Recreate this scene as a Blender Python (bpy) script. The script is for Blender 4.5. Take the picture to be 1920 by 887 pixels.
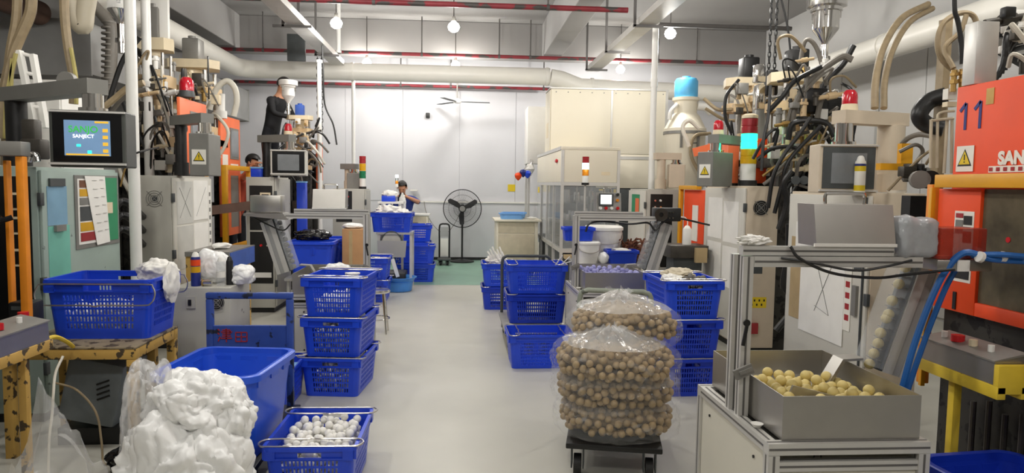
import bpy, bmesh, math, random
from mathutils import Vector, Matrix, noise
import numpy as np
for o in list(bpy.data.objects): bpy.data.objects.remove(o)
SC = bpy.context.scene
COL = SC.collection
R_ = math.radians

# ------------------------------------------------------------------ camera
FPX, CXP, CYP, CAMZ = 1300.0, 960.0, 443.5, 1.55
ROLL = R_(0.8)
def _unroll(px, py):
    x, y = px-CXP, py-CYP; c, s = math.cos(ROLL), math.sin(ROLL)
    return x*c+y*s, -x*s+y*c
_vx, _vy = _unroll(865, 345)
YAW = math.atan(-_vx/FPX); PITCH = math.atan(-_vy/math.hypot(FPX, _vx))
FWD = Vector((math.sin(YAW)*math.cos(PITCH), math.cos(YAW)*math.cos(PITCH), -math.sin(PITCH)))
RGT = Vector((math.cos(YAW), -math.sin(YAW), 0)); UPV = RGT.cross(FWD)
cam = bpy.data.cameras.new('camera'); camo = bpy.data.objects.new('camera', cam); COL.objects.link(camo)
cr = RGT*math.cos(ROLL)+UPV*math.sin(ROLL); cu = -RGT*math.sin(ROLL)+UPV*math.cos(ROLL)
mw = Matrix((cr, cu, -FWD)).transposed().to_4x4(); mw.translation = (0, 0, CAMZ); camo.matrix_world = mw
cam.sensor_width = 36; cam.lens = FPX/1920*36; cam.clip_start = .05; cam.clip_end = 60
SC.camera = camo
def at(px, py, Y):            # room point seen at a pixel of the photo, at depth Y along the aisle
    x, y = _unroll(px, py); d = FWD*FPX+RGT*x-UPV*y; d = d*(Y/d.y); return Vector((d.x, d.y, d.z+CAMZ))

# ------------------------------------------------------------------ world, exposure
w = bpy.data.worlds.new('world'); SC.world = w; w.use_nodes = True
w.node_tree.nodes['Background'].inputs[0].default_value = (.8, .85, 1, 1)
w.node_tree.nodes['Background'].inputs[1].default_value = .25
SC.view_settings.view_transform = 'Standard'; SC.view_settings.look = 'None'
SC.view_settings.gamma = 1; SC.view_settings.use_curve_mapping = False
SC.view_settings.exposure = 0.35
BULB_W = 40.0                 # watts of each hanging bulb (its light is made in the bulb's builder)

# ------------------------------------------------------------------ materials
def lin(h):
    h = h.lstrip('#'); v = [int(h[i:i+2], 16)/255 for i in (0, 2, 4)]
    return tuple((c/12.92 if c <= .04045 else ((c+.055)/1.055)**2.4) for c in v)
MATS = {}
def mat(name, col, rough=.5, metal=0., var=.08, scale=9., bump=0., bscale=60., alpha=1., emit=0., chip=None, chipt=.62, chips=14., trans=0., coat=0., stretch=None, sss=0., spec=.5):
    m = bpy.data.materials.new(name); m.use_nodes = True; nt = m.node_tree; N = nt.nodes; L = nt.links
    b = N['Principled BSDF']; c = lin(col)
    tc = N.new('ShaderNodeTexCoord'); src = tc.outputs['Object']
    if stretch:
        mp = N.new('ShaderNodeMapping'); mp.inputs['Scale'].default_value = stretch; L.new(src, mp.inputs[0]); src = mp.outputs[0]
    n = N.new('ShaderNodeTexNoise'); n.inputs['Scale'].default_value = scale; n.inputs['Detail'].default_value = 4; L.new(src, n.inputs['Vector'])
    rp = N.new('ShaderNodeValToRGB'); e = rp.color_ramp.elements
    e[0].position = .3; e[1].position = .7
    e[0].color = (*[v*(1-var) for v in c], 1); e[1].color = (*[min(1, v*(1+var)) for v in c], 1)
    L.new(n.outputs['Fac'], rp.inputs[0]); out = rp.outputs[0]
    if chip:
        n2 = N.new('ShaderNodeTexNoise'); n2.inputs['Scale'].default_value = chips; n2.inputs['Detail'].default_value = 6; L.new(src, n2.inputs['Vector'])
        r2 = N.new('ShaderNodeValToRGB'); r2.color_ramp.elements[0].position = chipt; r2.color_ramp.elements[1].position = chipt+.03
        L.new(n2.outputs['Fac'], r2.inputs[0])
        mx = N.new('ShaderNodeMixRGB'); mx.inputs[2].default_value = (*lin(chip), 1); L.new(r2.outputs[0], mx.inputs[0]); L.new(out, mx.inputs[1]); out = mx.outputs[0]
    L.new(out, b.inputs['Base Color'])
    b.inputs['Roughness'].default_value = rough; b.inputs['Metallic'].default_value = metal
    b.inputs['Alpha'].default_value = alpha; b.inputs['Coat Weight'].default_value = coat
    b.inputs['Transmission Weight'].default_value = trans; b.inputs['Specular IOR Level'].default_value = spec
    if sss: b.inputs['Subsurface Weight'].default_value = sss; b.inputs['Subsurface Radius'].default_value = (.02, .02, .02)
    if emit:
        b.inputs['Emission Color'].default_value = (*c, 1); b.inputs['Emission Strength'].default_value = emit
    if bump:
        nb = N.new('ShaderNodeTexNoise'); nb.inputs['Scale'].default_value = bscale; nb.inputs['Detail'].default_value = 3; L.new(src, nb.inputs['Vector'])
        bp = N.new('ShaderNodeBump'); bp.inputs['Strength'].default_value = bump; bp.inputs['Distance'].default_value = .01
        L.new(nb.outputs['Fac'], bp.inputs['Height']); L.new(bp.outputs[0], b.inputs['Normal'])
    MATS[name] = m; return m
mat('wall', '#d4d4d8', .6, var=.03, scale=1.2); mat('wall_panel', '#c9c8c6', .5, var=.04, scale=1.5)
mat('wall_shaded', '#8b8986', .7, var=.08, scale=1.5); mat('ceil', '#9b9997', .8, var=.06, scale=1.)  # left wall grey darkened: the upper left's lack of light put into colour
mat('floor', '#c2c0b5', .36, var=.1, scale=.9, bump=.03, bscale=14); mat('floor_green', '#86ab98', .4, var=.1, scale=2.)
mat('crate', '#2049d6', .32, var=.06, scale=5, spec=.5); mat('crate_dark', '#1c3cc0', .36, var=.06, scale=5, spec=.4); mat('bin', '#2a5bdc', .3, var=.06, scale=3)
mat('tub', '#4a90e0', .4, var=.08); mat('paleblue', '#7db4ee', .4, var=.05)
mat('wire', '#c9c4bc', .28, .9, var=.1, scale=20); mat('steel', '#a9a6a1', .3, .9, var=.08, scale=6, stretch=(1, 1, 12)); mat('inox', '#b4b1ab', .34, .85, var=.07, scale=5)
mat('chrome', '#d8d6d2', .12, 1., var=.03); mat('alu', '#d2d0cb', .38, .35, var=.04); mat('alu_groove', '#6d6b68', .5, .3)
mat('panel', '#d6d2c4', .5, var=.03, scale=3); mat('cream', '#ebe3cf', .5, var=.02, scale=2); mat('creamdk', '#cbbfa6', .5)
mat('cab', '#b5b3aa', .5, var=.05, scale=3, chip='#77756e', chipt=.72); mat('cabgreen', '#9fb0a8', .5, var=.07, scale=3, chip='#66706b', chipt=.7)
mat('cabdark', '#57585a', .5, var=.08, scale=4); mat('cabwhite', '#d3d0c6', .5, var=.04, scale=3)
mat('black', '#141414', .45, var=.25); mat('blackgl', '#0e0e10', .2, var=.1); mat('rubber', '#232323', .55, var=.2, scale=20)
mat('press', '#35332f', .55, .3, var=.3, scale=5, chip='#151412', chipt=.55); mat('oily', '#4b4741', .45, .4, var=.3, scale=8)
mat('beige', '#d9bd93', .5, var=.1, scale=7, chip='#9a7c55', chipt=.66); mat('beigelt', '#e6d6b6', .45, var=.06)
mat('orange', '#ef4a0a', .55, var=.06, scale=4); mat('orange2', '#f2784a', .45, var=.05, scale=4); mat('yellow', '#e2a21c', .45, var=.06, chip='#7a5a1c', chipt=.74)
mat('yelchip', '#c7a052', .6, var=.12, scale=6, chip='#473a26', chipt=.57, chips=17); mat('yelstand', '#e5c53a', .5, var=.08, chip='#57481e', chipt=.72)
mat('tabletop', '#8d7f66', .6, var=.2, chip='#4a3d2c', chipt=.55)
mat('greymet', '#8b8984', .45, .3, var=.08); mat('greydk', '#4b4f50', .5, .2, var=.12); mat('greypaint', '#7d7c77', .5, var=.05); mat('greengrey', '#434642', .45, var=.1)
mat('beigepost', '#cfc0aa', .5, var=.04); mat('white', '#eceae4', .45, var=.02); mat('whitepipe', '#f0efea', .35, var=.02); mat('duct', '#e9e6dd', .4, var=.03, scale=2)
mat('ductleft', '#b9b09c', .5, var=.06, scale=2); mat('galv', '#b0b0ae', .45, .5, var=.08, scale=3)
mat('redpipe', '#8d2f38', .5, var=.2, chip='#4a4644', chipt=.52, chips=5, stretch=(.6, 1, 1)); mat('greypipe', '#5d5a58', .5, var=.1); mat('brownpipe', '#5b4236', .6, var=.15)
mat('hoseblk', '#1d1d1d', .4, var=.15); mat('hosetan', '#9c8a6c', .55, var=.12, scale=20); mat('hosegrey', '#77726a', .5, var=.1); mat('hosewht', '#d9d4c6', .5, var=.06); mat('hoseblue', '#1d62ae', .4, var=.1); mat('hosestrap', '#b9ad6a', .7, var=.15)
mat('brass', '#b39257', .35, .7, var=.15); mat('paper', '#f2f0ea', .8, var=.03); mat('papergrey', '#c9c8c2', .8, var=.05); mat('cardboard', '#b98e64', .8, var=.06); mat('boardtan', '#b39c74', .8, var=.06)
mat('bagwhite', '#f6f6f4', .3, var=.03, bump=.35, bscale=9, sss=.25); mat('cloth', '#eeece6', .8, var=.03, bump=.3, bscale=25)
mat('acrylic', '#dfe3e6', .08, var=.02, alpha=.18); mat('acrylred', '#a03426', .15, var=.3, alpha=.72, scale=4); mat('bagsheet', '#b9bcc0', .2, var=.12, alpha=.75, bump=.8, bscale=14)
mat('balltan', '#a38a60', .55, var=.1, scale=4); mat('ballyel', '#d6c27c', .5, var=.08, scale=4); mat('ballwhite', '#f1efe8', .45, var=.03); mat('ballpurple', '#9c9bcf', .5, var=.06); mat('balldark', '#6b6863', .5, var=.1)
mat('red', '#c81d24', .3, var=.05); mat('redlens', '#c2182a', .15, var=.05, coat=.5); mat('redoff', '#a02a30', .25, var=.05); mat('amberoff', '#d9a516', .25, var=.05); mat('greenoff', '#16764c', .25, var=.05)
mat('greenon', '#22e8a2', .3, var=.02, emit=2.6); mat('cyanon', '#9ff4ff', .3, var=.02, emit=3.); mat('bulb', '#fffaf0', .3, var=0, emit=60.); mat('whiteon', '#ffffff', .3, var=0, emit=3.)
mat('amber', '#e08a1c', .3); mat('signyel', '#e3c51e', .5, var=.02); mat('ink', '#1b1b1b', .6, var=.02); mat('inkred', '#a3262c', .6, var=.02); mat('inkblue', '#1c2a78', .5, var=.02); mat('signwhite', '#efece2', .5, var=.02)
mat('screen_bg', '#6f8fb2', .3, var=.15, scale=3, emit=.35); mat('screen_yel', '#e6b53c', .3, emit=.4); mat('screen_grn', '#37b83f', .3, emit=.5); mat('screen_off', '#7b7f82', .2, var=.1); mat('screen_wht', '#f6f6f6', .3, emit=.8)
mat('green_sheet', '#2f8f62', .5, var=.05); mat('bluesheet', '#7fa9c4', .5, var=.05); mat('teal', '#78c0ae', .5, var=.04); mat('brownsheet', '#7a4a2c', .5, var=.4, scale=6)
mat('trolleyblue', '#2d4a9a', .5, var=.12, chip='#1a2238', chipt=.6); mat('glasspane', '#c9ced0', .06, var=.02, alpha=.25); mat('window_dark', '#57503f', .2, var=.45, scale=7)
mat('skin', '#c58d6c', .55, var=.05); mat('hair', '#151210', .5, var=.2); mat('jacket_black', '#17171a', .8, var=.2); mat('jacket_blue', '#2c3e86', .8, var=.1); mat('shirt_red', '#c0523c', .8, var=.08); mat('trouser', '#24262d', .8, var=.1); mat('shoe', '#111111', .5)
mat('bluedrum', '#59b4e6', .4, var=.05); mat('bark', '#6b3e28', .8, var=.3); mat('guardwire', '#2c2c2c', .4, .5); mat('meshblur', '#3a3a3a', .6)
mat('olive', '#8a9184', .5, var=.12, chip='#5d6258', chipt=.62); mat('pump', '#747b7e', .5, var=.12); mat('bluecover', '#3c5fb4', .6, var=.1); mat('orangepaint', '#e58a1a', .5, var=.08, chip='#6d4a18', chipt=.72); mat('fanmetal', '#9a9a98', .4, .5)

def film(name, col, lo, hi, scale=9., rough=.12):
    m = mat(name, col, rough, var=.03, bump=1., bscale=11., spec=1.); nt = m.node_tree; N = nt.nodes; L = nt.links; b = N['Principled BSDF']
    tc = N.new('ShaderNodeTexCoord'); n = N.new('ShaderNodeTexNoise'); n.noise_type = 'RIDGED_MULTIFRACTAL'; n.inputs['Scale'].default_value = scale; n.inputs['Detail'].default_value = 3; n.inputs['Distortion'].default_value = 1.2
    L.new(tc.outputs['Object'], n.inputs['Vector']); mr = N.new('ShaderNodeMapRange'); mr.inputs[1].default_value = .25; mr.inputs[2].default_value = 1.3; mr.inputs[3].default_value = lo; mr.inputs[4].default_value = hi
    L.new(n.outputs['Fac'], mr.inputs[0]); L.new(mr.outputs[0], b.inputs['Alpha']); return m
film('bagclear', '#f2f3f2', .1, .62, 8.); film('bagclear2', '#f6f6f6', .3, .8, 9.); film('looseclear', '#f4f4f3', .2, .8, 5., .12); film('pleatfilm', '#f7f7f5', .3, .85, 6., .15); film('sackfilm', '#f7f7f5', .45, .95, 5., .18)
# ------------------------------------------------------------------ geometry helpers
class MB:
    """collects shapes into one mesh; t = the thing whose base is the origin (or an offset)"""
    def __init__(s, t=None):
        s.bm = bmesh.new(); s.o = Vector((0, 0, 0)) if t is None else (t.location.copy() if hasattr(t, 'location') else Vector(t))
    def box(s, x0, x1, y0, y1, z0, z1, bev=0., rot=None, piv=None):
        if x0 > x1: x0, x1 = x1, x0
        if y0 > y1: y0, y1 = y1, y0
        r = bmesh.ops.create_cube(s.bm, size=1.)['verts']
        for v in r: v.co = Vector(((x0+x1)/2+v.co.x*(x1-x0), (y0+y1)/2+v.co.y*(y1-y0), (z0+z1)/2+v.co.z*(z1-z0)))
        if bev:
            es = list({e for v in r for e in v.link_edges})
            g = bmesh.ops.bevel(s.bm, geom=es, offset=bev, segments=2, affect='EDGES', profile=.5)
            r = [v for v in g['verts']] or r
        if rot is not None:
            p = Vector(piv) if piv is not None else Vector(((x0+x1)/2, (y0+y1)/2, (z0+z1)/2))
            for v in set(r): v.co = p+rot@(v.co-p)
        return s
    def obox(s, c, size, rot=None, bev=0.):
        return s.box(c[0]-size[0]/2, c[0]+size[0]/2, c[1]-size[1]/2, c[1]+size[1]/2, c[2]-size[2]/2, c[2]+size[2]/2, bev, rot)
    def bar(s, a, b, wx, wy=None, up=(0, 0, 1)):        # rectangular bar from a to b
        a, b = Vector(a), Vector(b); wy = wy or wx; d = (b-a).normalized(); u = Vector(up)
        if abs(d.dot(u)) > .95: u = Vector((0, 1, 0))
        x = d.cross(u).normalized(); y = x.cross(d).normalized(); vs = []
        for p in (a, b):
            for i, j in ((-1, -1), (1, -1), (1, 1), (-1, 1)): vs.append(s.bm.verts.new(p+x*i*wx/2+y*j*wy/2))
        for q in ((0, 3, 2, 1), (4, 5, 6, 7), (0, 1, 5, 4), (1, 2, 6, 5), (2, 3, 7, 6), (3, 0, 4, 7)): s.bm.faces.new([vs[i] for i in q])
        return s
    def cyl(s, a, b, r, r2=None, n=16, cap=True):
        a, b = Vector(a), Vector(b); r2 = r if r2 is None else r2
        return s._rings([(a, r), (b, r2)], n, cap)
    def _frame(s, d):
        u = Vector((0, 0, 1)) if abs(d.z) < .9 else Vector((0, 1, 0))
        x = d.cross(u).normalized(); return x, x.cross(d).normalized()
    def _rings(s, pr, n, cap=True):
        rings = []; px = None
        for i, (p, r) in enumerate(pr):
            d = (pr[min(i+1, len(pr)-1)][0]-pr[max(i-1, 0)][0]).normalized()
            if px is None: x, y = s._frame(d)
            else:
                x = (px-d*px.dot(d)); x = x.normalized() if x.length > 1e-6 else s._frame(d)[0]; y = x.cross(d).normalized()
            px = x
            rings.append([s.bm.verts.new(p+(x*math.cos(2*math.pi*k/n)+y*math.sin(2*math.pi*k/n))*r) for k in range(n)])
        for a, b in zip(rings, rings[1:]):
            for k in range(n): s.bm.faces.new((a[k], a[(k+1) % n], b[(k+1) % n], b[k]))
        if cap: s.bm.faces.new(rings[0][::-1]); s.bm.faces.new(rings[-1])
        return s
    def tube(s, pts, r, n=8, sub=6, closed=False):
        P = [Vector(p) for p in pts]
        if closed: P = [P[-1]]+P+[P[0], P[1]]
        else: P = [P[0]*2-P[1]]+P+[P[-1]*2-P[-2]]
        out = []
        for i in range(1, len(P)-2):
            for k in range(sub):
                t = k/sub; a, b, c, d = P[i-1], P[i], P[i+1], P[i+2]
                out.append(.5*((2*b)+(c-a)*t+(2*a-5*b+4*c-d)*t*t+(3*b-a-3*c+d)*t**3))
        out.append(P[-2].copy())
        return s._rings([(p, r) for p in out], n)
    def lathe(s, prof, c=(0, 0, 0), n=24, axis='z', a0=0, a1=2*math.pi):   # prof: (radius, height)
        c = Vector(c); full = abs(a1-a0-2*math.pi) < 1e-4; rings = []
        for r, h in prof:
            if r < 1e-5: rings.append([s.bm.verts.new(c+s._ax(0, 0, h, axis))]); continue
            rings.append([s.bm.verts.new(c+s._ax(r*math.cos(a0+(a1-a0)*k/n), r*math.sin(a0+(a1-a0)*k/n), h, axis)) for k in range(n if full else n+1)])
        for a, b in zip(rings, rings[1:]):
            m = n
            for k in range(m):
                k2 = (k+1) % n if full else k+1
                if len(a) == 1 and len(b) == 1: continue
                if len(a) == 1: s.bm.faces.new((a[0], b[k2], b[k]))
                elif len(b) == 1: s.bm.faces.new((a[k], a[k2], b[0]))
                else: s.bm.faces.new((a[k], a[k2], b[k2], b[k]))
        return s
    def _ax(s, x, y, h, axis):
        return Vector((x, y, h)) if axis == 'z' else (Vector((h, x, y)) if axis == 'x' else Vector((y, h, x)))
    def sphere(s, c, r, n=12, sc=(1, 1, 1)):
        m = Matrix.Translation(Vector(c)) @ Matrix.Diagonal((*[r*k for k in sc], 1))
        bmesh.ops.create_uvsphere(s.bm, u_segments=n, v_segments=max(6, n*2//3), radius=1, matrix=m); return s
    def prism(s, poly, z0, z1, plane='xy', bev=0):      # polygon extruded; plane xy (along z), xz (along y), yz (along x)
        def P(a, b, h): return Vector((a, b, h)) if plane == 'xy' else (Vector((a, h, b)) if plane == 'xz' else Vector((h, a, b)))
        A = [s.bm.verts.new(P(a, b, z0)) for a, b in poly]; B = [s.bm.verts.new(P(a, b, z1)) for a, b in poly]; n = len(poly)
        s.bm.faces.new(A[::-1]); s.bm.faces.new(B)
        for k in range(n): s.bm.faces.new((A[k], A[(k+1) % n], B[(k+1) % n], B[k]))
        return s
    def quad(s, *p):
        s.bm.faces.new([s.bm.verts.new(Vector(q)) for q in p]); return s
    def lump(s, c, size, seed=0, amp=.2, freq=2., sub=4, flat=None, fold=0.):
        r = bmesh.ops.create_icosphere(s.bm, subdivisions=sub, radius=1)['verts']; off = Vector((seed*7.3, seed*3.1, seed*1.7))
        for v in r:
            d = v.co.normalized(); k = 1+amp*noise.noise(d*freq+off)+amp*.45*noise.noise(d*freq*2.7+off)
            if fold: k += fold*abs(noise.noise(d*freq*4+off*2))-fold*.3
            p = Vector((d.x*size[0], d.y*size[1], d.z*size[2]))*k
            if flat is not None and p.z < -flat*size[2]: p.z = -flat*size[2]+(p.z+flat*size[2])*.06
            v.co = Vector(c)+p
        return s
    def build(s, name, m=None, parent=None, smooth=None, stuff=False):
        bmesh.ops.recalc_face_normals(s.bm, faces=s.bm.faces[:])
        for v in s.bm.verts: v.co -= s.o
        me = bpy.data.meshes.new(name); s.bm.to_mesh(me); s.bm.free()
        if m: me.materials.append(MATS[m] if isinstance(m, str) else m)
        if smooth is None: smooth = 38
        if smooth:
            me.polygons.foreach_set('use_smooth', [True]*len(me.polygons))
            me.set_sharp_from_angle(angle=R_(smooth))
        o = bpy.data.objects.new(name, me); COL.objects.link(o)
        if parent is not None: o.parent = parent
        else: o.location = s.o
        if stuff: o['kind'] = 'stuff'
        return o
def tag(o, label, cat, group=None):
    o['label'] = label; o['category'] = cat
    if group: o['group'] = group
    return o
def thing(name, label, cat, loc=(0, 0, 0), rotz=0., group=None):
    o = bpy.data.objects.new(name, None); COL.objects.link(o); o.location = loc; o.rotation_euler = (0, 0, rotz); o.empty_display_size = .1
    return tag(o, label, cat, group)
def struct(o): o['kind'] = 'structure'; return o
def copy_tree(o, parent=None):
    c = o.copy(); COL.objects.link(c); c.parent = parent
    for ch in o.children: copy_tree(ch, c)
    return c
def part(t, name, m, fn, **k):
    b = MB(t); fn(b); return b.build(name, m, t, **k)
def subpart(t, par, name, m, fn, **k):
    b = MB(t); fn(b); return b.build(name, m, par, **k)
def dup(src, name, loc, parent=None, rot=None, label=None, cat=None, group=None):
    c = bpy.data.objects.new(name, src.data); COL.objects.link(c); c.location = loc
    if rot is not None: c.rotation_euler = rot
    if parent is not None: c.parent = parent
    if label: tag(c, label, cat, group)
    return c
def text_mesh(txt, size, depth=.001, bold=0.):
    cu_ = bpy.data.curves.new('t', 'FONT'); cu_.body = txt; cu_.size = size; cu_.extrude = depth; cu_.align_x = 'CENTER'; cu_.align_y = 'CENTER'; cu_.offset = bold
    ob = bpy.data.objects.new('t', cu_); COL.objects.link(ob); bpy.context.view_layer.update()
    me = bpy.data.meshes.new_from_object(ob.evaluated_get(bpy.context.evaluated_depsgraph_get())); bpy.data.objects.remove(ob); return me
def text(t, name, txt, size, m, loc, facing, parent=None, depth=.001, bold=0., roll=0.):
    """lettering on a surface; facing: unit vector the letters look along"""
    me = text_mesh(txt, size, depth, bold); me.materials.clear(); me.materials.append(MATS[m])
    f = Vector(facing).normalized(); up = Vector((0, 0, 1)); x = up.cross(f).normalized(); y = f.cross(x)
    M3 = Matrix((x, y, f)).transposed() @ Matrix.Rotation(roll, 3, 'Z')
    o = bpy.data.objects.new(name, me); COL.objects.link(o); o.matrix_world = Matrix.Translation(Vector(loc)-t.location) @ M3.to_4x4()
    o.parent = parent or t; return o
# ================================================================== THE ROOM
XL, XR, YB, YN, ZC = -5.2, 5.7, 14.2, -3.5, 4.5
struct(MB().box(XL, XR, YN, YB, -.1, 0).build('floor', 'floor', smooth=0))
fl = bpy.data.objects['floor']
part(fl, 'green_floor_paint', 'floor_green', lambda b: b.box(-2.2, 1.3, 10.62, YB-.01, .0, .003), smooth=0)
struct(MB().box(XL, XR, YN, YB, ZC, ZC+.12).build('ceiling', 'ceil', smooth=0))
wb = struct(MB().box(XL, XR, YB, YB+.12, 0, ZC).build('wall_back', 'wall', smooth=0))
for i in range(9):       # sandwich panels of the back wall, each a little proud
    x0 = -4.6+i*1.14
    part(wb, 'wall_panel', 'wall', lambda b: b.box(x0+.004, x0+1.136, YB-.012, YB, 1.2, 3.42, .003), smooth=0)
tr = struct(MB().box(-1.35, XR-1.2, YB-.05, YB-.001, 0.06, 1.17).build('trim_1', 'wall', smooth=0))
part(tr, 'ledge', 'white', lambda b: b.box(-1.35, XR-1.2, YB-.075, YB-.013, 1.17, 1.2), smooth=0)
struct(MB().box(-1.35, XR-1.2, YB-.06, YB-.001, 0, .06).build('baseboard_back', 'black', smooth=0))
struct(MB().box(XL-.12, XL, YN, YB, 0, ZC).build('wall_left', 'wall_shaded', smooth=0))
wr = struct(MB().box(XR, XR+.12, YN, YB, 0, ZC).build('wall_right', 'wall_panel', smooth=0))
for i in range(13):
    y0 = 1.5+i*.96
    part(wr, 'wall_panel', 'wall_panel', lambda b: b.box(XR-.03, XR-.001, y0+.008, y0+.952, .05, 3.6, .004), smooth=0)
    if i % 2 == 0: part(wr, 'wall_joint', 'galv', lambda b: b.box(XR-.05, XR-.031, y0-.03, y0+.03, .05, 3.6), smooth=0)
struct(MB().box(XL, XR, YN-.12, YN, 0, ZC).build('wall_near', 'wall_shaded', smooth=0))
k = 2
for (x0, x1, y0, y1) in ((XL, XR, 12.9, 13.3), (XL, XR, 5.9, 6.3), (XL, XR, -1.1, -.7), (1.46, 1.8, YN, 12.9), (-4.3, -3.95, YN, 12.9)):
    struct(MB().box(x0+.001, x1-.001, y0+.001, y1-.001, 3.88 if k < 5 else 3.885, ZC-.001, .015).build('trim_%d' % k, 'ceil', smooth=0)); k += 1

# hanging bulbs ------------------------------------------------------
def bulb(x, y, i):
    t = thing('hanging_bulb', 'bare round white bulb hanging from the ceiling on a thin rod', 'lamp', (x, y, 3.7), 0, 'bare bulbs hanging from the ceiling')
    part(t, 'rod', 'greypipe', lambda b: b.cyl((x, y, 3.83), (x, y, ZC), .008, n=6))
    part(t, 'socket', 'greymet', lambda b: b.cyl((x, y, 3.765), (x, y, 3.83), .03, .022, n=12))
    part(t, 'globe', 'bulb', lambda b: b.lathe([(0, 3.62), (.035, 3.625), (.066, 3.65), (.08, 3.69), (.066, 3.73), (.035, 3.757), (.028, 3.768)], (x, y, 0), 16))
    l = bpy.data.lights.new('bulb_light', 'POINT'); l.energy = BULB_W; l.color = (1, .975, .93); l.shadow_soft_size = .09
    lo = bpy.data.objects.new('bulb_light', l); COL.objects.link(lo); lo.location = (0, 0, -.18); lo.parent = t
for yy in (-.4, 3.1, 6.4, 9.7, 13.0-.25):
    for xx in (-1.7, -.12, 2.9): bulb(xx, yy, 0)

# ceiling pipes ------------------------------------------------------
def pipe(label, a, b, r, m, hangers=(), name='sprinkler_pipe', group=None, hz=ZC):
    a, b = Vector(a), Vector(b)
    t = thing(name, label, 'pipe', a, 0, group)
    part(t, 'run', m, lambda q: q.cyl(a, b, r, n=12))
    for f in hangers:
        p = a.lerp(b, f); part(t, 'hanger_rod', 'greypipe', lambda q: q.cyl(p+Vector((0, 0, r*.6)), (p.x, p.y, hz-.002), .012, n=6))
        part(t, 'clamp', 'greypipe', lambda q: q.cyl(p-Vector((.02, 0, 0)), p+Vector((.02, 0, 0)), r+.006, n=12))
    return t
pipe('red and grey sprinkler pipe crossing above the bulbs, the one above all other pipes', (-4.3, 8.9, 3.79), (2.1, 8.9, 3.79), .035, 'redpipe', (.08, .5, .84))
pipe('rusty red sprinkler pipe in front of the far concrete beam', (-4.9, 12.62, 3.84), (5.3, 12.62, 3.84), .032, 'redpipe', (.06, .14, .27, .41, .545, .6, .83, .9), hz=3.9+.6)
pipe('thin red sprinkler pipe running along the far end wall under the white duct', (-4.4, 13.95, 3.47), (1.75, 13.95, 3.47), .03, 'redpipe', (.52, .68, .98))
pipe('dark horizontal pipe from the tall white post to the chain hoist', (2.58, 9.4, 3.74), (4.5, 9.4, 3.74), .03, 'greypipe', (.97,))
# ducts
def duct(label, pts, r, m, rings=(), name='ventilation_duct'):
    t = thing(name, label, 'duct', pts[0])
    part(t, 'duct_body', m, lambda b: b._rings([(Vector(p), r) for p in pts], 24), smooth=50)
    for p, d in rings:
        p = Vector(p); d = Vector(d)*.025; part(t, 'joint_ring', m, lambda b: b.cyl(p-d, p+d, r+.012, n=24))
    return t
def arc(c, r, a0, a1, n=8): return [(c[0]+r*math.cos(a0+(a1-a0)*i/n), c[1]+r*math.sin(a0+(a1-a0)*i/n), c[2]) for i in range(n+1)]
duct('long white round duct crossing the hall under the far beam', [(-3.8, 1.0, 3.47)]+arc((-3.5, 12.1, 3.47), .3, math.pi, math.pi/2, 6)+[(1.55, 12.4, 3.47)], .15, 'duct', (((-1.9, 12.4, 3.47), (1, 0, 0)), ((1.5, 12.4, 3.47), (1, 0, 0)), ((-3.8, 5, 3.47), (0, 1, 0)), ((-3.8, 8.5, 3.47), (0, 1, 0))))
duct('white round duct on brackets along the right-hand wall panels', [(1.56, 12.35, 3.45), (1.75, 12.35, 3.42), (2.1, 12.35, 3.3)]+arc((4.7, 12.05, 3.24), .3, math.pi/2, 0, 6)+[(5.0, 1.5, 3.24)], .15, 'duct', (((5, 8, 3.24), (0, 1, 0)), ((5, 5.4, 3.24), (0, 1, 0)), ((2.3, 12.35, 3.3), (1, 0, 0))))
t = thing('duct_bracket', 'dark triangular wall bracket carrying the duct beside the orange press', 'bracket', (5.3, 6.35, 2.95), 0)
part(t, 'arm', 'black', lambda b: b.bar((5.67, 6.35, 3.03), (4.8, 6.35, 3.03), .05)); part(t, 'brace', 'black', lambda b: b.bar((5.67, 6.35, 2.6), (4.85, 6.35, 3.0), .05))
duct('old brown pipe high on the left behind the hanging hoses', [(-4.62, .5, 3.35), (-4.62, 8.1, 3.35)], .13, 'brownpipe', name='brown_pipe')
t = thing('square_duct', 'square galvanised sheet duct along the left-hand wall behind the presses', 'duct', (-4.6, 11, 2.75))
for i in range(4): part(t, 'duct_section', 'galv', lambda b: b.box(-5.19, -4.15, 8.2+i*1.45, 8.2+i*1.45+1.44, 2.72, 3.3, .006), smooth=0)
for i in range(5): part(t, 'flange', 'galv', lambda b: b.box(-5.195, -4.13, 8.185+i*1.45, 8.205+i*1.45, 2.7, 3.32), smooth=0)
# cable trays
def tray(label, x, ys):
    t = thing('cable_tray', label, 'cable tray', (x, 4, 3.55))
    part(t, 'channel', 'alu', lambda b: b.box(x-.11, x+.11, 4, 12.2, 3.55, 3.555).box(x-.11, x-.105, 4, 12.2, 3.555, 3.63).box(x+.105, x+.11, 4, 12.2, 3.555, 3.63), smooth=0)
    part(t, 'cable', 'hosewht', lambda b: b.cyl((x-.04, 4, 3.58), (x-.04, 12.2, 3.58), .02, n=8).cyl((x+.04, 4, 3.58), (x+.04, 12.2, 3.58), .02, n=8))
    for y in ys:
        part(t, 'hanger', 'greypipe', lambda b: b.bar((x-.16, y, ZC-.002), (x-.16, y, 3.52), .03).bar((x-.18, y, 3.53), (x+.2, y, 3.53), .03), smooth=0)
tray('white cable tray with dark hangers above the left-hand presses', -2.12, (5.2, 7.2, 9.2, 11.2))
tray('white cable tray with dark hangers above the right-hand aisle edge', 2.28, (5.2, 6.9, 8.6, 10.3, 11.9))
t = thing('drop_pipe', 'white forked conduit hanging off the right-hand cable tray', 'conduit', (2.1, 7.5, 3.6))
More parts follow.
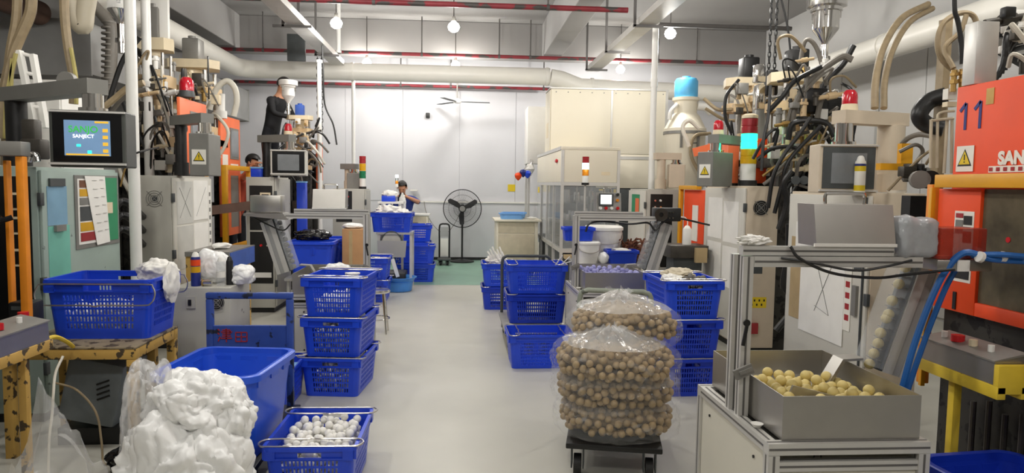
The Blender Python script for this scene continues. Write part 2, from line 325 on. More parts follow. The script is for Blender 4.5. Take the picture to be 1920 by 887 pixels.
part(t, 'conduit_run', 'whitepipe', lambda b: b.tube([(1.85, 7.6, 4.4), (1.98, 7.6, 4.1), (2.05, 7.6, 3.85), (2.05, 7.6, 3.63)], .022, 8).tube([(2.3, 7.6, 4.4), (2.22, 7.6, 4.15), (2.08, 7.6, 3.95)], .02, 8).tube([(2.12, 7.6, 4.4), (2.12, 7.6, 4.1), (2.06, 7.6, 3.9)], .02, 8))
t = thing('junction_box', 'flat dark box hanging from a grey crossbar near the left-hand tray', 'box', (-2.6, 11.2, 3.5))
p = at(555, 90, 11.4); part(t, 'plate', 'greydk', lambda b: b.box(p.x-.14, p.x+.14, 11.4, 11.46, p.z-.2, p.z+.22, .005)); part(t, 'crossbar', 'greypipe', lambda b: b.bar((p.x-.35, 11.37, p.z+.33), (p.x+.1, 11.37, p.z+.33), .04).bar((p.x+.05, 11.37, p.z+.3), (p.x+.05, 11.37, 4.49), .04))
# white posts
def post(label, px, y, r, top, bot=0., joint=None):
    x = at(px, 345, y).x; t = thing('white_post', label, 'post', (x, y, bot))
    part(t, 'tube', 'whitepipe', lambda b: b.cyl((x, y, bot), (x, y, top), r, n=16))
    part(t, 'collar', 'whitepipe', lambda b: b.cyl((x, y, bot), (x, y, bot+.04), r+.012, n=16).cyl((x, y, top-.04), (x, y, top), r+.012, n=16))
    if joint: part(t, 'sleeve', 'whitepipe', lambda b: b.cyl((x, y, joint), (x, y, joint+.12), r+.006, n=16))
    return x
post('thick white post standing between the two grey cabinets with the red dome lamp behind', 252, 5.62, .042, 4.48)
post('thick white post standing behind the fan cabinet', 281, 7.45, .046, 4.48)
post('slim white post beside the press where a person in black stands', 600, 10.3, .033, 3.3)
post('slim white post next to the red, amber and green stack light without glow', 663, 12.6, .032, 3.4)
post('tall white post in front of the big cream housing', 1221, 9.4, .042, 3.78, joint=2.9)
post('short white post section between ceiling and white duct', 636, 11.6, .035, 4.48, 3.64)
# ================================================================== CRATES, BINS, BALLS
def rrect(lx, ly, r, n=4):
    pts = []
    for cx, cy, a in ((lx/2-r, ly/2-r, 0), (-lx/2+r, ly/2-r, 90), (-lx/2+r, -ly/2+r, 180), (lx/2-r, -ly/2+r, 270)):
        for i in range(n+1): pts.append((cx+r*math.cos(R_(a+90*i/n)), cy+r*math.sin(R_(a+90*i/n))))
    return pts
def crate_mesh(L, Wd, H, nl, ns, rows, hand='short', taper=.9, v0=.1, v1=.78, slots=True, thick=.004):
    """open crate with real slots; loop runs counter-clockwise from +x side"""
    bm = bmesh.new()
    def loop(lx, ly, r):
        us = []                                   # (x, y, side, frac) with breaks for slots
        for side in range(4):
            ln, tn, n = ((ly, lx, ns), (lx, ly, nl), (ly, lx, ns), (lx, ly, nl))[side]
            a = math.pi/2*side; d = Vector((math.cos(a), math.sin(a))); t_ = Vector((-d.y, d.x))
            half = ln/2-r
            fr = [-1.]
            m = .8
            for i in range(n):
                w_ = 2*m/n; c = -m+w_*(i+.5); fr += [c-w_*.28, c+w_*.28]
            if True: fr += [-.32, .32]
            fr = sorted(set(round(f, 4) for f in fr))+[1.]
            for f in fr: p = d*(tn/2)+t_*(half*f); us.append((p.x, p.y, side, f, n))
            for i in range(1, 4):                 # rounded corner
                q = d*(tn/2-r)+t_*half; b = a+math.pi/2*i/4
                us.append((q.x+r*math.cos(b), q.y+r*math.sin(b), side, 9, n))
        return us
    top = loop(L, Wd, .035); bot = loop(L*taper, Wd*taper*.985, .035)
    vs = [0., v0]
    rh = (v1-v0)/rows
    for j in range(rows): vs += [v0+rh*(j+.14), v0+rh*(j+.86)]
    vs = sorted(set(vs+[.82, .91, 1.]))
    G = [[bm.verts.new((b[0]+(t[0]-b[0])*v, b[1]+(t[1]-b[1])*v, H*v)) for b, t in zip(bot, top)] for v in vs]
    nu = len(top)
    for j in range(len(vs)-1):
        vm = (vs[j]+vs[j+1])/2
        for i in range(nu):
            i2 = (i+1) % nu; s, f, n = top[i][2], top[i][3], top[i][4]; hole = False
            if f < 2 and top[i2][3] < 2 and top[i2][2] == s:
                fm = (f+top[i2][3])/2
                if slots and v0 < vm < v1 and abs(fm) < .8:
                    rr = ((vm-v0)/rh) % 1; ph = ((fm+.8)/(1.6/n)) % 1
                    if .14 < rr < .86 and .22 < ph < .78: hole = True
                isshort = s in (0, 2)
                if .82 < vm < .91 and abs(fm) < .32 and isshort == (hand == 'short'): hole = True
            if not hole: bm.faces.new((G[j][i], G[j][i2], G[j+1][i2], G[j+1][i]))
    bm.faces.new(G[0][::-1])
    bmesh.ops.recalc_face_normals(bm, faces=bm.faces[:])
    bmesh.ops.solidify(bm, geom=bm.faces[:], thickness=thick)
    # rim flange (ring) and two stiffening bands
    def ring(z0, z1, o, i_):
        A = rrect(L+2*o, Wd+2*o, .04); B = rrect(L-2*i_, Wd-2*i_, .03); n = len(A)
        v = [[bm.verts.new((p[0], p[1], z)) for p in P] for P, z in ((A, z0), (A, z1), (B, z1), (B, z0))]
        for k in range(4):
            for q in range(n): bm.faces.new((v[k][q], v[k][(q+1) % n], v[(k+1) % 4][(q+1) % n], v[(k+1) % 4][q]))
    ring(H-.014, H+.004, .012, .006)
    ring(H*.79, H*.79+.008, .003, -.001)
    # corner posts
    for sx in (-1, 1):
        for sy in (-1, 1):
            for (dx, dy, wx, wy) in ((L/2-.03, Wd/2+.002, .05, .012), (L/2+.002, Wd/2-.03, .012, .05)):
                r = bmesh.ops.create_cube(bm, size=1.)['verts']
                for v in r: v.co = Vector((sx*dx+v.co.x*wx, sy*dy+v.co.y*wy, H*.89+v.co.z*H*.2))
    me = bpy.data.meshes.new('crate_body'); bmesh.ops.recalc_face_normals(bm, faces=bm.faces[:]); bm.to_mesh(me); bm.free()
    me.materials.append(MATS['crate'])
    return me
def bail_mesh(span, depth, r=.0045):
    b = MB(); h = span/2; d = depth
    b.tube([(-h+.05, 0, 0), (-h+.015, -d*.12, .0), (-h, -d*.5, 0), (-h+.02, -d*.9, 0), (-h+.07, -d, 0), (-.04, -d, 0), (0, -d-.008, 0), (.04, -d, 0), (h-.07, -d, 0), (h-.02, -d*.9, 0), (h, -d*.5, 0), (h-.015, -d*.12, 0), (h-.05, 0, 0), (0, 0, 0)], r, 6, 4, closed=True)
    o = b.build('handle', 'wire'); me = o.data; bpy.data.objects.remove(o); return me
CM = {'std': (crate_mesh(.58, .43, .28, 18, 15, 5), .58, .43, .28, 'short'),
      'table': (crate_mesh(.585, .42, .345, 20, 14, 5, hand='long', v0=.16, v1=.76), .585, .42, .345, 'long'),
      'fine': (crate_mesh(.56, .42, .285, 26, 18, 7, hand='short', v0=.08, v1=.8), .56, .42, .285, 'short'),
      'small': (crate_mesh(.3, .22, .13, 8, 6, 2, slots=False), .3, .22, .13, 'none')}
BAIL = {'std': bail_mesh(.50, .1), 'table': bail_mesh(.66, .12), 'fine': bail_mesh(.48, .09)}
def crate(kind, x, y, z, rot, label, group=None, bails='in', m=None, name='crate'):
    me, L, Wd, H, hs = CM[kind]
    t = thing(name, label, 'crate', (x, y, z), R_(rot), group)
    o = bpy.data.objects.new('body', me); COL.objects.link(o); o.parent = t
    if m: o.material_slots[0].link = 'OBJECT'; o.material_slots[0].material = MATS[m]
    if kind in BAIL and bails:
        for s in (-1, 1):
            ho = bpy.data.objects.new('handle', BAIL[kind]); COL.objects.link(ho); ho.parent = t
            if hs == 'short':
                # local bail: runs along x, depth to -y ; rotate so depth points inward (flat) or outward hanging
                if bails == 'in': ho.location = (s*(L/2-.0), 0, H+.009); ho.rotation_euler = (0, 0, -s*math.pi/2)
                else: ho.location = (s*(L/2+.02), 0, H-.015); ho.rotation_euler = Matrix.Rotation(s*math.pi/2, 3, 'Z').to_euler()
            else:
                ho.location = (0, s*(Wd/2+.02), H-.02)
                ho.rotation_euler = (R_(80) if s < 0 else R_(100), 0, 0)
                ho.scale = (1, 1, 1)
    return t
BALL = {}
def ballmesh(r, m, n=12):
    k = (r, m)
    if k not in BALL:
        o = MB().sphere((0, 0, 0), r, n).build('ball', m); BALL[k] = o.data; bpy.data.objects.remove(o)
    return BALL[k]
def ball(x, y, z, r, m, label, group, name=None):
    name = name or {'ballyel': 'yellow_ball', 'ballwhite': 'white_ball', 'ballpurple': 'purple_ball', 'balldark': 'grey_ball'}[m]
    o = bpy.data.objects.new(name, ballmesh(r, m)); COL.objects.link(o); o.location = (x, y, z); return tag(o, label, 'ball', group)
def pack(n, r, x0, x1, y0, y1, z0, rnd, zmax=9):     # drop balls into a box: simple sphere packing by height
    out = []
    for _ in range(n):
        best = None
        for _t in range(26):
            x = rnd.uniform(x0+r, x1-r); y = rnd.uniform(y0+r, y1-r); z = z0+r
            for (a, b_, c) in out:
                d2 = (a-x)**2+(b_-y)**2
                if d2 < 4*r*r: z = max(z, c+math.sqrt(4*r*r-d2))
            if best is None or z < best[2]: best = (x, y, z)
        if best[2] < zmax: out.append(best)
    return out
def fill(x, y, z, lx, ly, lz, rot, m, label, rnd, r=.021, name='crate_filling', cat='balls', n=260):
    """balls hidden in a stacked crate, seen only through its slots: uncountable"""
    b = MB(); c, s = math.cos(R_(rot)), math.sin(R_(rot))
    for (a, q, h) in pack(n, r, -lx/2, lx/2, -ly/2, ly/2, 0, rnd, lz):
        b.o = Vector((x, y, z)); bmesh.ops.create_icosphere(b.bm, subdivisions=1, radius=r, matrix=Matrix.Translation((x+a*c-q*s, y+a*s+q*c, z+h)))
    o = b.build(name, m, stuff=True, smooth=80); return tag(o, label, cat)
rnd = random.Random(5)
# --- left-hand stack of three
for i, lb in enumerate(('blue slotted crate of white balls at the bottom of the three-high stack', 'blue slotted crate of white balls in the middle of the three-high stack', 'blue slotted crate with a clear cup inside on top of the three-high stack')):
    crate('std', -.9+.004*i, 5.27+.01*i, .001+i*.29, 90-6, lb, 'three-high crate stack left of the aisle')
    if i < 2: fill(-.9, 5.27, .006+i*.29, .44, .31, .25, 84, 'ballwhite', 'white balls filling the %s crate of the three-high stack' % ('bottom', 'middle')[i], rnd, .022, n=330)
    else: fill(-.9, 5.27, .006+i*.29, .44, .31, .14, 84, 'ballwhite', 'low layer of white balls in the top crate of the three-high stack', rnd, .022, n=140)
t = thing('plastic_cup', 'small clear lidded cup inside the top crate of the three-high stack', 'cup', (-.83, 5.42, .725)); part(t, 'cup_body', 'bagsheet', lambda b: b.lathe([(.03, .725), (.045, .84), (.05, .842)], (-.83, 5.42, 0), 14)); part(t, 'lid', 'white', lambda b: b.cyl((-.83, 5.42, .842), (-.83, 5.42, .852), .054, n=14))
# --- front ball crate
crate('std', -.71, 3.58, .001, 90-1, 'blue slotted crate brimming with loose white balls on the floor by the large bin')
BW = pack(430, .022, -.89, -.53, 3.34, 3.82, .012, rnd, .262)
BW.sort(key=lambda p: -p[2]); keep, rest = BW[:75], BW[75:]
for p in keep: ball(*p, .022, 'ballwhite', 'white ball lying on the heap in the open floor crate', 'white balls heaped in the front crate')
b = MB((-.71, 3.58, .01))
for p in rest: bmesh.ops.create_icosphere(b.bm, subdivisions=1, radius=.022, matrix=Matrix.Translation(p))
tag(b.build('ball_heap', 'ballwhite', stuff=True, smooth=80), 'deeper white balls under the heap in the open floor crate', 'balls')
# --- crate beside the stack
crate('std', -1.35, 4.87, .001, 90, 'blue crate with a pale blue tag on the rim, squeezed beside the three-high stack')
tag(MB((-1.15, 4.85, .285)).box(-1.155, -1.13, 4.68, 4.88, .2855, .2885).build('rim_tag', 'paleblue'), 'pale blue paper tag lying on the rim of the squeezed crate', 'tag')
# --- crate on the chipped yellow table
crate('table', -2.075, 4.315, .626, 0, 'blue crate with hanging wire handles standing on the chipped yellow table')
fill(-2.075, 4.315, .634, .48, .33, .22, 0, 'ballwhite', 'white balls inside the crate on the chipped yellow table', rnd, .022, n=230)
# --- right-hand stack of three
for i, lb in enumerate(('blue crate at the bottom of the stack behind the bagged balls', 'blue crate of dark balls in the middle of the stack behind the bagged balls', 'blue crate with a cream cloth topping the stack behind the bagged balls')):
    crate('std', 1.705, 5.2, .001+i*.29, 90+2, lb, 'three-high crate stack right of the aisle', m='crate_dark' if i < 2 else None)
fill(1.705, 5.2, .588, .44, .31, .235, 92, 'balldark', 'dark balls under the cream cloth in the top right-hand crate', rnd, .022, n=280)
# --- crates on the cart
for i, lb in enumerate(('lower blue crate on the grey platform cart', 'upper blue crate with white strips poking out on the grey platform cart')):
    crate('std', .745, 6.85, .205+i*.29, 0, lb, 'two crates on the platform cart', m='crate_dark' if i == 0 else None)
crate('fine', .69, 5.93, .001, 1, 'empty blue finely slotted crate on the floor in front of the grey platform cart')
for i, lb in enumerate(('dark blue crate under the crate of white rags beside the grey platform cart', 'blue crate heaped with white rags beside the grey platform cart')):
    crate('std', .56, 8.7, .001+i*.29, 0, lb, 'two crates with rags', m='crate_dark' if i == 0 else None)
# --- far crates around the worker
for i, lb in enumerate(('lower crate of the two-high stack on the green floor edge', 'upper crate of the two-high stack on the green floor edge')):
    crate('std', -.7, 11.1, .004+i*.29, 0, lb, 'two-high stack near the worker')
for i, lb in enumerate(('bottom crate of the stack in front of the worker in blue', 'middle crate of the stack in front of the worker in blue', 'top crate of the stack in front of the worker in blue')):
    crate('std', -.78, 11.75, .004+i*.29, 3, lb, 'stack in front of the worker')
crate('std', -1.0, 10.32, .84, -2, 'blue crate overflowing with white sheets on the grey stand before the worker')
for i, lb in enumerate(('lower crate behind the chrome stool', 'upper crate behind the chrome stool')):
    crate('std', -1.16, 9.3, .001+i*.29, 90, lb, 'two crates behind the stool')
t = thing('round_tub', 'light blue shallow tub with a second tub nested in it on the floor', 'tub', (-.9, 10.05, .001))
part(t, 'outer_tub', 'tub', lambda b: b.lathe([(0, .001), (.19, .001), (.2, .01), (.215, .13), (.225, .132), (.225, .142), (.207, .142), (.19, .02), (0, .015)], (-.9, 10.05, 0), 28))
part(t, 'inner_tub', 'tub', lambda b: b.lathe([(0, .13), (.2, .135), (.235, .195), (.25, .197), (.25, .205), (.23, .203), (.19, .15), (0, .148)], (-.88, 10.05, 0), 28))
# small blue boxes
crate('small', 1.17, 6.86, 1.005, 0, 'small blue box on top of the white bucket', name='small_box')
crate('small', 1.6, 6.8, .785, 0, 'small blue box of white scraps on the back shelf beside the purple balls', name='small_box')
for i, (x, y, z, lb) in enumerate(((.86, 11.75, .972, 'front pale blue tray on the cream trolley cabinet'), (.93, 12.15, .972, 'rear pale blue tray on the cream trolley cabinet'))):
    t = crate('small', x, y, z, 0, lb, name='tray', m='paleblue'); t.scale = (1.35, 1.2, .75)
# bins
def bin_(label, x, y, z, L, Wd, H, m='bin', rot=0, taper=.84, group=None, name='plastic_bin'):
    t = thing(name, label, 'bin', (x, y, z), R_(rot), group)
    b = MB(); P = []
    for (k, zz, ins) in ((taper, 0, 0), (taper+.01, .02, 0), (1, H-.03, 0)):
        P.append([b.bm.verts.new((p[0], p[1], zz)) for p in rrect(L*k, Wd*k, .07, 6)])
    b.bm.faces.new(P[0][::-1])
    for A, B in zip(P, P[1:]):
        for i in range(len(A)): b.bm.faces.new((A[i], A[(i+1) % len(A)], B[(i+1) % len(A)], B[i]))
    bmesh.ops.recalc_face_normals(b.bm, faces=b.bm.faces[:]); bmesh.ops.solidify(b.bm, geom=b.bm.faces[:], thickness=.006)
    b.build('body', m, t)
    b = MB(); A = rrect(L+.05, Wd+.05, .085, 6); B = rrect(L-.012, Wd-.012, .07, 6); n = len(A)
    v = [[b.bm.verts.new((p[0], p[1], z_)) for p in Q] for Q, z_ in ((A, H-.035), (A, H-.004), (rrect(L+.035, Wd+.035, .08, 6), H), (B, H-.002), (B, H-.035))]
    for k_ in range(5):
        for q in range(n): b.bm.faces.new((v[k_][q], v[k_][(q+1) % n], v[(k_+1) % 5][(q+1) % n], v[(k_+1) % 5][q]))
    b.build('rim', m, t)
    for s_ in (-1, 1):
        for f in (-.3, 0, .3):
            MB().box(s_*L/2*.985-.006, s_*L/2*.985+.006, f*Wd-.05, f*Wd+.05, H-.075, H-.045).build('stop_lug', m, t); MB().box(f*L-.05, f*L+.05, s_*Wd/2*.985-.006, s_*Wd/2*.985+.006, H-.075, H-.045).build('stop_lug', m, t)
        for f in (-.06, -.03, .0): MB().bar((f*L+.1*L, s_*Wd*(taper+.115)/2, H*.62), (f*L+.1*L, s_*Wd*.985/2, H-.06), .012, .012).build('rib', m, t)
    return t
bin_('large blue plastic bin with white scraps inside standing on the flat trolley', -1.21, 3.66, .165, .5, .57, .45, rot=-6)
bin_('near blue bin carrying the black bag behind the left-hand feeder', -1.72, 8.25, .47, .5, .42, .4, 'crate')
bin_('far blue bin next to the cardboard boxes behind the left-hand feeder', -1.62, 8.74, .45, .42, .36, .42, 'crate')
bin_('dark blue tub on the floor under the yellow control stand', 2.05, 2.32, .001, .42, .5, .5, 'crate_dark', rot=6)
# ================================================================== BAGS, CLOTHS, TROLLEYS, TABLE
def soft(b, c, size, seed, pw=2.4, crease=.05, freq=2.2, sub=5, flat=None, broad=.16):      # film filled with soft stuff: broad bulges, narrow creases
    q = bmesh.ops.create_icosphere(b.bm, subdivisions=sub, radius=1)['verts']; off = Vector((seed*5.1, seed*1.3, seed*2.9))
    for v in q:
        d = v.co.normalized(); k = 1/(abs(d.x)**pw+abs(d.y)**pw+abs(d.z)**pw)**(1/pw)
        w1 = noise.noise(d*freq+off); k *= 1+broad*noise.noise(d*1.5+off)+broad*.4*w1+broad*.22*noise.noise(d*5+off)
        k -= crease*max(0, 1-abs(noise.noise(Vector((d.x*3, d.y*3, d.z*1.6))+off*2))*7)+crease*.5*max(0, 1-abs(noise.noise(d*5+off*3))*8)
        p = Vector((d.x*size[0], d.y*size[1], d.z*size[2]))*k
        if flat is not None and p.z < -flat*size[2]: p.z = -flat*size[2]
        v.co = Vector(c)+p
def bag(name, label, cat, c, size, seed, m, amp=.25, freq=2., flat=.75, fold=.08, group=None, sub=5):
    b = MB((c[0], c[1], c[2]-size[2]*(flat or 1)))
    if m == 'bagwhite': soft(b, c, size, seed, 2.2, .06, 2.2, sub, flat)
    else: b.lump(c, size, seed, amp, freq*.8, sub, flat, fold*.35)
    return tag(b.build(name, m, smooth=60), label, cat, group)
# stacked bags of tan balls on the black trolley ----------------------
def ball_bag(label, c, size, rotz, seed, nb, tuft, sag=0.):
    t = thing('ball_bag', label, 'bag', (c[0], c[1], c[2]-size[2]), 0, 'clear bags of tan balls on the black trolley')
    r_ = random.Random(seed); Rz = Matrix.Rotation(R_(rotz), 3, 'Z'); C = Vector(c)
    b = MB(t); q = bmesh.ops.create_icosphere(b.bm, subdivisions=5, radius=1)['verts']; off = Vector((seed*3.7, seed, 1.3))
    for v in q:
        d = v.co.normalized(); p = 2.6
        qz = 3. if d.z > 0 else 6.; k = 1/((abs(d.x)**p+abs(d.y)**p)**(qz/p)+abs(d.z)**qz)**(1/qz)
        k *= 1.02+.05*noise.noise(d*2.2+off)+.05*(1-abs(noise.noise(d*5+off))*2)
        P = Vector((d.x*size[0], d.y*size[1], d.z*size[2]))*k
        if P.z > 0: P.z *= 1+.15*noise.noise(d*4+off)
        if tuft:                                            # gathered, knotted neck
            tx = Vector((tuft[0], tuft[1])); dd = (Vector((P.x, P.y))-tx).length/.13
            an = math.atan2(P.y-tx.y, P.x-tx.x); P.z += (.012*math.sin(an*11+seed)+.008*math.sin(an*17))*math.exp(-dd*.8) if P.z > 0 else 0
            if P.z > 0 and dd < 1: P.z += (1-dd)**1.6*tuft[2]*(1+.35*noise.noise(d*14+off))
        P.z -= sag*min(1.3, (P.x/size[0])**2+(P.y/size[1])**2)
        v.co = C+Rz@P
    b.build('film', 'bagclear', t, smooth=70)
    if tuft:
        b = MB(t); apex = Vector((tuft[0], tuft[1])); G = []; NR, NA = 9, 56        # gathered film: radial pleats from the knot
        for i in range(NR):
            f = (i+.25)/NR; row = []
            for j in range(NA):
                a = 2*math.pi*j/NA; rx, ry = size[0]*.93*f, size[1]*.93*f; wv = .5+.5*math.sin(a*9+seed+.6*math.sin(a*3)); n1 = noise.noise(Vector((math.cos(a)*2, math.sin(a)*2, f*3+seed)))
                x_ = apex.x*(1-f)+rx*math.cos(a)*(1+.12*n1); y_ = apex.y*(1-f)+ry*math.sin(a)*(1+.12*n1)
                h = size[2]*(1.06-.32*f**3.2)+tuft[2]*math.exp(-f*4.5)+(.03*wv*(1-f)*min(1, f*4))+.018*n1
                row.append(b.bm.verts.new(C+Rz@Vector((x_, y_, h-sag*f*f))))
            G.append(row)
        for A_, B_ in zip(G, G[1:]):
            for j in range(NA): b.bm.faces.new((A_[j], A_[(j+1) % NA], B_[(j+1) % NA], B_[j]))
        b.build('gathered_film', 'pleatfilm', t, smooth=80)
        b = MB(t); base = C+Rz@Vector((tuft[0], tuft[1], size[2]+tuft[2]*.5))
        for i in range(9):
            a = i*.7+seed; d = Vector((math.cos(a), math.sin(a), 0)); l = r_.uniform(.05, .11)
            v = [base+d*.008, base+d*l*.6+Vector((0, 0, r_.uniform(.02, .06))), base+d*l+Vector((0, 0, r_.uniform(-.01, .05))), base+d*l*.7+Vector((d.y, -d.x, 0))*.03+Vector((0, 0, .01))]
            b.quad(*v)
        b.build('knotted_neck', 'bagclear2', t)
    # balls lie just inside the film: the ones towards the aisle singly, the others as one mass
    pts = []; tries = 0; grid = {}
    while len(pts) < 330 and tries < 9000:
        tries += 1; d = Vector((r_.gauss(0, 1), r_.gauss(0, 1), r_.gauss(0, 1)))
        if d.length < .1: continue
        d.normalize(); p = 2.6; qz = 3. if d.z > 0 else 6.; k = 1/((abs(d.x)**p+abs(d.y)**p)**(qz/p)+abs(d.z)**qz)**(1/qz)
        P = Vector((d.x*(size[0]-.03), d.y*(size[1]-.03), d.z*(size[2]-.03)))*k*r_.choice((1, .97, .9))
        if tuft and P.z > 0 and (Vector((P.x, P.y))-Vector(tuft[:2])).length < .12: P.z *= .75
        P.z -= sag*min(1.3, (P.x/size[0])**2+(P.y/size[1])**2)
        if all((P-o).length > .0385 for o in pts): pts.append(P)
    pts = [C+Rz@P for P in pts]; pts.sort(key=lambda q: q.y*1.0-q.z*.35)
    for w_ in pts[:nb]: ball(w_.x, w_.y, w_.z, .0205, 'balltan', 'tan ball inside the clear bags on the black trolley', 'tan balls in the stacked bags', 'tan_ball')
    b = MB(t)
    for w_ in pts[nb:]: bmesh.ops.create_icosphere(b.bm, subdivisions=2, radius=.0205, matrix=Matrix.Translation(w_))
    b.lump(C, (size[0]*.78, size[1]*.78, size[2]*.6), seed, .06, 3, 3)
    b.build('inner_balls', 'balltan', t, smooth=80, stuff=True)
    return t
ball_bag('bottom clear bag of tan balls lying on the black trolley platform', (.875, 3.76, .296), (.325, .30, .094), -8, 1, 70, None)
ball_bag('second clear bag of tan balls up from the black trolley platform', (.87, 3.78, .46), (.335, .30, .096), 3, 2, 72, None, .015)
ball_bag('third clear bag of tan balls with a gathered neck, under the topmost bag', (.86, 3.76, .628), (.335, .31, .105), -6, 3, 80, (-.03, -.06, .05), .03)
ball_bag('topmost clear knotted bag of tan balls on the pile', (.95, 3.93, .8), (.315, .25, .095), -14, 4, 74, (-.03, -.04, .06), .04)
def trolley(name, label, x0, x1, y0, y1, zt, hy, hz, m_plat, m_h, handle_m, thick=.03, wheel=.055):
    t = thing(name, label, 'trolley', ((x0+x1)/2, (y0+y1)/2, 0))
    part(t, 'platform', m_plat, lambda b: b.box(x0, x1, y0, y1, zt-thick, zt, .006))
    for x in (x0+.06, x1-.06):
        for y in (y0+.1, y1-.1):
            w_ = part(t, 'caster', m_h, lambda b: b.box(x-.035, x-.027, y-.04, y+.04, wheel*.8, zt-thick).box(x+.027, x+.035, y-.04, y+.04, wheel*.8, zt-thick))
            subpart(t, w_, 'wheel', 'rubber', lambda b: b.cyl((x-.02, y, wheel), (x+.02, y, wheel), wheel, n=20))
    if hz:
        a, c = x0+.03, x1-.03
        part(t, 'push_handle', handle_m, lambda b: b.tube([(a, hy, zt-.02), (a, hy, zt+.3), (a, hy, hz-.06), (a+.04, hy, hz-.004), (a+.1, hy, hz), (c-.1, hy, hz), (c-.04, hy, hz-.004), (c, hy, hz-.06), (c, hy, zt+.3), (c, hy, zt-.02)], .016, 10, 5))
    return t
tr_ = trolley('flat_trolley', 'black flat trolley with a worn grey-green tube handle carrying the bags of balls', .635, 1.135, 3.46, 4.24, .2, 4.22, .9, 'black', 'greydk', 'olive'); tr_.rotation_euler = (0, 0, R_(-12))
tb = trolley('blue_trolley', 'blue flat trolley with a square tube handle and red handwriting under the large bin', -1.56, -.99, 3.36, 4.34, .16, 4.3, 0, 'black', 'greydk', 'trolleyblue')
for x in (-1.525, -1.047): part(tb, 'handle_upright', 'trolleyblue', lambda b: b.box(x-.02, x+.02, 4.3, 4.335, .16, .83, .004))
part(tb, 'handle_bar', 'trolleyblue', lambda b: b.box(-1.545, -1.027, 4.297, 4.338, .832, .87, .006))
pl = part(tb, 'handle_panel', 'trolleyblue', lambda b: b.box(-1.504, -1.068, 4.305, 4.33, .45, .665))
def strokes(t, par, segs, o, u, v, s, m, wd=.006, nrm=(0, -1, 0), name='red_lettering'):
    b = MB(t); o, u, v = Vector(o), Vector(u), Vector(v)
    for (x0, y0, x1, y1) in segs: b.bar(o+u*x0*s+v*y0*s, o+u*x1*s+v*y1*s, wd, .002, up=nrm)
    return b.build(name, m, par, smooth=0)
JIN = [(0, .95, .12, .82), (-.02, .68, .1, .55), (0, .05, .16, .4), (.3, .88, .85, .88), (.85, .88, .85, .6), (.2, .74, 1, .74), (.3, .6, .85, .6), (.28, .44, .9, .44), (.2, .28, .98, .28), (.58, 1, .58, 0)]
TIAN = [(0, .8, .9, .8), (0, .8, 0, .05), (.9, .8, .9, .05), (0, .05, .9, .05), (0, .43, .9, .43), (.45, .8, .45, .05)]
strokes(tb, pl, JIN, (-1.475, 4.302, .565), (1, 0, 0), (0, 0, 1), .085, 'inkred', .007); strokes(tb, pl, TIAN, (-1.37, 4.302, .565), (1, 0, 0), (0, 0, 1), .075, 'inkred', .006)
tc = trolley('platform_cart', 'grey platform cart with a dark handle carrying two blue crates', .41, .985, 6.2, 7.3, .2, 7.27, .8, 'greymet', 'greydk', 'greydk', wheel=.07)
tc2 = trolley('small_cart', 'small upright cart with a black frame handle parked beside the big fan', -.44, -.19, 13.1, 13.45, .13, 13.42, .78, 'greydk', 'black', 'black', wheel=.045)
part(tc2, 'handle_board', 'white', lambda b: b.box(-.39, -.24, 13.4, 13.415, .16, .5)); part(tc2, 'upper_board', 'galv', lambda b: b.box(-.39, -.24, 13.4, 13.415, .53, .72))
# loose bags and cloths ----------------------------------------------
t = thing('plastic_sack', 'big crumpled white translucent sack stuffed with film in front of the large bin', 'sack', (-1.15, 2.9, 0))
b = MB(t); soft(b, (-1.14, 2.92, .26), (.26, .22, .3), 3, 2.2, .1, 3., 6, .86, .3); b.build('lower_bulge', 'bagwhite', t, smooth=70)
b = MB(t); soft(b, (-1.13, 3.0, .56), (.22, .17, .17), 8, 2.1, .1, 3., 6, None, .34); b.build('upper_bulge', 'bagwhite', t, smooth=70)
b = MB(t); soft(b, (-.965, 2.98, .53), (.085, .08, .12), 5, 2., .1, 3, 5, None, .35); b.build('side_ear', 'bagwhite', t, smooth=70)
b = MB(t); soft(b, (-1.3, 2.98, .42), (.12, .13, .36), 11, crease=.16, freq=3, flat=.99); b.build('outer_film', 'bagclear2', t, smooth=70)
def sheet_bag(name, label, c, size, seed, m, n=22):      # open crumpled film: folded sheet rising to a peak
    b = MB(c); off = Vector((seed*2.1, seed*.7, 0)); G = []
    for i in range(n+1):
        row = []
        for j in range(n+1):
            u, v = i/n*2-1, j/n*2-1; rr = math.sqrt(u*u+v*v)
            h = max(0, 1-rr)**.8*size[2]*(1+.5*noise.noise(Vector((u*2, v*2, 0))+off))+abs(noise.noise(Vector((u*5, v*5, 2))+off))*.09
            row.append(b.bm.verts.new(Vector(c)+Vector((u*size[0]+.05*noise.noise(Vector((u*3, v*3, 5))+off), v*size[1]+.05*noise.noise(Vector((u*3, v*3, 9))+off), h+.004))))
        G.append(row)
    for i in range(n):
        for j in range(n): b.bm.faces.new((G[i][j], G[i+1][j], G[i+1][j+1], G[i][j+1]))
    return tag(b.build(name, m, smooth=70), label, 'bag')
sheet_bag('clear_bag', 'clear empty plastic bag standing crumpled on the floor by the yellow legs', (-1.64, 2.82, 0), (.27, .22, .7), 3, 'looseclear', 40)
tag(MB((-1.25, 3.65, .37)).lump((-1.15, 3.6, .45), (.15, .12, .04), 4, .4, 3, 4, .4, .2).build('film_scraps', 'bagwhite', smooth=60), 'white film scraps lying inside the large blue bin', 'scraps')
tag(MB((-1.2, 3.7, .172)).lump((-1.21, 3.66, .3), (.17, .19, .12), 6, .15, 3, 4, .95, .1).build('scrap_heap', 'bin', smooth=60), 'blue wrapped heap filling the bottom of the large bin', 'heap')
bag('white_cloth', 'white cloth draped over the rim of the crate on the chipped table', 'cloth', (-1.87, 4.42, .985), (.11, .12, .08), 2, 'cloth', .3, 2.2, .7, .2)
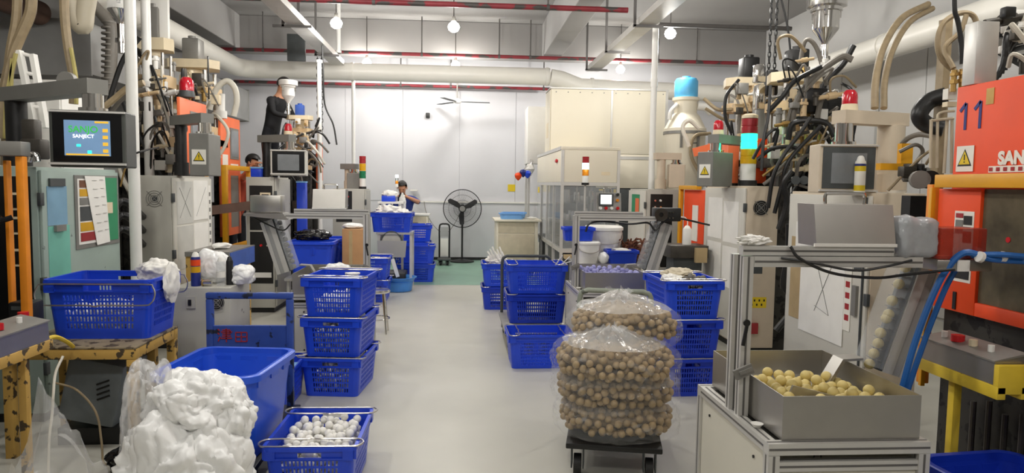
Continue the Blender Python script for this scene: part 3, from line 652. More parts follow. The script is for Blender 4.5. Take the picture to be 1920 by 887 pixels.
b = MB((-1.76, 4.34, .81)); b.lump((-1.76, 4.34, .93), (.035, .09, .12), 9, .25, 2.5, 4, None, .15); tag(b.build('cloth_tail', 'cloth', smooth=60), 'tail of white cloth hanging outside the crate on the chipped table', 'cloth')
for i, (px, py, y, s, lb) in enumerate(((420, 500, 5.1, .1, 'tall white plastic bag behind the navy spray can'), (455, 510, 5.05, .085, 'round white plastic bag at the edge of the grey switch box'))):
    p = at(px-8 if i == 0 else px, py, y); sz = (.12, .1, .13) if i == 0 else (.085, .1, .075)
    bag('white_bag', lb, 'bag', (p.x-(.05 if i == 0 else 0), p.y, .822+sz[2]*.8), sz, 3+i, 'bagwhite', .22, 2., .8, .05)
for i, (x, y, z, s, lb) in enumerate(((-1.95, 4.7, .1, (.1, .12, .1), 'white rag bundle on the floor behind the chipped table'), (-1.72, 4.62, .12, (.1, .07, .12), 'rag bundle with red edging piled against the grey switch box'), (-1.66, 4.45, .09, (.09, .08, .09), 'lowest white rag bundle behind the blue trolley'), (-1.68, 4.5, .27, (.09, .08, .1), 'top white rag on the pile behind the blue trolley'))):
    bag('rag_bundle', lb, 'rag', (x, y, z), s, i+20, 'cloth', .3, 2.4, .9, .2)
bag('cream_cloth', 'cream cloth lying in the top crate of the right-hand stack', 'cloth', (1.7, 5.28, .87), (.12, .13, .05), 31, 'creamdk', .3, 2.4, .7, .15)
bag('white_rag', 'white rag lying beside the cream cloth in the right-hand stack', 'cloth', (1.6, 5.12, .855), (.075, .13, .035), 33, 'cloth', .3, 2.4, .7, .15)
for x, y, z in pack(14, .022, 1.69, 1.87, 4.95, 5.2, .83, random.Random(3)): ball(x, y, z, .022, 'balldark', 'dark grey ball lying in the top crate of the right-hand stack', 'dark balls in the right-hand stack', 'dark_ball')
b = MB((.4, 8.65, .6)); b.lump((.45, 8.68, .6), (.13, .14, .07), 7, .3, 2.6, 4, .6, .2)
rb = tag(b.build('white_rags', 'cloth', smooth=60), 'white gloves and rags heaped in the crate beside the platform cart', 'rags')
for i in range(7): part(rb, 'glove_finger', 'cloth', lambda b: b.tube([(.38+.03*i, 8.55+.02*(i % 3), .62), (.36+.028*i, 8.55, .68+.02*(i % 3)), (.33+.03*i, 8.56, .72+.03*((i*7) % 3))], .012, 6, 3))
b = MB((-1.0, 10.32, 1.07)); b.lump((-1.07, 10.32, 1.13), (.18, .15, .1), 17, .4, 3, 4, .6, .12); b.lump((-.88, 10.28, 1.11), (.13, .1, .07), 18, .4, 3, 4, .6, .12)
tag(b.build('white_sheets', 'cloth', smooth=60), 'crumpled white sheets overflowing the crate in front of the worker', 'sheets')
bag('white_bag', 'white bag with a red print in the hopper of the left-hand feeder', 'bag', (-1.02, 5.82, .77), (.12, .12, .12), 51, 'bagwhite', .3, 2.2, .8, .06)
bag('black_bag', 'shiny black plastic bag lying on the near blue bin', 'bag', (-1.72, 8.2, .93), (.2, .15, .075), 61, 'blackgl', .3, 2.2, .7, .15)
bag('white_bag', 'flat white bag lying on the cardboard boxes', 'bag', (-1.3, 8.46, 1.03), (.12, .1, .035), 62, 'bagwhite', .3, 2.2, .8, .06)
bag('black_bag', 'black bin bag crumpled on the floor under the chipped table', 'bag', (-1.72, 3.72, .07), (.12, .12, .08), 64, 'blackgl', .3, 2.2, .8, .2)
# white strips in the cart crate
for i, (a, bb) in enumerate((((.9, 6.8, .7), (1.0, 6.75, .86)), ((.98, 6.9, .72), (1.09, 6.85, .84)), ((.93, 6.86, .74), (1.1, 6.8, .8)))):
    tag(MB(a).bar(a, bb, .03, .008).build('white_strip', 'white', smooth=0), 'white plastic strip sticking out of the upper crate on the platform cart', 'strip', 'white strips in the cart crate')
# chipped yellow table -------------------------------------------------
X0, X1, Y0, Y1, ZT = -2.5, -1.79, 3.92, 4.5, .625
t = thing('steel_table', 'low yellow steel table with badly chipped paint under a blue crate', 'table', ((X0+X1)/2, (Y0+Y1)/2, 0))
part(t, 'table_top', 'tabletop', lambda b: b.box(X0, X1, Y0, Y1, ZT-.012, ZT, .003))
part(t, 'front_rail', 'yelchip', lambda b: b.box(X0, X1, Y0+.002, Y0+.05, ZT-.07, ZT-.013, .003)); part(t, 'rear_rail', 'yelchip', lambda b: b.box(X0, X1, Y1-.05, Y1-.002, ZT-.07, ZT-.013, .003))
part(t, 'side_rail', 'yelchip', lambda b: b.box(X1-.05, X1-.002, Y0+.051, Y1-.051, ZT-.07, ZT-.013, .003)); part(t, 'side_rail', 'yelchip', lambda b: b.box(X0+.002, X0+.05, Y0+.051, Y1-.051, ZT-.07, ZT-.013, .003))
for x in (X0+.002, X1-.052):
    for y in (Y0+.002, Y1-.052): part(t, 'leg', 'yelchip', lambda b: b.box(x, x+.05, y, y+.05, 0, ZT-.071, .003))
part(t, 'middle_leg', 'yelchip', lambda b: b.box(-1.98, -1.915, Y1-.05, Y1-.002, 0, ZT-.071))
t = thing('hydraulic_pump', 'grey boxy motor housing with vent slits tilted under the chipped table', 'pump', (-2.3, 4.35, 0))
rt = Matrix.Rotation(R_(12), 3, 'Y')
part(t, 'housing', 'pump', lambda b: b.box(-2.3, -1.98, 4.12, 4.44, .12, .5, .02, rt)); part(t, 'base', 'black', lambda b: b.box(-2.33, -1.95, 4.12, 4.46, 0, .1))
for i in range(4): part(t, 'vent_slit', 'black', lambda b: b.bar((-2.1, 4.112, .36-.03*i), (-2.03, 4.112, .385-.03*i), .008, .01), smooth=0)
tag(MB((-2.05, 3.86, .0)).tube([(-2.2, 3.88, .44), (-2.08, 3.87, .4), (-1.98, 3.86, .28), (-1.95, 3.85, .12), (-1.94, 3.84, .012), (-1.9, 3.8, .01)], .006, 8).build('brown_cable', 'hosetan'), 'brown cable looping down below the chipped table', 'cable')
# ================================================================== BALL FEEDERS (aluminium frame, steel hopper, sloping conveyor)
def feeder(label, ox, oy, sx, ballm, lblb, grp, hmi, nb, convballs, endbox, lift=.05, W_=.6, D=.74, ZT=.65, boxx=(.3, .625)):
    X = lambda x: ox+sx*x; Y = lambda y: oy+y
    t = thing('ball_feeder', label, 'machine', (X(W_/2), Y(D/2), 0))
    pw = .042
    def prof(a, b_, w_=pw):       # aluminium extrusion with a groove on each side
        a = Vector(a); b_ = Vector(b_)
        o = part(t, 'aluminium_profile', 'alu', lambda q: q.bar(a, b_, w_), smooth=0)
        d = (b_-a).normalized(); u = Vector((0, 0, 1)) if abs(d.z) < .9 else Vector((0, 1, 0)); s1 = d.cross(u).normalized(); s2 = s1.cross(d)
        g = MB(t)
        for n_ in (s1, -s1, s2, -s2): g.bar(a+n_*(w_/2-.001)+d*.002, b_+n_*(w_/2-.001)-d*.002, .008, .004, up=n_) if abs(d.dot(n_)) < .1 else None
        g.build('groove', 'alu_groove', o, smooth=0)
    h = pw/2
    for x in (h, W_-h):
        for y in (h, D-h): prof((X(x), Y(y), .0), (X(x), Y(y), ZT-pw-.001))
    for z in (.1, ZT-h):
        for y in (h, D-h): prof((X(0 if z > .2 else pw), Y(y), z), (X(W_ if z > .2 else W_-pw), Y(y), z))
        for x in (h, W_-h): prof((X(x), Y(pw+.001), z), (X(x), Y(D-pw-.001), z))
    prof((X(pw), Y(h), ZT-.085), (X(W_-pw), Y(h), ZT-.085), .036)
    pf = part(t, 'front_panel', 'panel', lambda b: b.box(X(pw+.002), X(W_-pw-.002), Y(.012), Y(.02), .125, ZT-.108), smooth=0)
    ps = part(t, 'side_panel', 'panel', lambda b: b.box(X(.01), X(.018), Y(pw+.003), Y(D-pw-.003), .125, ZT-pw-.004), smooth=0)
    part(t, 'side_panel', 'panel', lambda b: b.box(X(W_-.018), X(W_-.01), Y(pw+.003), Y(D-pw-.003), .125, ZT-pw-.004), smooth=0)
    part(t, 'rear_panel', 'panel', lambda b: b.box(X(pw+.002), X(W_-pw-.002), Y(D-.02), Y(D-.012), .125, ZT-pw-.004), smooth=0)
    for x in (.12, W_-.12):
        for z in (ZT-.14, .2): subpart(t, pf, 'screw', 'blackgl', lambda b: b.cyl((X(x), Y(.012), z), (X(x), Y(.007), z), .006, n=10))
    for y in (.14, D-.14): subpart(t, ps, 'screw', 'blackgl', lambda b: b.cyl((X(.01), Y(y), ZT-.1), (X(.005), Y(y), ZT-.1), .006, n=10))
    part(t, 'deck', 'inox', lambda b: b.box(X(pw+.002), X(W_-pw-.002), Y(pw+.002), Y(D-pw-.002), ZT-.03, ZT-.02), smooth=0)
    # hopper: four sheets and a floor that slopes to the conveyor
    hx0, hx1, hy0, hy1, hz0, hz1 = .06, W_-.024, .03, D-.02, ZT+.001, ZT+.162
    th = .004
    part(t, 'hopper', 'inox', lambda b: b.box(X(hx0), X(hx1), Y(hy0), Y(hy0+th), hz0, hz1).box(X(hx0), X(hx1), Y(hy1-th), Y(hy1), hz0, hz1).box(X(hx0), X(hx0+th), Y(hy0+th), Y(hy1-th), hz0, hz1).box(X(hx1-th), X(hx1), Y(hy0+th), Y(hy1-th), hz0, hz1).box(X(hx0+th), X(hx1-th), Y(hy0+th), Y(hy1-th), hz0, hz0+.006), smooth=0)
    part(t, 'scoop_plate', 'inox', lambda b: b.prism([(X(.16), hz0+.1), (X(.18), hz0+.15), (X(.36), hz0+.105), (X(.36), hz0+.09)], Y(.2), Y(.21), 'xz'), smooth=0)
    # post and top beam
    bh = 1.285
    prof((X(.03), Y(.32), ZT), (X(.03), Y(.32), bh), .04); prof((X(.025), Y(.405), ZT), (X(.025), Y(.405), bh), .04)
    prof((X(.051), Y(.32), bh-.02), (X(W_+.14), Y(.32), bh-.02), .042); prof((X(.005), Y(.32), bh+.022), (X(W_+.02), Y(.32), bh+.022), .036)
    part(t, 'latch', 'greymet', lambda b: b.bar((X(-.02), Y(.275), ZT+.17), (X(.05), Y(.275), ZT+.2), .012, .04).bar((X(-.005), Y(.265), ZT+.18), (X(.045), Y(.265), ZT+.2), .01, .015), smooth=0)
    part(t, 'black_strap', 'black', lambda b: b.bar((X(.02), Y(.272), 1.02), (X(.005), Y(.268), .94), .012, .008).cyl((X(.016), Y(.27), 1.03), (X(.016), Y(.262), 1.03), .014, n=10))
    part(t, 'small_dish', 'white', lambda b: b.lathe([(0, ZT+.001), (.012, ZT+.001), (.024, ZT+.016), (.02, ZT+.016), (0, ZT+.008)], (X(.03), Y(.17), 0), 14))
    # conveyor
    d = Vector((sx*.3, 0, .954)).normalized(); n_ = Vector((-sx*d.z, 0, abs(d.x))); A = Vector((X(.685), Y(.48), ZT+.135)); Ln = .47
    def slab(name, m, o0, o1, y0, y1, s0=0., s1=1., par=None):
        q = MB(t); P = [A+n_*o+d*(Ln*s) for s, o in ((s0, o0), (s0, o1), (s1, o1), (s1, o0))]
        q.prism([(p.x, p.z) for p in P], Y(y0), Y(y1), 'xz'); return q.build(name, m, par or t, smooth=0)
    slab('conveyor_belt', 'greydk', -.012, 0, .46, .55)
    slab('rail', 'alu', -.055, -.014, .45, .48); slab('rail', 'alu', -.055, -.014, .53, .56); slab('rail', 'alu', -.12, -.09, .45, .49); slab('rail_cover', 'galv', -.089, -.056, .455, .485)
    cov = slab('clear_cover', 'acrylic', .0, .058, .442, .446, .02); slab('clear_cover', 'acrylic', .056, .06, .447, .56, .02)
    for i in range(9): slab('belt_cleat', 'balldark', .001, .02, .465, .545, .08+.1*i, .088+.1*i)
    for i, s in enumerate(convballs):
        p = A+n_*.026+d*(Ln*s); ball(p.x+.003*((i*7) % 3-1), Y(.492), p.z, .0225, ballm[1], lblb[1], grp+' on the conveyor')
    part(t, 'chute', 'inox', lambda b: b.prism([(X(.46), hz0+.06), (X(.53), hz1+.02), (X(.62), hz1+.025), (X(.62), hz1+.015), (X(.54), hz1+.01), (X(.475), hz0+.06)], Y(.47), Y(.55), 'xz'), smooth=0)
    # balls in the hopper
    r_ = random.Random(int(ox*100)+7); B = pack(nb, .0225, hx0+.01, hx1-.02, hy0+.012, hy1-.16, 0, r_)
    part(t, 'hopper_floor', 'inox', lambda b: b.box(X(hx0+th), X(hx1-th), Y(hy0+th), Y(hy1-th), hz0+.0065, hz0+lift), smooth=0)
    for (x, y, z) in B: ball(X(x), Y(y), hz0+lift+.001+z, .0225, ballm[0], lblb[0], grp)
    # top box with handle (stainless, leaning) ; its other side carries the screen
    bx0, bx1 = boxx if not hmi else (.2, .42)
    q = MB(t); z0 = bh+.041
    q.prism([(Y(.30), z0), (Y(.45), z0), (Y(.47), z0+.165), (Y(.335), z0+.165)], X(bx0), X(bx1), 'yz'); cb = q.build('control_box', 'inox' if not hmi else 'greymet', t, smooth=0)
    subpart(t, cb, 'carry_handle', 'chrome', lambda b: b.tube([(X(bx0+.08), Y(.4), z0+.165), (X(bx0+.08), Y(.4), z0+.2), (X(bx0+.1), Y(.4), z0+.207), (X(bx1-.1), Y(.4), z0+.207), (X(bx1-.08), Y(.4), z0+.2), (X(bx1-.08), Y(.4), z0+.165)], .007, 8, 4))
    if hmi:
        f = lambda x, z: (X(x), Y(.298+.035*(z-z0)/.165), z)
        subpart(t, cb, 'bezel', 'greydk', lambda b: b.box(X(.215), X(.345), Y(.29), Y(.3), z0+.05, z0+.158))
        subpart(t, cb, 'screen', 'screen_wht', lambda b: b.box(X(.23), X(.328), Y(.286), Y(.2895), z0+.065, z0+.148))
        for x, m in ((.23, 'white'), (.28, 'red'), (.33, 'white'), (.385, 'red')): subpart(t, cb, 'push_button', m, lambda b: b.cyl((X(x), Y(.303), z0+.03), (X(x), Y(.28), z0+.03), .014, n=12))
        for z, m in ((.1, 'amber'), (.15, 'black')): subpart(t, cb, 'selector_switch', m, lambda b: b.cyl((X(.385), Y(.32), z0+z), (X(.385), Y(.295), z0+z), .013, n=12))
    else:
        subpart(t, cb, 'cover_lip', 'white', lambda b: b.box(X(bx0-.012), X(bx1), Y(.292), Y(.3), z0, z0+.012), smooth=0)
    # end box where balls leave the conveyor
    E = A+d*Ln
    if endbox == 'red':
        part(t, 'end_box', 'inox', lambda b: b.box(E.x-.165, E.x-.05, Y(.3), Y(.43), E.z+.07, E.z+.19, .008)); part(t, 'plastic_wrap', 'bagsheet', lambda b: soft(b, (E.x-.108, Y(.365), E.z+.125), (.082, .085, .085), 3, 6., .05, 3., 4), smooth=60)
        part(t, 'red_tray', 'acrylred', lambda b: b.box(E.x-.025, E.x+.17, Y(.29), Y(.45), E.z+.045, E.z+.17, .006)); part(t, 'tray_lip', 'inox', lambda b: b.box(E.x-.04, E.x+.19, Y(.28), Y(.46), E.z, E.z+.044, .004))
        part(t, 'tag_card', 'paper', lambda b: b.box(E.x+.04, E.x+.09, Y(.272), Y(.278), E.z-.0, E.z+.045), smooth=0)
    elif endbox == 'steel':
        part(t, 'end_box', 'inox', lambda b: b.box(E.x-.15, E.x+.1, Y(.3), Y(.45), E.z+.06, E.z+.2, .006)); part(t, 'outlet_sheet', 'inox', lambda b: b.prism([(E.x-.2, E.z+.03), (E.x-.2, E.z+.05), (E.x+.12, E.z+.055), (E.x+.16, E.z), (E.x+.13, E.z)], Y(.28), Y(.47), 'xz'))
    else:
        part(t, 'end_box', 'black', lambda b: b.box(E.x-.1, E.x+.14, Y(.3), Y(.42), E.z+.01, E.z+.13, .01)); part(t, 'chrome_cover', 'chrome', lambda b: b.lathe([(.02, 0), (.06, .0), (.055, .02), (.02, .03)], (E.x-.05, Y(.275), E.z+.07), 16, 'y'))
        for i in range(6): part(t, 'fitting', 'chrome', lambda b: b.cyl((E.x-.0+.03*(i % 3), Y(.3), E.z+.04+.05*(i//3)), (E.x+.03*(i % 3), Y(.285), E.z+.04+.05*(i//3)), .009, n=8))
    return t, E
f1, E1 = feeder('large aluminium ball feeder with yellow balls, cream panels and a wrapped end box', 1.09, 2.31, 1, ('ballyel', 'ballyel'), ('yellow ball lying in the steel hopper of the large feeder', 'yellow ball climbing the clear conveyor of the large feeder'), 'yellow balls in the large feeder', False, 110, (.03, .13, .23, .33, .47, .51, .64, .8, .96), 'red')
f2, E2 = feeder('aluminium ball feeder with purple balls and a screen box, beside the black control panel', 1.0, 5.77, 1, ('ballpurple', 'balldark'), ('purple ball lying in the grey hopper of the feeder with a screen', 'dark ball climbing the conveyor of the feeder with a screen'), 'purple balls in the screen feeder', True, 90, tuple(.06+.105*i for i in range(9)), 'black', lift=.1)
f3, E3 = feeder('aluminium ball feeder left of the aisle with a mirror-like steel box on top', -.77, 5.6, -1, ('balldark', 'balldark'), ('dark ball lying in the hopper left of the aisle', 'dark ball climbing the conveyor left of the aisle'), 'dark balls in the left feeder', False, 40, tuple(.06+.105*i for i in range(9)), 'steel', lift=.02, boxx=(.2, .47))
# hoses of the large feeder
def hose(label, pts, r, m, name='hose', cat='hose', group=None, n=8): 
    return tag(MB(pts[0]).tube(pts, r, n).build(name, m), label, cat, group)
P = lambda px, py, y: tuple(at(px, py, y))
hose('bright blue air hose running down behind the conveyor of the large feeder', [P(1925, 490, 2.52), P(1860, 486, 2.56), P(1808, 474, 2.58), P(1772, 510, 2.6), P(1740, 575, 2.61), P(1713, 650, 2.61), P(1695, 716, 2.61), P(1680, 775, 2.63)], .013, 'hoseblue', 'air_hose')
hose('second blue air hose beside the wrapped end box', [P(1925, 481, 2.5), P(1860, 477, 2.55), P(1812, 484, 2.62), P(1782, 522, 2.64), P(1752, 590, 2.65), P(1726, 660, 2.65), P(1698, 745, 2.66), P(1690, 790, 2.68)], .011, 'hoseblue', 'air_hose')
for i, px in enumerate((1838, 1880)): tag(MB(P(px, 482, 2.55)).cyl(P(px-3, 481, 2.55), P(px+3, 483, 2.55), .022, n=10).build('cable_tie', 'white'), 'white tie around the blue air hoses', 'tie', 'ties on the blue hoses')
hose('thick black cable sagging in front of the large feeder beam', [P(1482, 462, 2.6), P(1500, 485, 2.59), P(1560, 512, 2.59), P(1640, 521, 2.59), P(1700, 515, 2.6), P(1790, 505, 2.55)], .006, 'hoseblk', 'black_cable', 'cable')
hose('thin black cable sagging beneath the large feeder beam', [P(1465, 484, 2.6), P(1520, 492, 2.59), P(1600, 507, 2.59), P(1660, 500, 2.59), P(1710, 488, 2.57)], .005, 'hoseblk', 'black_cable', 'cable')
hose('black cable tied along the beam of the screen feeder', [P(1098, 435, 6.1), P(1105, 420, 6.1), P(1130, 415, 6.1), P(1180, 420, 6.1), P(1215, 418, 6.1), P(1228, 432, 6.1), P(1240, 420, 6.1), P(1262, 408, 6.1), P(1330, 422, 6.3)], .009, 'hoseblk', 'black_cable', 'cable')
hose('black cable drooping from the steel box of the left feeder', [P(470, 405, 6.05), P(500, 420, 6.0), P(530, 432, 5.95), P(545, 420, 5.95)], .006, 'hoseblk', 'black_cable', 'cable')
# crumpled film tied on the post top
bag('film_knot', 'scrap of white film tied to the post top of the large feeder', 'film', (1.15, 2.64, 1.345), (.06, .03, .02), 71, 'cloth', .5, 3, .9, .8, sub=4)
# shelf behind the screen feeder
t = thing('back_shelf', 'low steel shelf behind the screen feeder carrying buckets and scrap', 'shelf', (1.4, 6.95, 0))
part(t, 'board', 'inox', lambda b: b.box(1.14, 1.95, 6.62, 7.3, .755, .78, .004))
for x in (1.16, 1.9):
    for y in (6.64, 7.25): part(t, 'leg', 'alu', lambda b: b.box(x, x+.03, y, y+.03, 0, .754))
def bucket(label, x, y, z, r, h, lid=True, name='bucket'):
    t = thing(name, label, 'bucket', (x, y, z))
    part(t, 'pail', 'white', lambda b: b.lathe([(0, z), (r*.86, z), (r*.87, z+.01), (r, z+h*.9), (r*1.05, z+h*.9), (r*1.05, z+h*.95), (r*.98, z+h*.95), (r*.85, z+h*.3), (0, z+h*.3)] if not lid else [(0, z), (r*.86, z), (r*.87, z+.01), (r, z+h*.88), (0, z+h*.88)], (x, y, 0), 28))
    if lid: part(t, 'lid', 'white', lambda b: b.lathe([(r*1.06, z+h*.88), (r*1.06, z+h*.96), (r*.95, z+h), (0, z+h)], (x, y, 0), 28))
    part(t, 'wire_handle', 'wire', lambda b: b.tube([(x-r*1.04, y, z+h*.8), (x-r*.8, y-r*.75, z+h*.6), (x, y-r*1.06, z+h*.5), (x+r*.8, y-r*.75, z+h*.6), (x+r*1.04, y, z+h*.8)], .004, 6, 5))
bucket('white lidded bucket on the back shelf under the small blue box', 1.27, 6.8, .781, .11, .22)
bucket('big white drum standing behind the white lidded bucket', 1.48, 7.1, .781, .19, .36)
t = tag(MB((1.77, 6.98, .781)).lump((1.78, 7.0, .86), (.15, .12, .09), 4, .35, 3, 4, .9, .2).build('scrap_pile', 'bark', smooth=40), 'pile of curly brown rubber trimmings on the back shelf', 'scrap')
r_ = random.Random(8)
for i in range(46):
    a = Vector((1.65+r_.random()*.26, 6.88+r_.random()*.2, .86+r_.random()*.12)); d = Vector((r_.uniform(-1, 1), r_.uniform(-1, .4), r_.uniform(-.2, 1)))*.05
    part(t, 'curl', 'bark', lambda b: b.tube([a, a+d+Vector((0, 0, .015)), a+d*1.6-Vector((0, 0, .01))], .009, 5, 2))
bag('white_scraps', 'white scraps in the small blue box on the back shelf', 'scraps', (1.6, 6.8, .905), (.1, .07, .03), 77, 'cloth', .4, 3, .8, .2, sub=3)
bag('white_bag', 'white bag between the bucket and the small blue box on the back shelf', 'bag', (1.41, 6.74, .84), (.05, .06, .06), 78, 'bagwhite', .3, 3, .9, .1, sub=3)
# ================================================================== STACK LIGHTS AND DOME BEACONS
def stack_light(label, x, y, z, r, lenses, pole=0., base='white', foot='black', topcap='beigelt', lh=None):
    t = thing('stack_light', label, 'signal light', (x, y, z)); h = lh or r*1.9
    if pole: part(t, 'pole', 'alu', lambda b: b.cyl((x, y, z), (x, y, z+pole), r*.35, n=10)); z += pole
    if foot: part(t, 'foot', foot, lambda b: b.cyl((x, y, z), (x, y, z+r*.7), r*1.15, n=18)); z += r*.7
    part(t, 'base', base, lambda b: b.cyl((x, y, z), (x, y, z+h*1.1), r*.95, n=18)); z += h*1.1
    for m in lenses:
        part(t, 'lens', m, lambda b: b.lathe([(0, z), (r, z), (r, z+h*.44), (r*.94, z+h*.47), (r*.94, z+h*.5), (r, z+h*.53), (r, z+h*.97), (0, z+h*.97)], (x, y, 0), 20)); z += h
    if topcap: part(t, 'cap', topcap, lambda b: b.lathe([(r, z), (r, z+h*.2), (r*.6, z+h*.3), (0, z+h*.3)], (x, y, 0), 18))
    if 'greenon' in lenses or 'cyanon' in lenses or 'whiteon' in lenses:
        l = bpy.data.lights.new('lens_glow', 'POINT'); l.energy = .12; l.color = (.1, 1, .7) if 'greenon' in lenses else (.8, .95, 1); l.shadow_soft_size = .03
        lo = bpy.data.objects.new('lens_glow', l); COL.objects.link(lo); lo.parent = t; lo.location = (0, -r*2.2, z-z+h*2.5+pole)
    return t
def beacon(label, x, y, z, r, m='redlens', base='beigelt'):
    t = thing('dome_beacon', label, 'signal light', (x, y, z))
    part(t, 'base', base, lambda b: b.lathe([(0, z), (r*1.1, z), (r*1.1, z+r*.3), (r, z+r*.9), (0, z+r*.9)], (x, y, 0), 20))
    part(t, 'dome', m, lambda b: b.lathe([(r, z+r*.9), (r, z+r*1.9), (r*.9, z+r*2.4), (r*.6, z+r*2.8), (0, z+r*2.95)], (x, y, 0), 20))
# ================================================================== CABINETS
def warn_sign(t, par, c, facing, s, m='signyel', plate=True):
    f = Vector(facing).normalized(); x = Vector((0, 0, 1)).cross(f).normalized(); u = Vector((0, 0, 1)); c = Vector(c)
    def tri(k, off, nm, m_):
        b = MB(t); pts = [c+f*off+x*(-k)+u*(-k*.8), c+f*off+x*k+u*(-k*.8), c+f*off+u*(k*.95)]
        b.quad(*pts); b.build(nm, m_, par, smooth=0)
    if plate: b = MB(t); b.bar(c-u*s*1.35+f*.001, c+u*s*1.25+f*.001, s*2.4, .002, up=f); b.build('sticker', 'signwhite', par, smooth=0)
    tri(s*1.0, .0028, 'warning_border', 'ink'); tri(s*.78, .0036, 'warning_triangle', m)
    b = MB(t); b.bar(c+f*.004+u*s*.38, c+f*.004-u*s*.2, s*.13, .001, up=f).bar(c+f*.004-u*s*.32, c+f*.004-u*s*.46, s*.14, .001, up=f); b.build('exclamation_mark', 'ink', par, smooth=0)
def fan_grille(t, par, c, r, axis=(0, -1, 0)):
    c = Vector(c)
    g = subpart(t, par, 'fan_opening', 'black', lambda b: b.cyl(c, c+Vector(axis)*.006, r, n=24))
    subpart(t, par, 'fan_hub', 'greydk', lambda b: b.cyl(c+Vector(axis)*.006, c+Vector(axis)*.012, r*.32, n=14))
    b = MB(t); o = c+Vector(axis)*.016
    for k in (.45, .7, .97): b.tube([o+Vector((math.cos(a)*r*k, 0, math.sin(a)*r*k)) for a in [i*math.pi/8 for i in range(16)]], .0025, 5, 2, closed=True)
    for a in (45, 135): v = Vector((math.cos(R_(a)), 0, math.sin(R_(a))))*r*1.25; b.bar(o-v, o+v, .006, .003, up=axis)
    b.build('finger_guard', 'greymet', par)
def cabinet(label, sx, xf, y0, y1, zt, dep, m, mside=None, name='control_cabinet', z0=.0):
    """xf = aisle-side face; sx = +1 right-hand row (face looks to -x)"""
    x1 = xf+sx*dep; t = thing(name, label, 'cabinet', ((xf+x1)/2, (y0+y1)/2, z0))
    part(t, 'carcass', mside or m, lambda b: b.box(xf+sx*.022, x1, y0, y1, z0+.06, zt, .006)); part(t, 'plinth', 'black', lambda b: b.box(xf+sx*.04, x1-sx*.02, y0+.02, y1-.02, z0, z0+.059), smooth=0)
    d = part(t, 'door', m, lambda b: b.box(xf, xf+sx*.02, y0+.01, y1-.01, z0+.08, zt-.02, .005))
    yh = y0+.015
    for z in (z0+.35, z0+(zt-z0)*.55, zt-.2): subpart(t, d, 'hinge', 'greydk', lambda b: b.box(xf-sx*.006, xf+sx*.016, yh-.03, yh+.012, z-.04, z+.04, .003))
    return t, d
def bplate(t, par, name, m, x, y0, y1, z0, z1, sx, th=.003):       # thin plate on an aisle-side face
    return subpart(t, par, name, m, lambda b: b.box(x-sx*th, x, y0, y1, z0, z1), smooth=0)
def fplate(t, par, name, m, x0, x1, y, z0, z1, th=.003):           # thin plate on a camera-side face
    return subpart(t, par, name, m, lambda b: b.box(x0, x1, y-th, y, z0, z1), smooth=0)
# left-hand green-grey cabinet with the pinned sheets
c1, d1 = cabinet('green-grey control cabinet with green panel and pinned white list, under the lit screen', -1, -2.6, 4.51, 5.5, 1.62, .42, 'cabgreen')
bplate(c1, d1, 'pale_blue_sheet', 'bluesheet', -2.6, 4.57, 4.79, 1.25, 1.5, -1); bplate(c1, d1, 'teal_sheet', 'teal', -2.6, 4.57, 4.81, .72, 1.245, -1)
bplate(c1, d1, 'clip', 'greymet', -2.598, 4.63, 4.74, 1.21, 1.25, -1, .02); bplate(c1, d1, 'clip', 'greydk', -2.598, 4.59, 4.76, 1.5, 1.55, -1, .012)
bplate(c1, d1, 'window_frame', 'greypaint', -2.6, 4.88, 5.47, 1.07, 1.575, -1, .006); bplate(c1, d1, 'green_panel', 'green_sheet', -2.594, 5.15, 5.45, 1.1, 1.56, -1)
bplate(c1, d1, 'notice', 'paper', -2.594, 4.91, 5.14, 1.1, 1.55, -1)
for i, (z0, z1, m) in enumerate(((1.12, 1.18, 'redoff'), (1.19, 1.25, 'amberoff'), (1.26, 1.36, 'greydk'), (1.37, 1.42, 'greypaint'), (1.43, 1.48, 'amberoff'), (1.49, 1.54, 'brownsheet'))): bplate(c1, d1, 'notice_band', m, -2.59, 4.93, 5.12, z0, z1, -1, .002)
pp = subpart(c1, d1, 'pinned_list', 'paper', lambda b: b.prism([(4.99, 1.57), (5.26, 1.57), (5.31, 1.09), (5.13, 1.08)], -2.586, -2.583, 'yz'), smooth=0)
for i in range(7):
    z = 1.54-.06*i; subpart(c1, d1, 'handwriting', 'greypaint', lambda b: b.bar((-2.581, 5.08+.01*i, z), (-2.581, 5.14+.01*i, z), .004, .001).bar((-2.581, 5.18+.01*i, z+.005), (-2.581, 5.23+.01*i, z+.005), .004, .001), smooth=0)
bplate(c1, d1, 'pink_note', 'beigelt', -2.59, 5.27, 5.37, 1.3, 1.38, -1)
fplate(c1, c1.children[0], 'switch_panel', 'black', -3.0, -2.66, 4.51, .6, 1.56)
for z in (1.4, 1.25, 1.05):
    fplate(c1, c1.children[0], 'switch_frame', 'beigelt', -2.8, -2.7, 4.506, z-.05, z+.06); fplate(c1, c1.children[0], 'switch', 'black', -2.785, -2.715, 4.503, z-.035, z+.045)
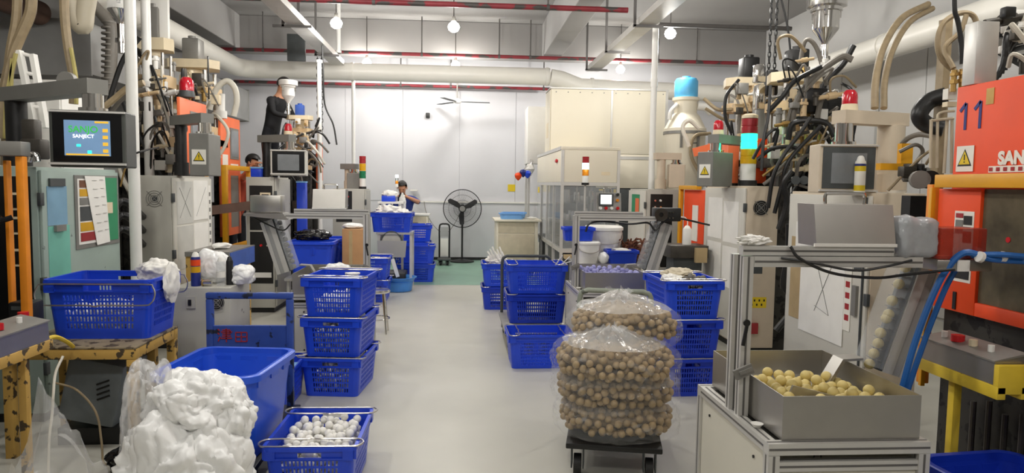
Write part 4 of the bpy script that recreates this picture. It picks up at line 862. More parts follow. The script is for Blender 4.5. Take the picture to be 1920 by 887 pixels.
# left-hand cabinet with the fan
c2, d2 = cabinet('light grey cabinet with a round side fan and a door papered in white', -1, -2.6, 6.5, 7.48, 1.59, .34, 'cabwhite', 'cab')
fan_grille(c2, c2.children[0], (-2.765, 6.510, 1.38), .075); fplate(c2, c2.children[0], 'white_label', 'paper', -2.9, -2.7, 6.510, .88, 1.0); fplate(c2, c2.children[0], 'vent', 'greydk', -2.88, -2.67, 6.510, .78, .84); fplate(c2, c2.children[0], 'red_badge', 'red', -2.85, -2.8, 6.510, .68, .71)
for i, (y0, y1, z0, z1) in enumerate(((6.570, 6.950, 1.14, 1.54), (6.970, 7.350, 1.16, 1.55), (6.570, 6.950, .72, 1.12), (6.970, 7.350, .72, 1.13))): bplate(c2, d2, 'paper_sheet', 'paper' if i % 2 else 'papergrey', -2.6, y0, y1, z0, z1, -1)
bplate(c2, d2, 'printed_strip', 'paper', -2.6, 7.370, 7.430, .7, 1.5, -1)
for i in range(9): bplate(c2, d2, 'printed_letter', 'greypaint', -2.597, 7.380, 7.420, .75+.08*i, .79+.08*i, -1, .001)
subpart(c2, d2, 'pencil_cross', 'greypaint', lambda b: b.bar((-2.596, 6.630, 1.2), (-2.596, 6.890, 1.48), .004, .001).bar((-2.596, 6.890, 1.2), (-2.596, 6.630, 1.48), .004, .001).bar((-2.596, 7.030, 1.2), (-2.596, 7.290, 1.48), .004, .001), smooth=0)
# left-hand cabinet with the black switch panel
c3, d3 = cabinet('grey cabinet with a tall black switch panel behind the left feeder', -1, -2.16, 8.3, 9.0, 1.6, .34, 'cab')
k0 = c3.children[0]; fplate(c3, k0, 'switch_panel', 'black', -2.46, -2.2, 8.3, .98, 1.5); fplate(c3, k0, 'lower_panel', 'black', -2.46, -2.2, 8.3, .35, .96)
def knobs(t, par, x0, x1, z0, z1, y, n, rows, seed=1):
    r_ = random.Random(seed)
    for i in range(n):
        for j in range(rows):
            x = x0+(x1-x0)*(i+.5)/n; z = z0+(z1-z0)*(j+.5)/rows; m = r_.choice(('chrome', 'chrome', 'white', 'red' if r_.random() < .4 else 'chrome')); subpart(t, par, 'knob', m, lambda b: b.cyl((x, y, z), (x, y-.02, z), .016, .012, n=10))
knobs(c3, k0, -2.46, -2.36, 1.2, 1.4, 8.296, 2, 2); fplate(c3, k0, 'switch_frame', 'beigelt', -2.34, -2.22, 8.296, 1.22, 1.42); fplate(c3, k0, 'switch', 'black', -2.32, -2.24, 8.292, 1.24, 1.4); knobs(c3, k0, -2.45, -2.22, .7, .9, 8.296, 3, 1, 3); fplate(c3, k0, 'white_strip', 'white', -2.44, -2.22, 8.296, .42, .48)
# right-hand near cabinet: black panel to the camera, papered door to the aisle
c4, d4 = cabinet('cream-grey cabinet with a papered door and black screen panel, beside the large feeder', 1, 2.6, 4.23, 5.34, 1.53, .36, 'cabwhite', 'beigepost')
k4 = c4.children[0]; fplate(c4, k4, 'black_panel', 'blackgl', 2.66, 2.93, 4.260, .7, 1.46); fplate(c4, k4, 'pull_handle', 'greymet', 2.76, 2.82, 4.256, 1.3, 1.36, .02)
subpart(c4, d4, 'tan_board', 'boardtan', lambda b: b.box(2.596, 2.6, 5.060, 5.260, .55, 1.18), smooth=0); subpart(c4, d4, 'white_sheet', 'paper', lambda b: b.box(2.592, 2.595, 4.480, 5.090, .48, 1.2), smooth=0)
bplate(c4, d4, 'top_sheet', 'paper', 2.591, 4.760, 5.180, 1.1, 1.3, 1); bplate(c4, d4, 'top_sheet', 'papergrey', 2.59, 4.620, 4.810, 1.12, 1.3, 1)
subpart(c4, d4, 'pencil_cross', 'greypaint', lambda b: b.bar((2.591, 4.840, 1.0), (2.591, 4.660, .66), .006, .001).bar((2.591, 4.640, 1.02), (2.591, 4.860, .66), .006, .001).bar((2.591, 4.860, .7), (2.591, 4.660, .66), .005, .001), smooth=0)
bplate(c4, d4, 'vertical_label', 'signwhite', 2.597, 4.400, 4.480, .6, 1.32, 1)
for i in range(9): bplate(c4, d4, 'red_print', 'inkred', 2.594, 4.415, 4.465, 1.27-.075*i, 1.31-.075*i, 1, .001) if i != 4 else None
bplate(c4, d4, 'rating_plate', 'greydk', 2.597, 4.300, 4.380, 1.02, 1.16, 1); bplate(c4, d4, 'door_lock', 'greymet', 2.6, 4.320, 4.370, .72, .92, 1, .02)
subpart(c4, d4, 'door_seal', 'greydk', lambda b: b.box(2.588, 2.6, 4.268, 4.280, .1, 1.5), smooth=0)
# right-hand cabinet with the fan
c5, d5 = cabinet('grey cabinet with a round fan and yellow tape on its side, white papered door', 1, 2.6, 6.2, 7.26, 1.57, .32, 'cabwhite', 'beigepost')
k5 = c5.children[0]; fan_grille(c5, k5, (2.75, 6.200, 1.37), .07); fplate(c5, k5, 'yellow_tape', 'signyel', 2.64, 2.84, 6.200, .44, .54)
for i in range(8): fplate(c5, k5, 'tape_print', 'ink', 2.65+.023*i, 2.664+.023*i, 6.196, .5 if i % 2 else .46, .52 if i % 2 else .48, .001)
fplate(c5, k5, 'red_box', 'redoff', 2.68, 2.76, 6.200, .2, .3, .03); fplate(c5, k5, 'dark_plate', 'greydk', 2.7, 2.79, 6.200, .76, .84)
for i, (y0, y1, z0, z1) in enumerate(((6.330, 6.700, 1.02, 1.42), (6.740, 7.130, 1.04, 1.45), (6.330, 6.700, .58, .98), (6.740, 7.130, .58, 1.0))): bplate(c5, d5, 'paper_sheet', 'paper', 2.6, y0, y1, z0, z1, 1)
# right-hand far cabinet with black panel
c6, d6 = cabinet('grey cabinet with a tall black switch panel behind the screen feeder', 1, 2.27, 8.45, 9.3, 1.52, .42, 'cabwhite', 'cab')
k6 = c6.children[0]; fplate(c6, k6, 'switch_panel', 'black', 2.34, 2.62, 8.45, .55, 1.46); knobs(c6, k6, 2.36, 2.5, 1.26, 1.42, 8.446, 2, 2, 4); knobs(c6, k6, 2.36, 2.6, .76, .86, 8.446, 4, 1, 5); fplate(c6, k6, 'white_strip', 'white', 2.36, 2.58, 8.446, .7, .72)
bplate(c6, d6, 'green_panel', 'green_sheet', 2.27, 8.7, 9.1, 1.15, 1.45, 1); bplate(c6, d6, 'orange_note', 'orange2', 2.267, 8.72, 8.9, 1.2, 1.4, 1)
c7, d7 = cabinet('small grey console with black dials beside the unlit stack light', -1, -1.45, 10.75, 11.3, 1.455, .5, 'cab'); k7 = c7.children[0]
fplate(c7, k7, 'switch_panel', 'black', -1.9, -1.66, 10.75, .95, 1.42); knobs(c7, k7, -1.9, -1.66, 1.0, 1.4, 10.746, 2, 3, 7)
# grey switch box with cans on top
t = thing('switch_box', 'low grey steel switch box with spray cans standing on it', 'cabinet', (-1.74, 5.05, 0)); part(t, 'carcass', 'cab', lambda b: b.box(-1.96, -1.57, 4.83, 5.27, .0, .82, .006)); kb = t.children[0]
fan_grille(t, kb, (-1.66, 4.83, .72), .05); fplate(t, kb, 'rotary_switch', 'cab', -1.86, -1.8, 4.83, .68, .76, .01); fplate(t, kb, 'switch_knob', 'black', -1.845, -1.825, 4.82, .7, .74, .008)
def can(label, x, y, z, r, h, m, cap, band=None, name='spray_can'):
    t = thing(name, label, 'can', (x, y, z)); part(t, 'body', m, lambda b: b.lathe([(0, z), (r, z), (r, z+h*.8), (r*.9, z+h*.86), (0, z+h*.86)], (x, y, 0), 18)); part(t, 'cap', cap, lambda b: b.lathe([(r*.8, z+h*.86), (r*.55, z+h*.97), (r*.3, z+h), (0, z+h)], (x, y, 0), 16))
    if band:
        for (z0, z1, mm) in band: part(t, 'label_band', mm, lambda b: b.lathe([(r*1.01, z+h*z0), (r*1.01, z+h*z1)], (x, y, 0), 18))
can('navy spray can with orange and yellow print on the grey switch box', -1.83, 4.92, .821, .032, .235, 'inkblue', 'signwhite', ((.6, .78, 'orange'), (.4, .58, 'amberoff')))
can('clear plastic bottle with white cap on the grey switch box', -1.66, 4.92, .821, .03, .2, 'acrylic', 'white', ((.3, .5, 'signwhite'),), name='bottle')
can('slim black can behind the clear bottle on the grey switch box', -1.62, 4.98, .821, .024, .2, 'black', 'black')
for i, x in enumerate((-1.745, -1.78)): 
    t_ = thing('valve_fitting', 'small chrome valve fitting lying beside the navy can', 'fitting', (x, 4.9+.06*i, .821), 0, 'fittings by the navy can'); part(t_, 'body', 'chrome', lambda b: b.cyl((x-.03, 4.9+.06*i, .845), (x+.03, 4.9+.06*i, .845), .018, n=10)); part(t_, 'flange', 'brass', lambda b: b.cyl((x-.034, 4.9+.06*i, .845), (x-.026, 4.9+.06*i, .845), .0235, n=12))
# ================================================================== SCREEN PENDANTS on swing arms
def pendant(label, sx, x, y, zb, zt, bx, by, bw, bh_, bd, rot, mpost, mbox, screen, beamw=.085, r=.06, drop=.1, sign=None):
    """post at (x,y) from zb to zt, beam to (bx,by), box hanging below turned by rot"""
    t = thing('screen_pendant', label, 'control panel', (x, y, zb))
    part(t, 'post', mpost, lambda b: b.cyl((x, y, zb), (x, y, zt), r, n=20)); part(t, 'foot', mpost, lambda b: b.cyl((x, y, zb), (x, y, zb+.12), r*1.3, n=20))
    d = Vector((bx-x, by-y, 0)); L = d.length; d.normalize(); a = Vector((x, y, zt+.04))-d*.09; b_ = Vector((bx, by, zt+.04))+d*.05
    part(t, 'arm', mbox if mpost == 'beigepost' else 'greypaint', lambda b: b.bar(a, b_, beamw*1.4, beamw), smooth=0)
    part(t, 'swivel', 'chrome', lambda b: b.cyl((bx, by, zt-drop), (bx, by, zt), .055, n=18).cyl((bx, by, zt-drop), (bx, by, zt-drop+.02), .075, n=18))
    Rz = Matrix.Rotation(rot, 3, 'Z'); z1 = zt-drop; z0 = z1-bh_; c = Vector((bx, by, 0))
    def bx_(name, m, x0, x1, y0, y1, z0_, z1_, par=None, bev=0.): q = MB(t); q.box(x0, x1, y0, y1, z0_, z1_, bev); [setattr(v, 'co', c+Rz@v.co) for v in q.bm.verts]; return q.build(name, m, par or t, smooth=0)
    bo = bx_('box', mbox, -bw/2, bw/2, -bd/2, bd/2, z0, z1, None, .008)
    if screen:
        bx_('bezel', 'blackgl' if screen != 'grey' else 'greydk', -bw/2+.02, bw/2-.02, -bd/2-.006, -bd/2, z0+.03, z1-.02, bo)
        sc = bx_('screen', 'screen_bg' if screen == 'lit' else 'screen_off', -bw*.3, bw*.3, -bd/2-.008, -bd/2-.006, z0+bh_*.2, z1-bh_*.18, bo)
        bx_('rail', 'alu', -bw/2, bw/2, -bd/2-.02, -bd/2, z0+.012, z0+.024, bo); bx_('rail', 'alu', -bw/2, bw/2, -bd/2-.012, -bd/2, z1-.014, z1-.004, bo)
        if screen == 'lit':
            f = Rz@Vector((0, -1, 0))
            for i in range(4): bx_('screen_key', 'screen_yel', bw*.2, bw*.27, -bd/2-.0095, -bd/2-.008, z0+bh_*(.26+.12*i), z0+bh_*(.32+.12*i), bo)
            bx_('screen_bar', 'screen_yel', -bw*.28, bw*.28, -bd/2-.0095, -bd/2-.008, z0+bh_*.205, z0+bh_*.235, bo); bx_('screen_bar', 'screen_yel', bw*.1, bw*.28, -bd/2-.0095, -bd/2-.008, z1-bh_*.225, z1-bh_*.19, bo)
            for txt, s, zz, m in (('SANJO', .05, .66, 'screen_grn'), ('SANJECT', .027, .54, 'screen_wht')):
                p = c+Rz@Vector((-bw*.05, -bd/2-.009, 0)); text(t, 'screen_lettering', txt, s, m, (p.x, p.y, z0+bh_*zz), f, None, .0005, .0004)
            bx_('green_dots', 'greenon', -bw*.14, -bw*.09, -bd/2-.0095, -bd/2-.008, z0+bh_*.36, z0+bh_*.4, bo); bx_('green_dots', 'greenon', .0, bw*.05, -bd/2-.0095, -bd/2-.008, z0+bh_*.24, z0+bh_*.29, bo)
    if sign: f = Rz@Vector((0, -1, 0)); p = c+Rz@Vector((sign[0], -bd/2, 0)); warn_sign(t, bo, (p.x, p.y, z0+bh_*.45), f, sign[1])
    return t
p = at(168, 250, 4.15)
pendant('dark green-grey pendant with a lit blue and green screen above the green-grey cabinet', -1, at(32, 250, 4.62).x, 4.62, 1.625, 2.03, -2.09, 4.15, .385, .315, .2, R_(9), 'black', 'greengrey', 'lit')
pendant('grey pendant box with a yellow warning triangle above the papered fan cabinet', -1, at(340, 300, 6.7).x, 6.7, 1.595, 2.06, at(385, 300, 6.4).x, 6.4, .17, .37, .3, R_(0), 'black', 'greypaint', None, r=.05, drop=.1, sign=(0, .05))
pendant('grey pendant with a switched-off screen below the person in black', -1, at(500, 300, 8.6).x, 8.6, 1.605, 2.02, at(541, 300, 8.35).x, 8.4, .4, .3, .26, R_(8), 'black', 'cabwhite', 'off', r=.05, drop=.1)
pendant('beige pendant with a grey screen and thick post under the bright red dome lamp', 1, at(1668, 300, 4.5).x, 4.5, 1.535, 1.98, at(1580, 300, 4.4).x, 4.4, .37, .315, .18, R_(-6), 'beigepost', 'beigepost', 'grey', r=.085, drop=.14)
pendant('grey-brown pendant box with a warning triangle beside the glowing stack light', 1, at(1398, 300, 6.95).x, 6.95, 1.58, 1.98, at(1345, 300, 6.55).x, 6.6, .17, .33, .36, R_(-52), 'greypaint', 'greypaint', None, r=.04, drop=.09, sign=(0, .05))
pt = [o for o in bpy.data.objects if o.name.startswith('screen_pendant')][-1]
pendant('small beige pendant box on a beige post behind the tall white post', 1, at(1240, 300, 8.75).x, 8.75, 1.525, 1.9, at(1268, 300, 8.75).x, 8.75, .2, .3, .2, R_(-8), 'beigepost', 'beigepost', None, r=.055, drop=.06)
pendant('small grey pendant box on a pale post next to the unlit stack light', -1, at(651, 300, 11.1).x, 11.1, 1.456, 1.76, at(664, 300, 11.05).x, 11.05, .2, .26, .18, R_(0), 'beigepost', 'greypaint', None, r=.04, drop=.06)
# warning sign of the right-hand pendant, on its aisle-side face
q = at(1316, 335, 6.45); 
p = at(1409, 340, 6.36); stack_light('big stack light with its green lens glowing beside the grey fan cabinet', p.x, 6.45, 1.571, .075, ('amberoff', 'greenon', 'redoff'))
p = at(1098, 400, 6.12); stack_light('slim stack light with a white glowing lens on the screen feeder', p.x, 6.17, 1.327, .03, ('amber', 'cyanon', 'redoff'), .23, topcap=None)
p = at(680, 360, 10.9); stack_light('unlit stack light, red over amber over green, behind the left feeder', p.x, 10.9, 1.456, .05, ('greenoff', 'amberoff', 'redoff'), topcap=None, lh=.115)
p = at(744, 400, 10.72); stack_light('slim pole light with a glowing white cap before the worker', p.x, 10.72, 1.271, .024, ('amber', 'greymet', 'whiteon'), .22, topcap=None, foot=None)
p = at(1593, 195, 4.42); beacon('bright red dome lamp on the arm of the beige pendant', p.x, 4.42, 2.063, .048)
p = at(350, 168, 7.3); beacon('dark red dome lamp on top of orange panel five', p.x, 7.3, 2.385, .07, base='greydk')
p = at(540, 268, 8.4); beacon('red dome lamp on the pendant arm below the person in black', p.x, 8.42, 2.105, .045)
p = at(1347, 243, 6.7); beacon('red dome lamp on the pendant arm beside the glowing stack light', at(1347, 240, 6.62).x, 6.62, 2.065, .048)
# ================================================================== INJECTION PRESSES
def press(label, sx, xc, yc, z0, s=1., motor='greymet', seed=1, guard=None, body=True, zbody=None, hoses=6, hb=.45, hd=.42, vz=1.):
    t = thing('injection_press', label, 'machine', (xc, yc, 0)); r_ = random.Random(seed)
    zb = zbody or z0
    if body:
        for dx in (-hb+.08, hb-.08):
            for dy in (-hd+.08, hd-.08): part(t, 'upright', 'press', lambda b: b.box(xc+dx-.06, xc+dx+.06, yc+dy-.06, yc+dy+.06, .12, zb-.1, .006))
        px_ = hb-.145; part(t, 'bed', 'press', lambda b: b.box(xc-hb, xc+hb, yc-hd, yc+hd, 0, .119)); part(t, 'lower_platen', 'oily', lambda b: b.box(xc-px_, xc+px_, yc-hd+.06, yc+hd-.06, .55, .75, .01)); part(t, 'mould', 'oily', lambda b: b.box(xc-px_*.7, xc+px_*.7, yc-.2, yc+.2, .751, 1.0, .01)); part(t, 'upper_platen', 'oily', lambda b: b.box(xc-px_, xc+px_, yc-hd+.06, yc+hd-.06, 1.1, 1.28, .01)); part(t, 'back_sheet', 'press', lambda b: b.box(xc+sx*(hb-.018), xc+sx*hb, yc-hd, yc+hd, .12, zb-.1), smooth=0)
        part(t, 'top_plate', 'press', lambda b: b.box(xc-hb, xc+hb, yc-hd, yc+hd, zb-.099, zb, .01))
    z = z0; S = s; done = set(t.children)
    def bb(name, m, x0, x1, y0, y1, a, c, bev=.012): return part(t, name, m, lambda b: b.box(xc+x0*S, xc+x1*S, yc+y0*S, yc+y1*S, z+a*S, z+c*S, bev*S))
    bb('injection_base', 'beige', -.21, .21, -.2, .2, .0, .13)
    for dx in (-.17, .17):
        for dy in (-.15, .15): part(t, 'tie_column', 'steel', lambda b: b.cyl((xc+dx*S, yc+dy*S, z+.13*S), (xc+dx*S, yc+dy*S, z+.72*S), .022*S, n=12))
    part(t, 'barrel', 'beige', lambda b: b.lathe([(.06*S, .13*S), (.06*S, .2*S), (.085*S, .21*S), (.085*S, .3*S), (.065*S, .31*S), (.065*S, .37*S), (.09*S, .38*S), (.09*S, .45*S), (0, .45*S)], (xc, yc, z), 20))
    part(t, 'middle_plate', 'beige', lambda b: b.prism([(xc+a*S, yc+c*S) for a, c in ((-.26, -.12), (-.18, -.2), (.2, -.2), (.25, -.1), (.25, .15), (-.24, .15))], z+.46*S, z+.55*S))
    part(t, 'ram_cylinder', 'beigelt', lambda b: b.lathe([(.1*S, .55*S), (.1*S, .7*S), (.115*S, .7*S), (.115*S, .74*S), (0, .74*S)], (xc, yc, z), 22))
    part(t, 'top_plate', 'beigelt', lambda b: b.prism([(xc+a*S, yc+c*S) for a, c in ((-.29, -.08), (-.2, -.19), (.21, -.19), (.3, -.06), (.22, .17), (-.22, .17))], z+.74*S, z+.83*S))
    part(t, 'motor', motor, lambda b: b.box(xc-.09*S, xc+.09*S, yc-.09*S, yc+.09*S, z+.83*S, z+1.07*S, .018*S)); part(t, 'motor_cap', motor, lambda b: b.cyl((xc, yc, z+1.07*S), (xc, yc, z+1.1*S), .05*S, n=14))
    for i in range(7):
        a = r_.uniform(-.27, .2); c = r_.uniform(.16, .66); w_ = r_.uniform(.06, .13); yy = -.2-r_.uniform(0, .1)
        v = bb('valve_block', r_.choice(('beige', 'beigelt', 'beige', 'white', 'greymet')), a, a+w_, yy-.06, yy+.04, c, c+r_.uniform(.06, .14), .006)
        part(t, 'fitting', r_.choice(('brass', 'chrome', 'brass', 'white')), lambda b: b.cyl((xc+(a+w_/2)*S, yc+(yy-.06)*S, z+(c+.04)*S), (xc+(a+w_/2)*S, yc+(yy-.13)*S, z+(c+.04)*S), .018*S, n=10).cyl((xc+(a+w_/2)*S, yc+(yy-.13)*S, z+(c+.04)*S), (xc+(a+w_/2)*S, yc+(yy-.15)*S, z+(c+.04)*S), .026*S, n=6))
    for i in range(hoses):
        A = Vector((xc+r_.uniform(-.3, .3)*S, yc-r_.uniform(.2, .36)*S, z+r_.uniform(.1, .7)*S)); B = Vector((xc+r_.uniform(-.45, .45), yc-r_.uniform(.3, .5), z-r_.uniform(.1, .5)))
        m_ = (A+B)/2+Vector((r_.uniform(-.3, .3), -r_.uniform(.05, .25), r_.uniform(-.1, .25)))
        part(t, 'hose', r_.choice(('hoseblk', 'hoseblk', 'hosegrey', 'hoseblk', 'hosewht')), lambda b: b.tube([A, A.lerp(m_, .5)+Vector((0, -.05, .06)), m_, m_.lerp(B, .5)+Vector((.03, 0, -.06)), B], r_.uniform(.012, .022), 7, 5))
    if vz != 1:
        for ch in t.children:
            if ch not in done: ch.scale = (1, 1, vz); ch.location.z = z0*(1-vz)
    return t
def plate_guard(t, sx, x, y0, y1, z0, z1, m='orange', th=.03, win=None, num=None, numh=.1, numz=None, logo=None, numy=None):
    g = part(t, 'orange_guard', m, lambda b: b.box(x, x+sx*th, y0, y1, z0, z1, .004))
    if win:
        a, c, e, f = win; subpart(t, g, 'window_frame', 'greymet', lambda b: b.box(x-sx*.006, x, a-.03, c+.03, e-.03, f+.03), smooth=0); subpart(t, g, 'window', 'screen_off', lambda b: b.box(x-sx*.009, x-sx*.006, a, c, e, f), smooth=0)
    fc = (-sx, 0, 0)
    if num: text(t, 'number', num, numh, 'inkblue' if logo else 'ink', (x-sx*.003, numy if numy is not None else (y0+.14 if sx < 0 else y1-.14), numz), fc, g, .001, .004)
    return g
# --- left-hand row
a5 = press('injection press number five with orange panel and beige castings behind the white posts', -1, -3.33, 7.92, 1.9, .72, seed=3, hoses=9, hb=.26, hd=.34, vz=1.95)
g = plate_guard(a5, -1, -2.74, 7.05, 7.76, 1.62, 2.36, 'orange2', win=(7.33, 7.6, 1.9, 2.22), num='5', numh=.16, numz=2.08, numy=7.19)
bplate(a5, g, 'white_logo_plate', 'signwhite', -2.74, 7.35, 7.62, 1.72, 1.78, -1)
a6 = press('injection press number six with orange panel and grey top motor', -1, -3.22, 8.72, 2.06, 1.1, seed=5, hoses=7, hb=.26, hd=.4)
g = plate_guard(a6, -1, -2.96, 8.85, 9.6, .85, 2.36, 'orange2', win=(9.22, 9.5, 1.86, 2.2), num='6', numh=.17, numz=2.0, numy=9.02)
bplate(a6, g, 'white_logo_plate', 'signwhite', -2.96, 9.2, 9.5, 1.7, 1.77, -1); bplate(a6, g, 'white_sheet', 'signwhite', -2.96, 8.9, 9.1, 1.63, 1.88, -1); bplate(a6, g, 'mesh_window', 'greypaint', -2.96, 9.2, 9.5, .95, 1.62, -1)
yf = thing('yellow_gate', 'yellow tube safety gate in front of orange panel six', 'gate', (-2.8, 8.7, 0))
for nm, (y0, y1, z0, z1) in dict(gate_stile=(8.55, 8.61, .7, 1.74), gate_stile_far=(9.5, 9.56, .7, 1.74), gate_rail=(8.611, 9.499, 1.68, 1.74), gate_rail_low=(8.611, 9.499, .7, .76)).items(): part(yf, nm.replace('_far', '').replace('_low', ''), 'yellow', lambda b: b.box(-2.86, -2.8, y0, y1, z0, z1, .004))
for y in (7.95, 9.7): part(yf, 'gate_post', 'yellow', lambda b: b.box(-2.84, -2.81, y, y+.04, 0, 1.7, .004))
part(yf, 'brown_slide', 'brownpipe', lambda b: b.bar((-2.77, 7.9, 1.22), (-2.35, 8.25, 1.28), .02, .1), smooth=0)
part(yf, 'foot', 'yellow', lambda b: b.box(-2.86, -2.8, 8.55, 8.61, .0, .699).box(-2.86, -2.8, 9.5, 9.56, .0, .699))
t = thing('slat_guard', 'workbench of upright tan slats with a blue cover on its top edge', 'bench', (-2.0, 6.5, 0))
for i in range(8): part(t, 'slat', 'yelchip', lambda b: b.box(-2.04, -2.0, 6.1+i*.085, 6.1+i*.085+.05, 0, .9))
part(t, 'bench_top', 'greymet', lambda b: b.box(-2.35, -1.98, 6.08, 6.8, .9, .94)); part(t, 'blue_cover', 'bluecover', lambda b: b.box(-1.995, -1.975, 6.1, 6.8, .78, .93)); part(t, 'rear_slat', 'yelchip', lambda b: b.box(-2.35, -2.3, 6.1, 6.78, 0, .9))
bag('white_bottle_rag', 'small white rag on the slatted workbench', 'rag', (-2.15, 6.4, .965), (.08, .1, .03), 81, 'cloth', .3, 2.5, .8, .1, sub=3)
a7 = press('tan injection press with the white hopper where the person in black stands', -1, -2.35, 10.4, 1.96, .66, seed=9, hoses=6, motor='bluecover', hb=.22, hd=.3)
gp = plate_guard(a7, -1, -2.1, 10.42, 10.78, 1.2, 2.15, 'orange2')
bplate(a7, gp, 'red_sign', 'red', -2.1, 10.45, 10.58, 1.6, 1.85, -1); warn_sign(a7, gp, (-2.098, 10.68, 1.5), (1, 0, 0), .06)
# near left press: only its guard posts and control shelf reach into the frame
t = thing('near_press', 'orange-yellow guard posts and rail of the press beside the green-grey cabinet', 'machine', (-2.6, 3.5, 0))
x = -2.255; part(t, 'guard_post', 'orangepaint', lambda b: b.box(x-.01, x+.028, 3.72, 3.76, .62, 1.66, .004)); part(t, 'guard_post', 'orangepaint', lambda b: b.box(x-.12, x-.1, 3.8, 3.84, .62, 1.64, .004))
part(t, 'grey_rail', 'greymet', lambda b: b.box(x-.4, x+.03, 3.71, 3.79, 1.661, 1.735, .006)); part(t, 'dark_body', 'press', lambda b: b.box(-3.6, -2.66, 3.1, 4.0, .0, 1.5, .01)); part(t, 'cross_rail', 'greymet', lambda b: b.box(x-.38, x+.06, 3.7, 3.718, .66, .7))
part(t, 'black_valve', 'black', lambda b: b.box(-2.36, -2.24, 3.77, 3.88, .62, .9, .01))
for i in range(4): part(t, 'vent_bar', 'greydk', lambda b: b.box(-2.34, -2.25, 3.765, 3.77, .68+.06*i, .7+.06*i))
for i in range(5): part(t, 'black_lever', 'blackgl', lambda b: b.tube([(x-.02-.05*i, 3.7, 1.35), (x-.1-.05*i, 3.66, 1.3-.03*i), (x-.16-.05*i, 3.68, 1.1)], .014, 7, 4))
part(t, 'chrome_elbow', 'chrome', lambda b: b.tube([at(52, 303, 4.0), at(56, 292, 4.0), at(66, 291, 4.0), at(70, 303, 4.0)], .018, 10, 5)); part(t, 'valve_body', 'oily', lambda b: b.obox(at(66, 280, 4.4), (.12, .1, .12), None, .01).obox(at(60, 255, 4.5), (.08, .08, .2), None, .01))
def stand(label, sx, x, y0, y1, z, chipped):
    t = thing('control_stand', label, 'control panel', (x+sx*.1, (y0+y1)/2, 0)); my = 'yelchip' if chipped else 'yelstand'
    part(t, 'steel_box', 'inox', lambda b: b.prism([(x, z-.1), (x+sx*.005, z-.015), (x+sx*.12, z+.01), (x+sx*.12, z-.1)], y0, y1, 'xz'), smooth=0)
    tp = part(t, 'top_plate', 'greymet', lambda b: b.prism([(x-sx*.004, z-.014), (x-sx*.004, z-.008), (x+sx*.13, z+.02), (x+sx*.13, z+.012)], y0-.005, y1+.005, 'xz'), smooth=0)
    ys = [y0+(y1-y0)*f for f in (.22, .45, .66, .85)]
    for y, m, r in zip(ys, ('white', 'beigelt', 'red', 'white'), (.012, .016, .026, .012)): subpart(t, tp, 'push_button', m, lambda b: b.cyl((x+sx*.06, y, z+.004), (x+sx*.06, y, z+.03), r, n=14))
    part(t, 'yellow_channel', my, lambda b: b.box(x-sx*.005, x+sx*.03, y0-.03, y1+.02, z-.15, z-.101, .003).box(x+sx*.09, x+sx*.125, y0-.03, y1+.02, z-.15, z-.101, .003).box(x-sx*.004, x+sx*.124, y0-.03, y0-.005, z-.13, z-.02, .003))
    for y in ((y1-.1, y0+.25) if chipped else (y1-.14,)): part(t, 'leg', my, lambda b: b.box(x+sx*.045, x+sx*.08, y-.018, y+.018, .012, z-.151, .003))
    part(t, 'foot', my, lambda b: b.box(x-sx*.03, x+sx*.16, y1-.22, y1-.02, 0, .012))
    return t
stand('yellow control stand with a steel button box beside the orange press eleven', 1, 2.0, 2.42, 2.835, .925, False)
s1 = stand('chipped yellow control stand with a steel button box beside the chipped table', -1, -1.95, 2.6, 3.41, .885, True)
for y in (2.75, 2.95): part(s1, 'leg', 'yelchip', lambda b: b.box(-2.08, -2.03, y-.025, y+.025, .012, .734, .003))
part(s1, 'blue_sheet', 'bluecover', lambda b: b.box(-1.985, -1.955, 2.62, 3.0, .66, .73, .004))
part(s1, 'red_button', 'red', lambda b: b.cyl((-2.12, 3.5, .87), (-2.12, 3.5, .9), .024, n=14)); part(s1, 'button_neck', 'black', lambda b: b.box(-2.16, -2.08, 3.46, 3.54, .72, .869))
hose('yellow air hose curling from the chipped control stand over the chipped table', [P(82, 637, 3.45), P(105, 632, 3.6), P(125, 641, 3.75), P(137, 650, 3.9)], .011, 'yelstand', 'air_hose')
hose('white hose with brass clamps hanging from the chipped control stand', [P(118, 668, 3.4), P(104, 700, 3.35), P(100, 740, 3.3), P(98, 775, 3.3), P(92, 830, 3.28), (at(92, 830, 3.28).x, 3.25, .012)], .006, 'hosewht', 'air_hose')
# --- right-hand row
a11 = press('injection press number eleven with large orange guard and yellow rail', 1, 2.95, 2.72, 1.98, .8, seed=21, hoses=3)
g = plate_guard(a11, 1, 2.3, 2.05, 3.11, 1.0, 2.03, 'orange', th=.04)
for yc_ in (3.045, 2.955): strokes(a11, g, [(0, 0, 0, 1), (0, 1, -.3, .72)], (2.2985, yc_, 1.83), (0, -1, 0), (0, 0, 1), .12, 'inkblue', .016, (-1, 0, 0), 'number')
warn_sign(a11, g, (2.298, 3.03, 1.7), (-1, 0, 0), .045)
bplate(a11, g, 'tape_patch', 'brass', 2.3, 2.88, 2.925, 1.93, 2.0, 1, .002)
bplate(a11, g, 'logo_sticker', 'signwhite', 2.3, 2.45, 2.885, 1.632, 1.66, 1, .002); text(a11, 'logo_lettering', 'SANJO', .075, 'signwhite', (2.297, 2.72, 1.69), (-1, 0, 0), g, .001, .004)
for i in range(9): bplate(a11, g, 'small_print', 'inkred', 2.297, 2.86-.04*i, 2.88-.04*i, 1.638, 1.654, 1, .001)
dg = part(a11, 'lower_guard', 'orange', lambda b: b.box(2.26, 2.298, 2.87, 3.14, 1.0, 1.56, .004).box(2.26, 2.298, 2.05, 2.869, 1.0, 1.06, .004)); part(a11, 'dark_window', 'window_dark', lambda b: b.box(2.275, 2.297, 2.05, 2.869, 1.061, 1.56), smooth=0)
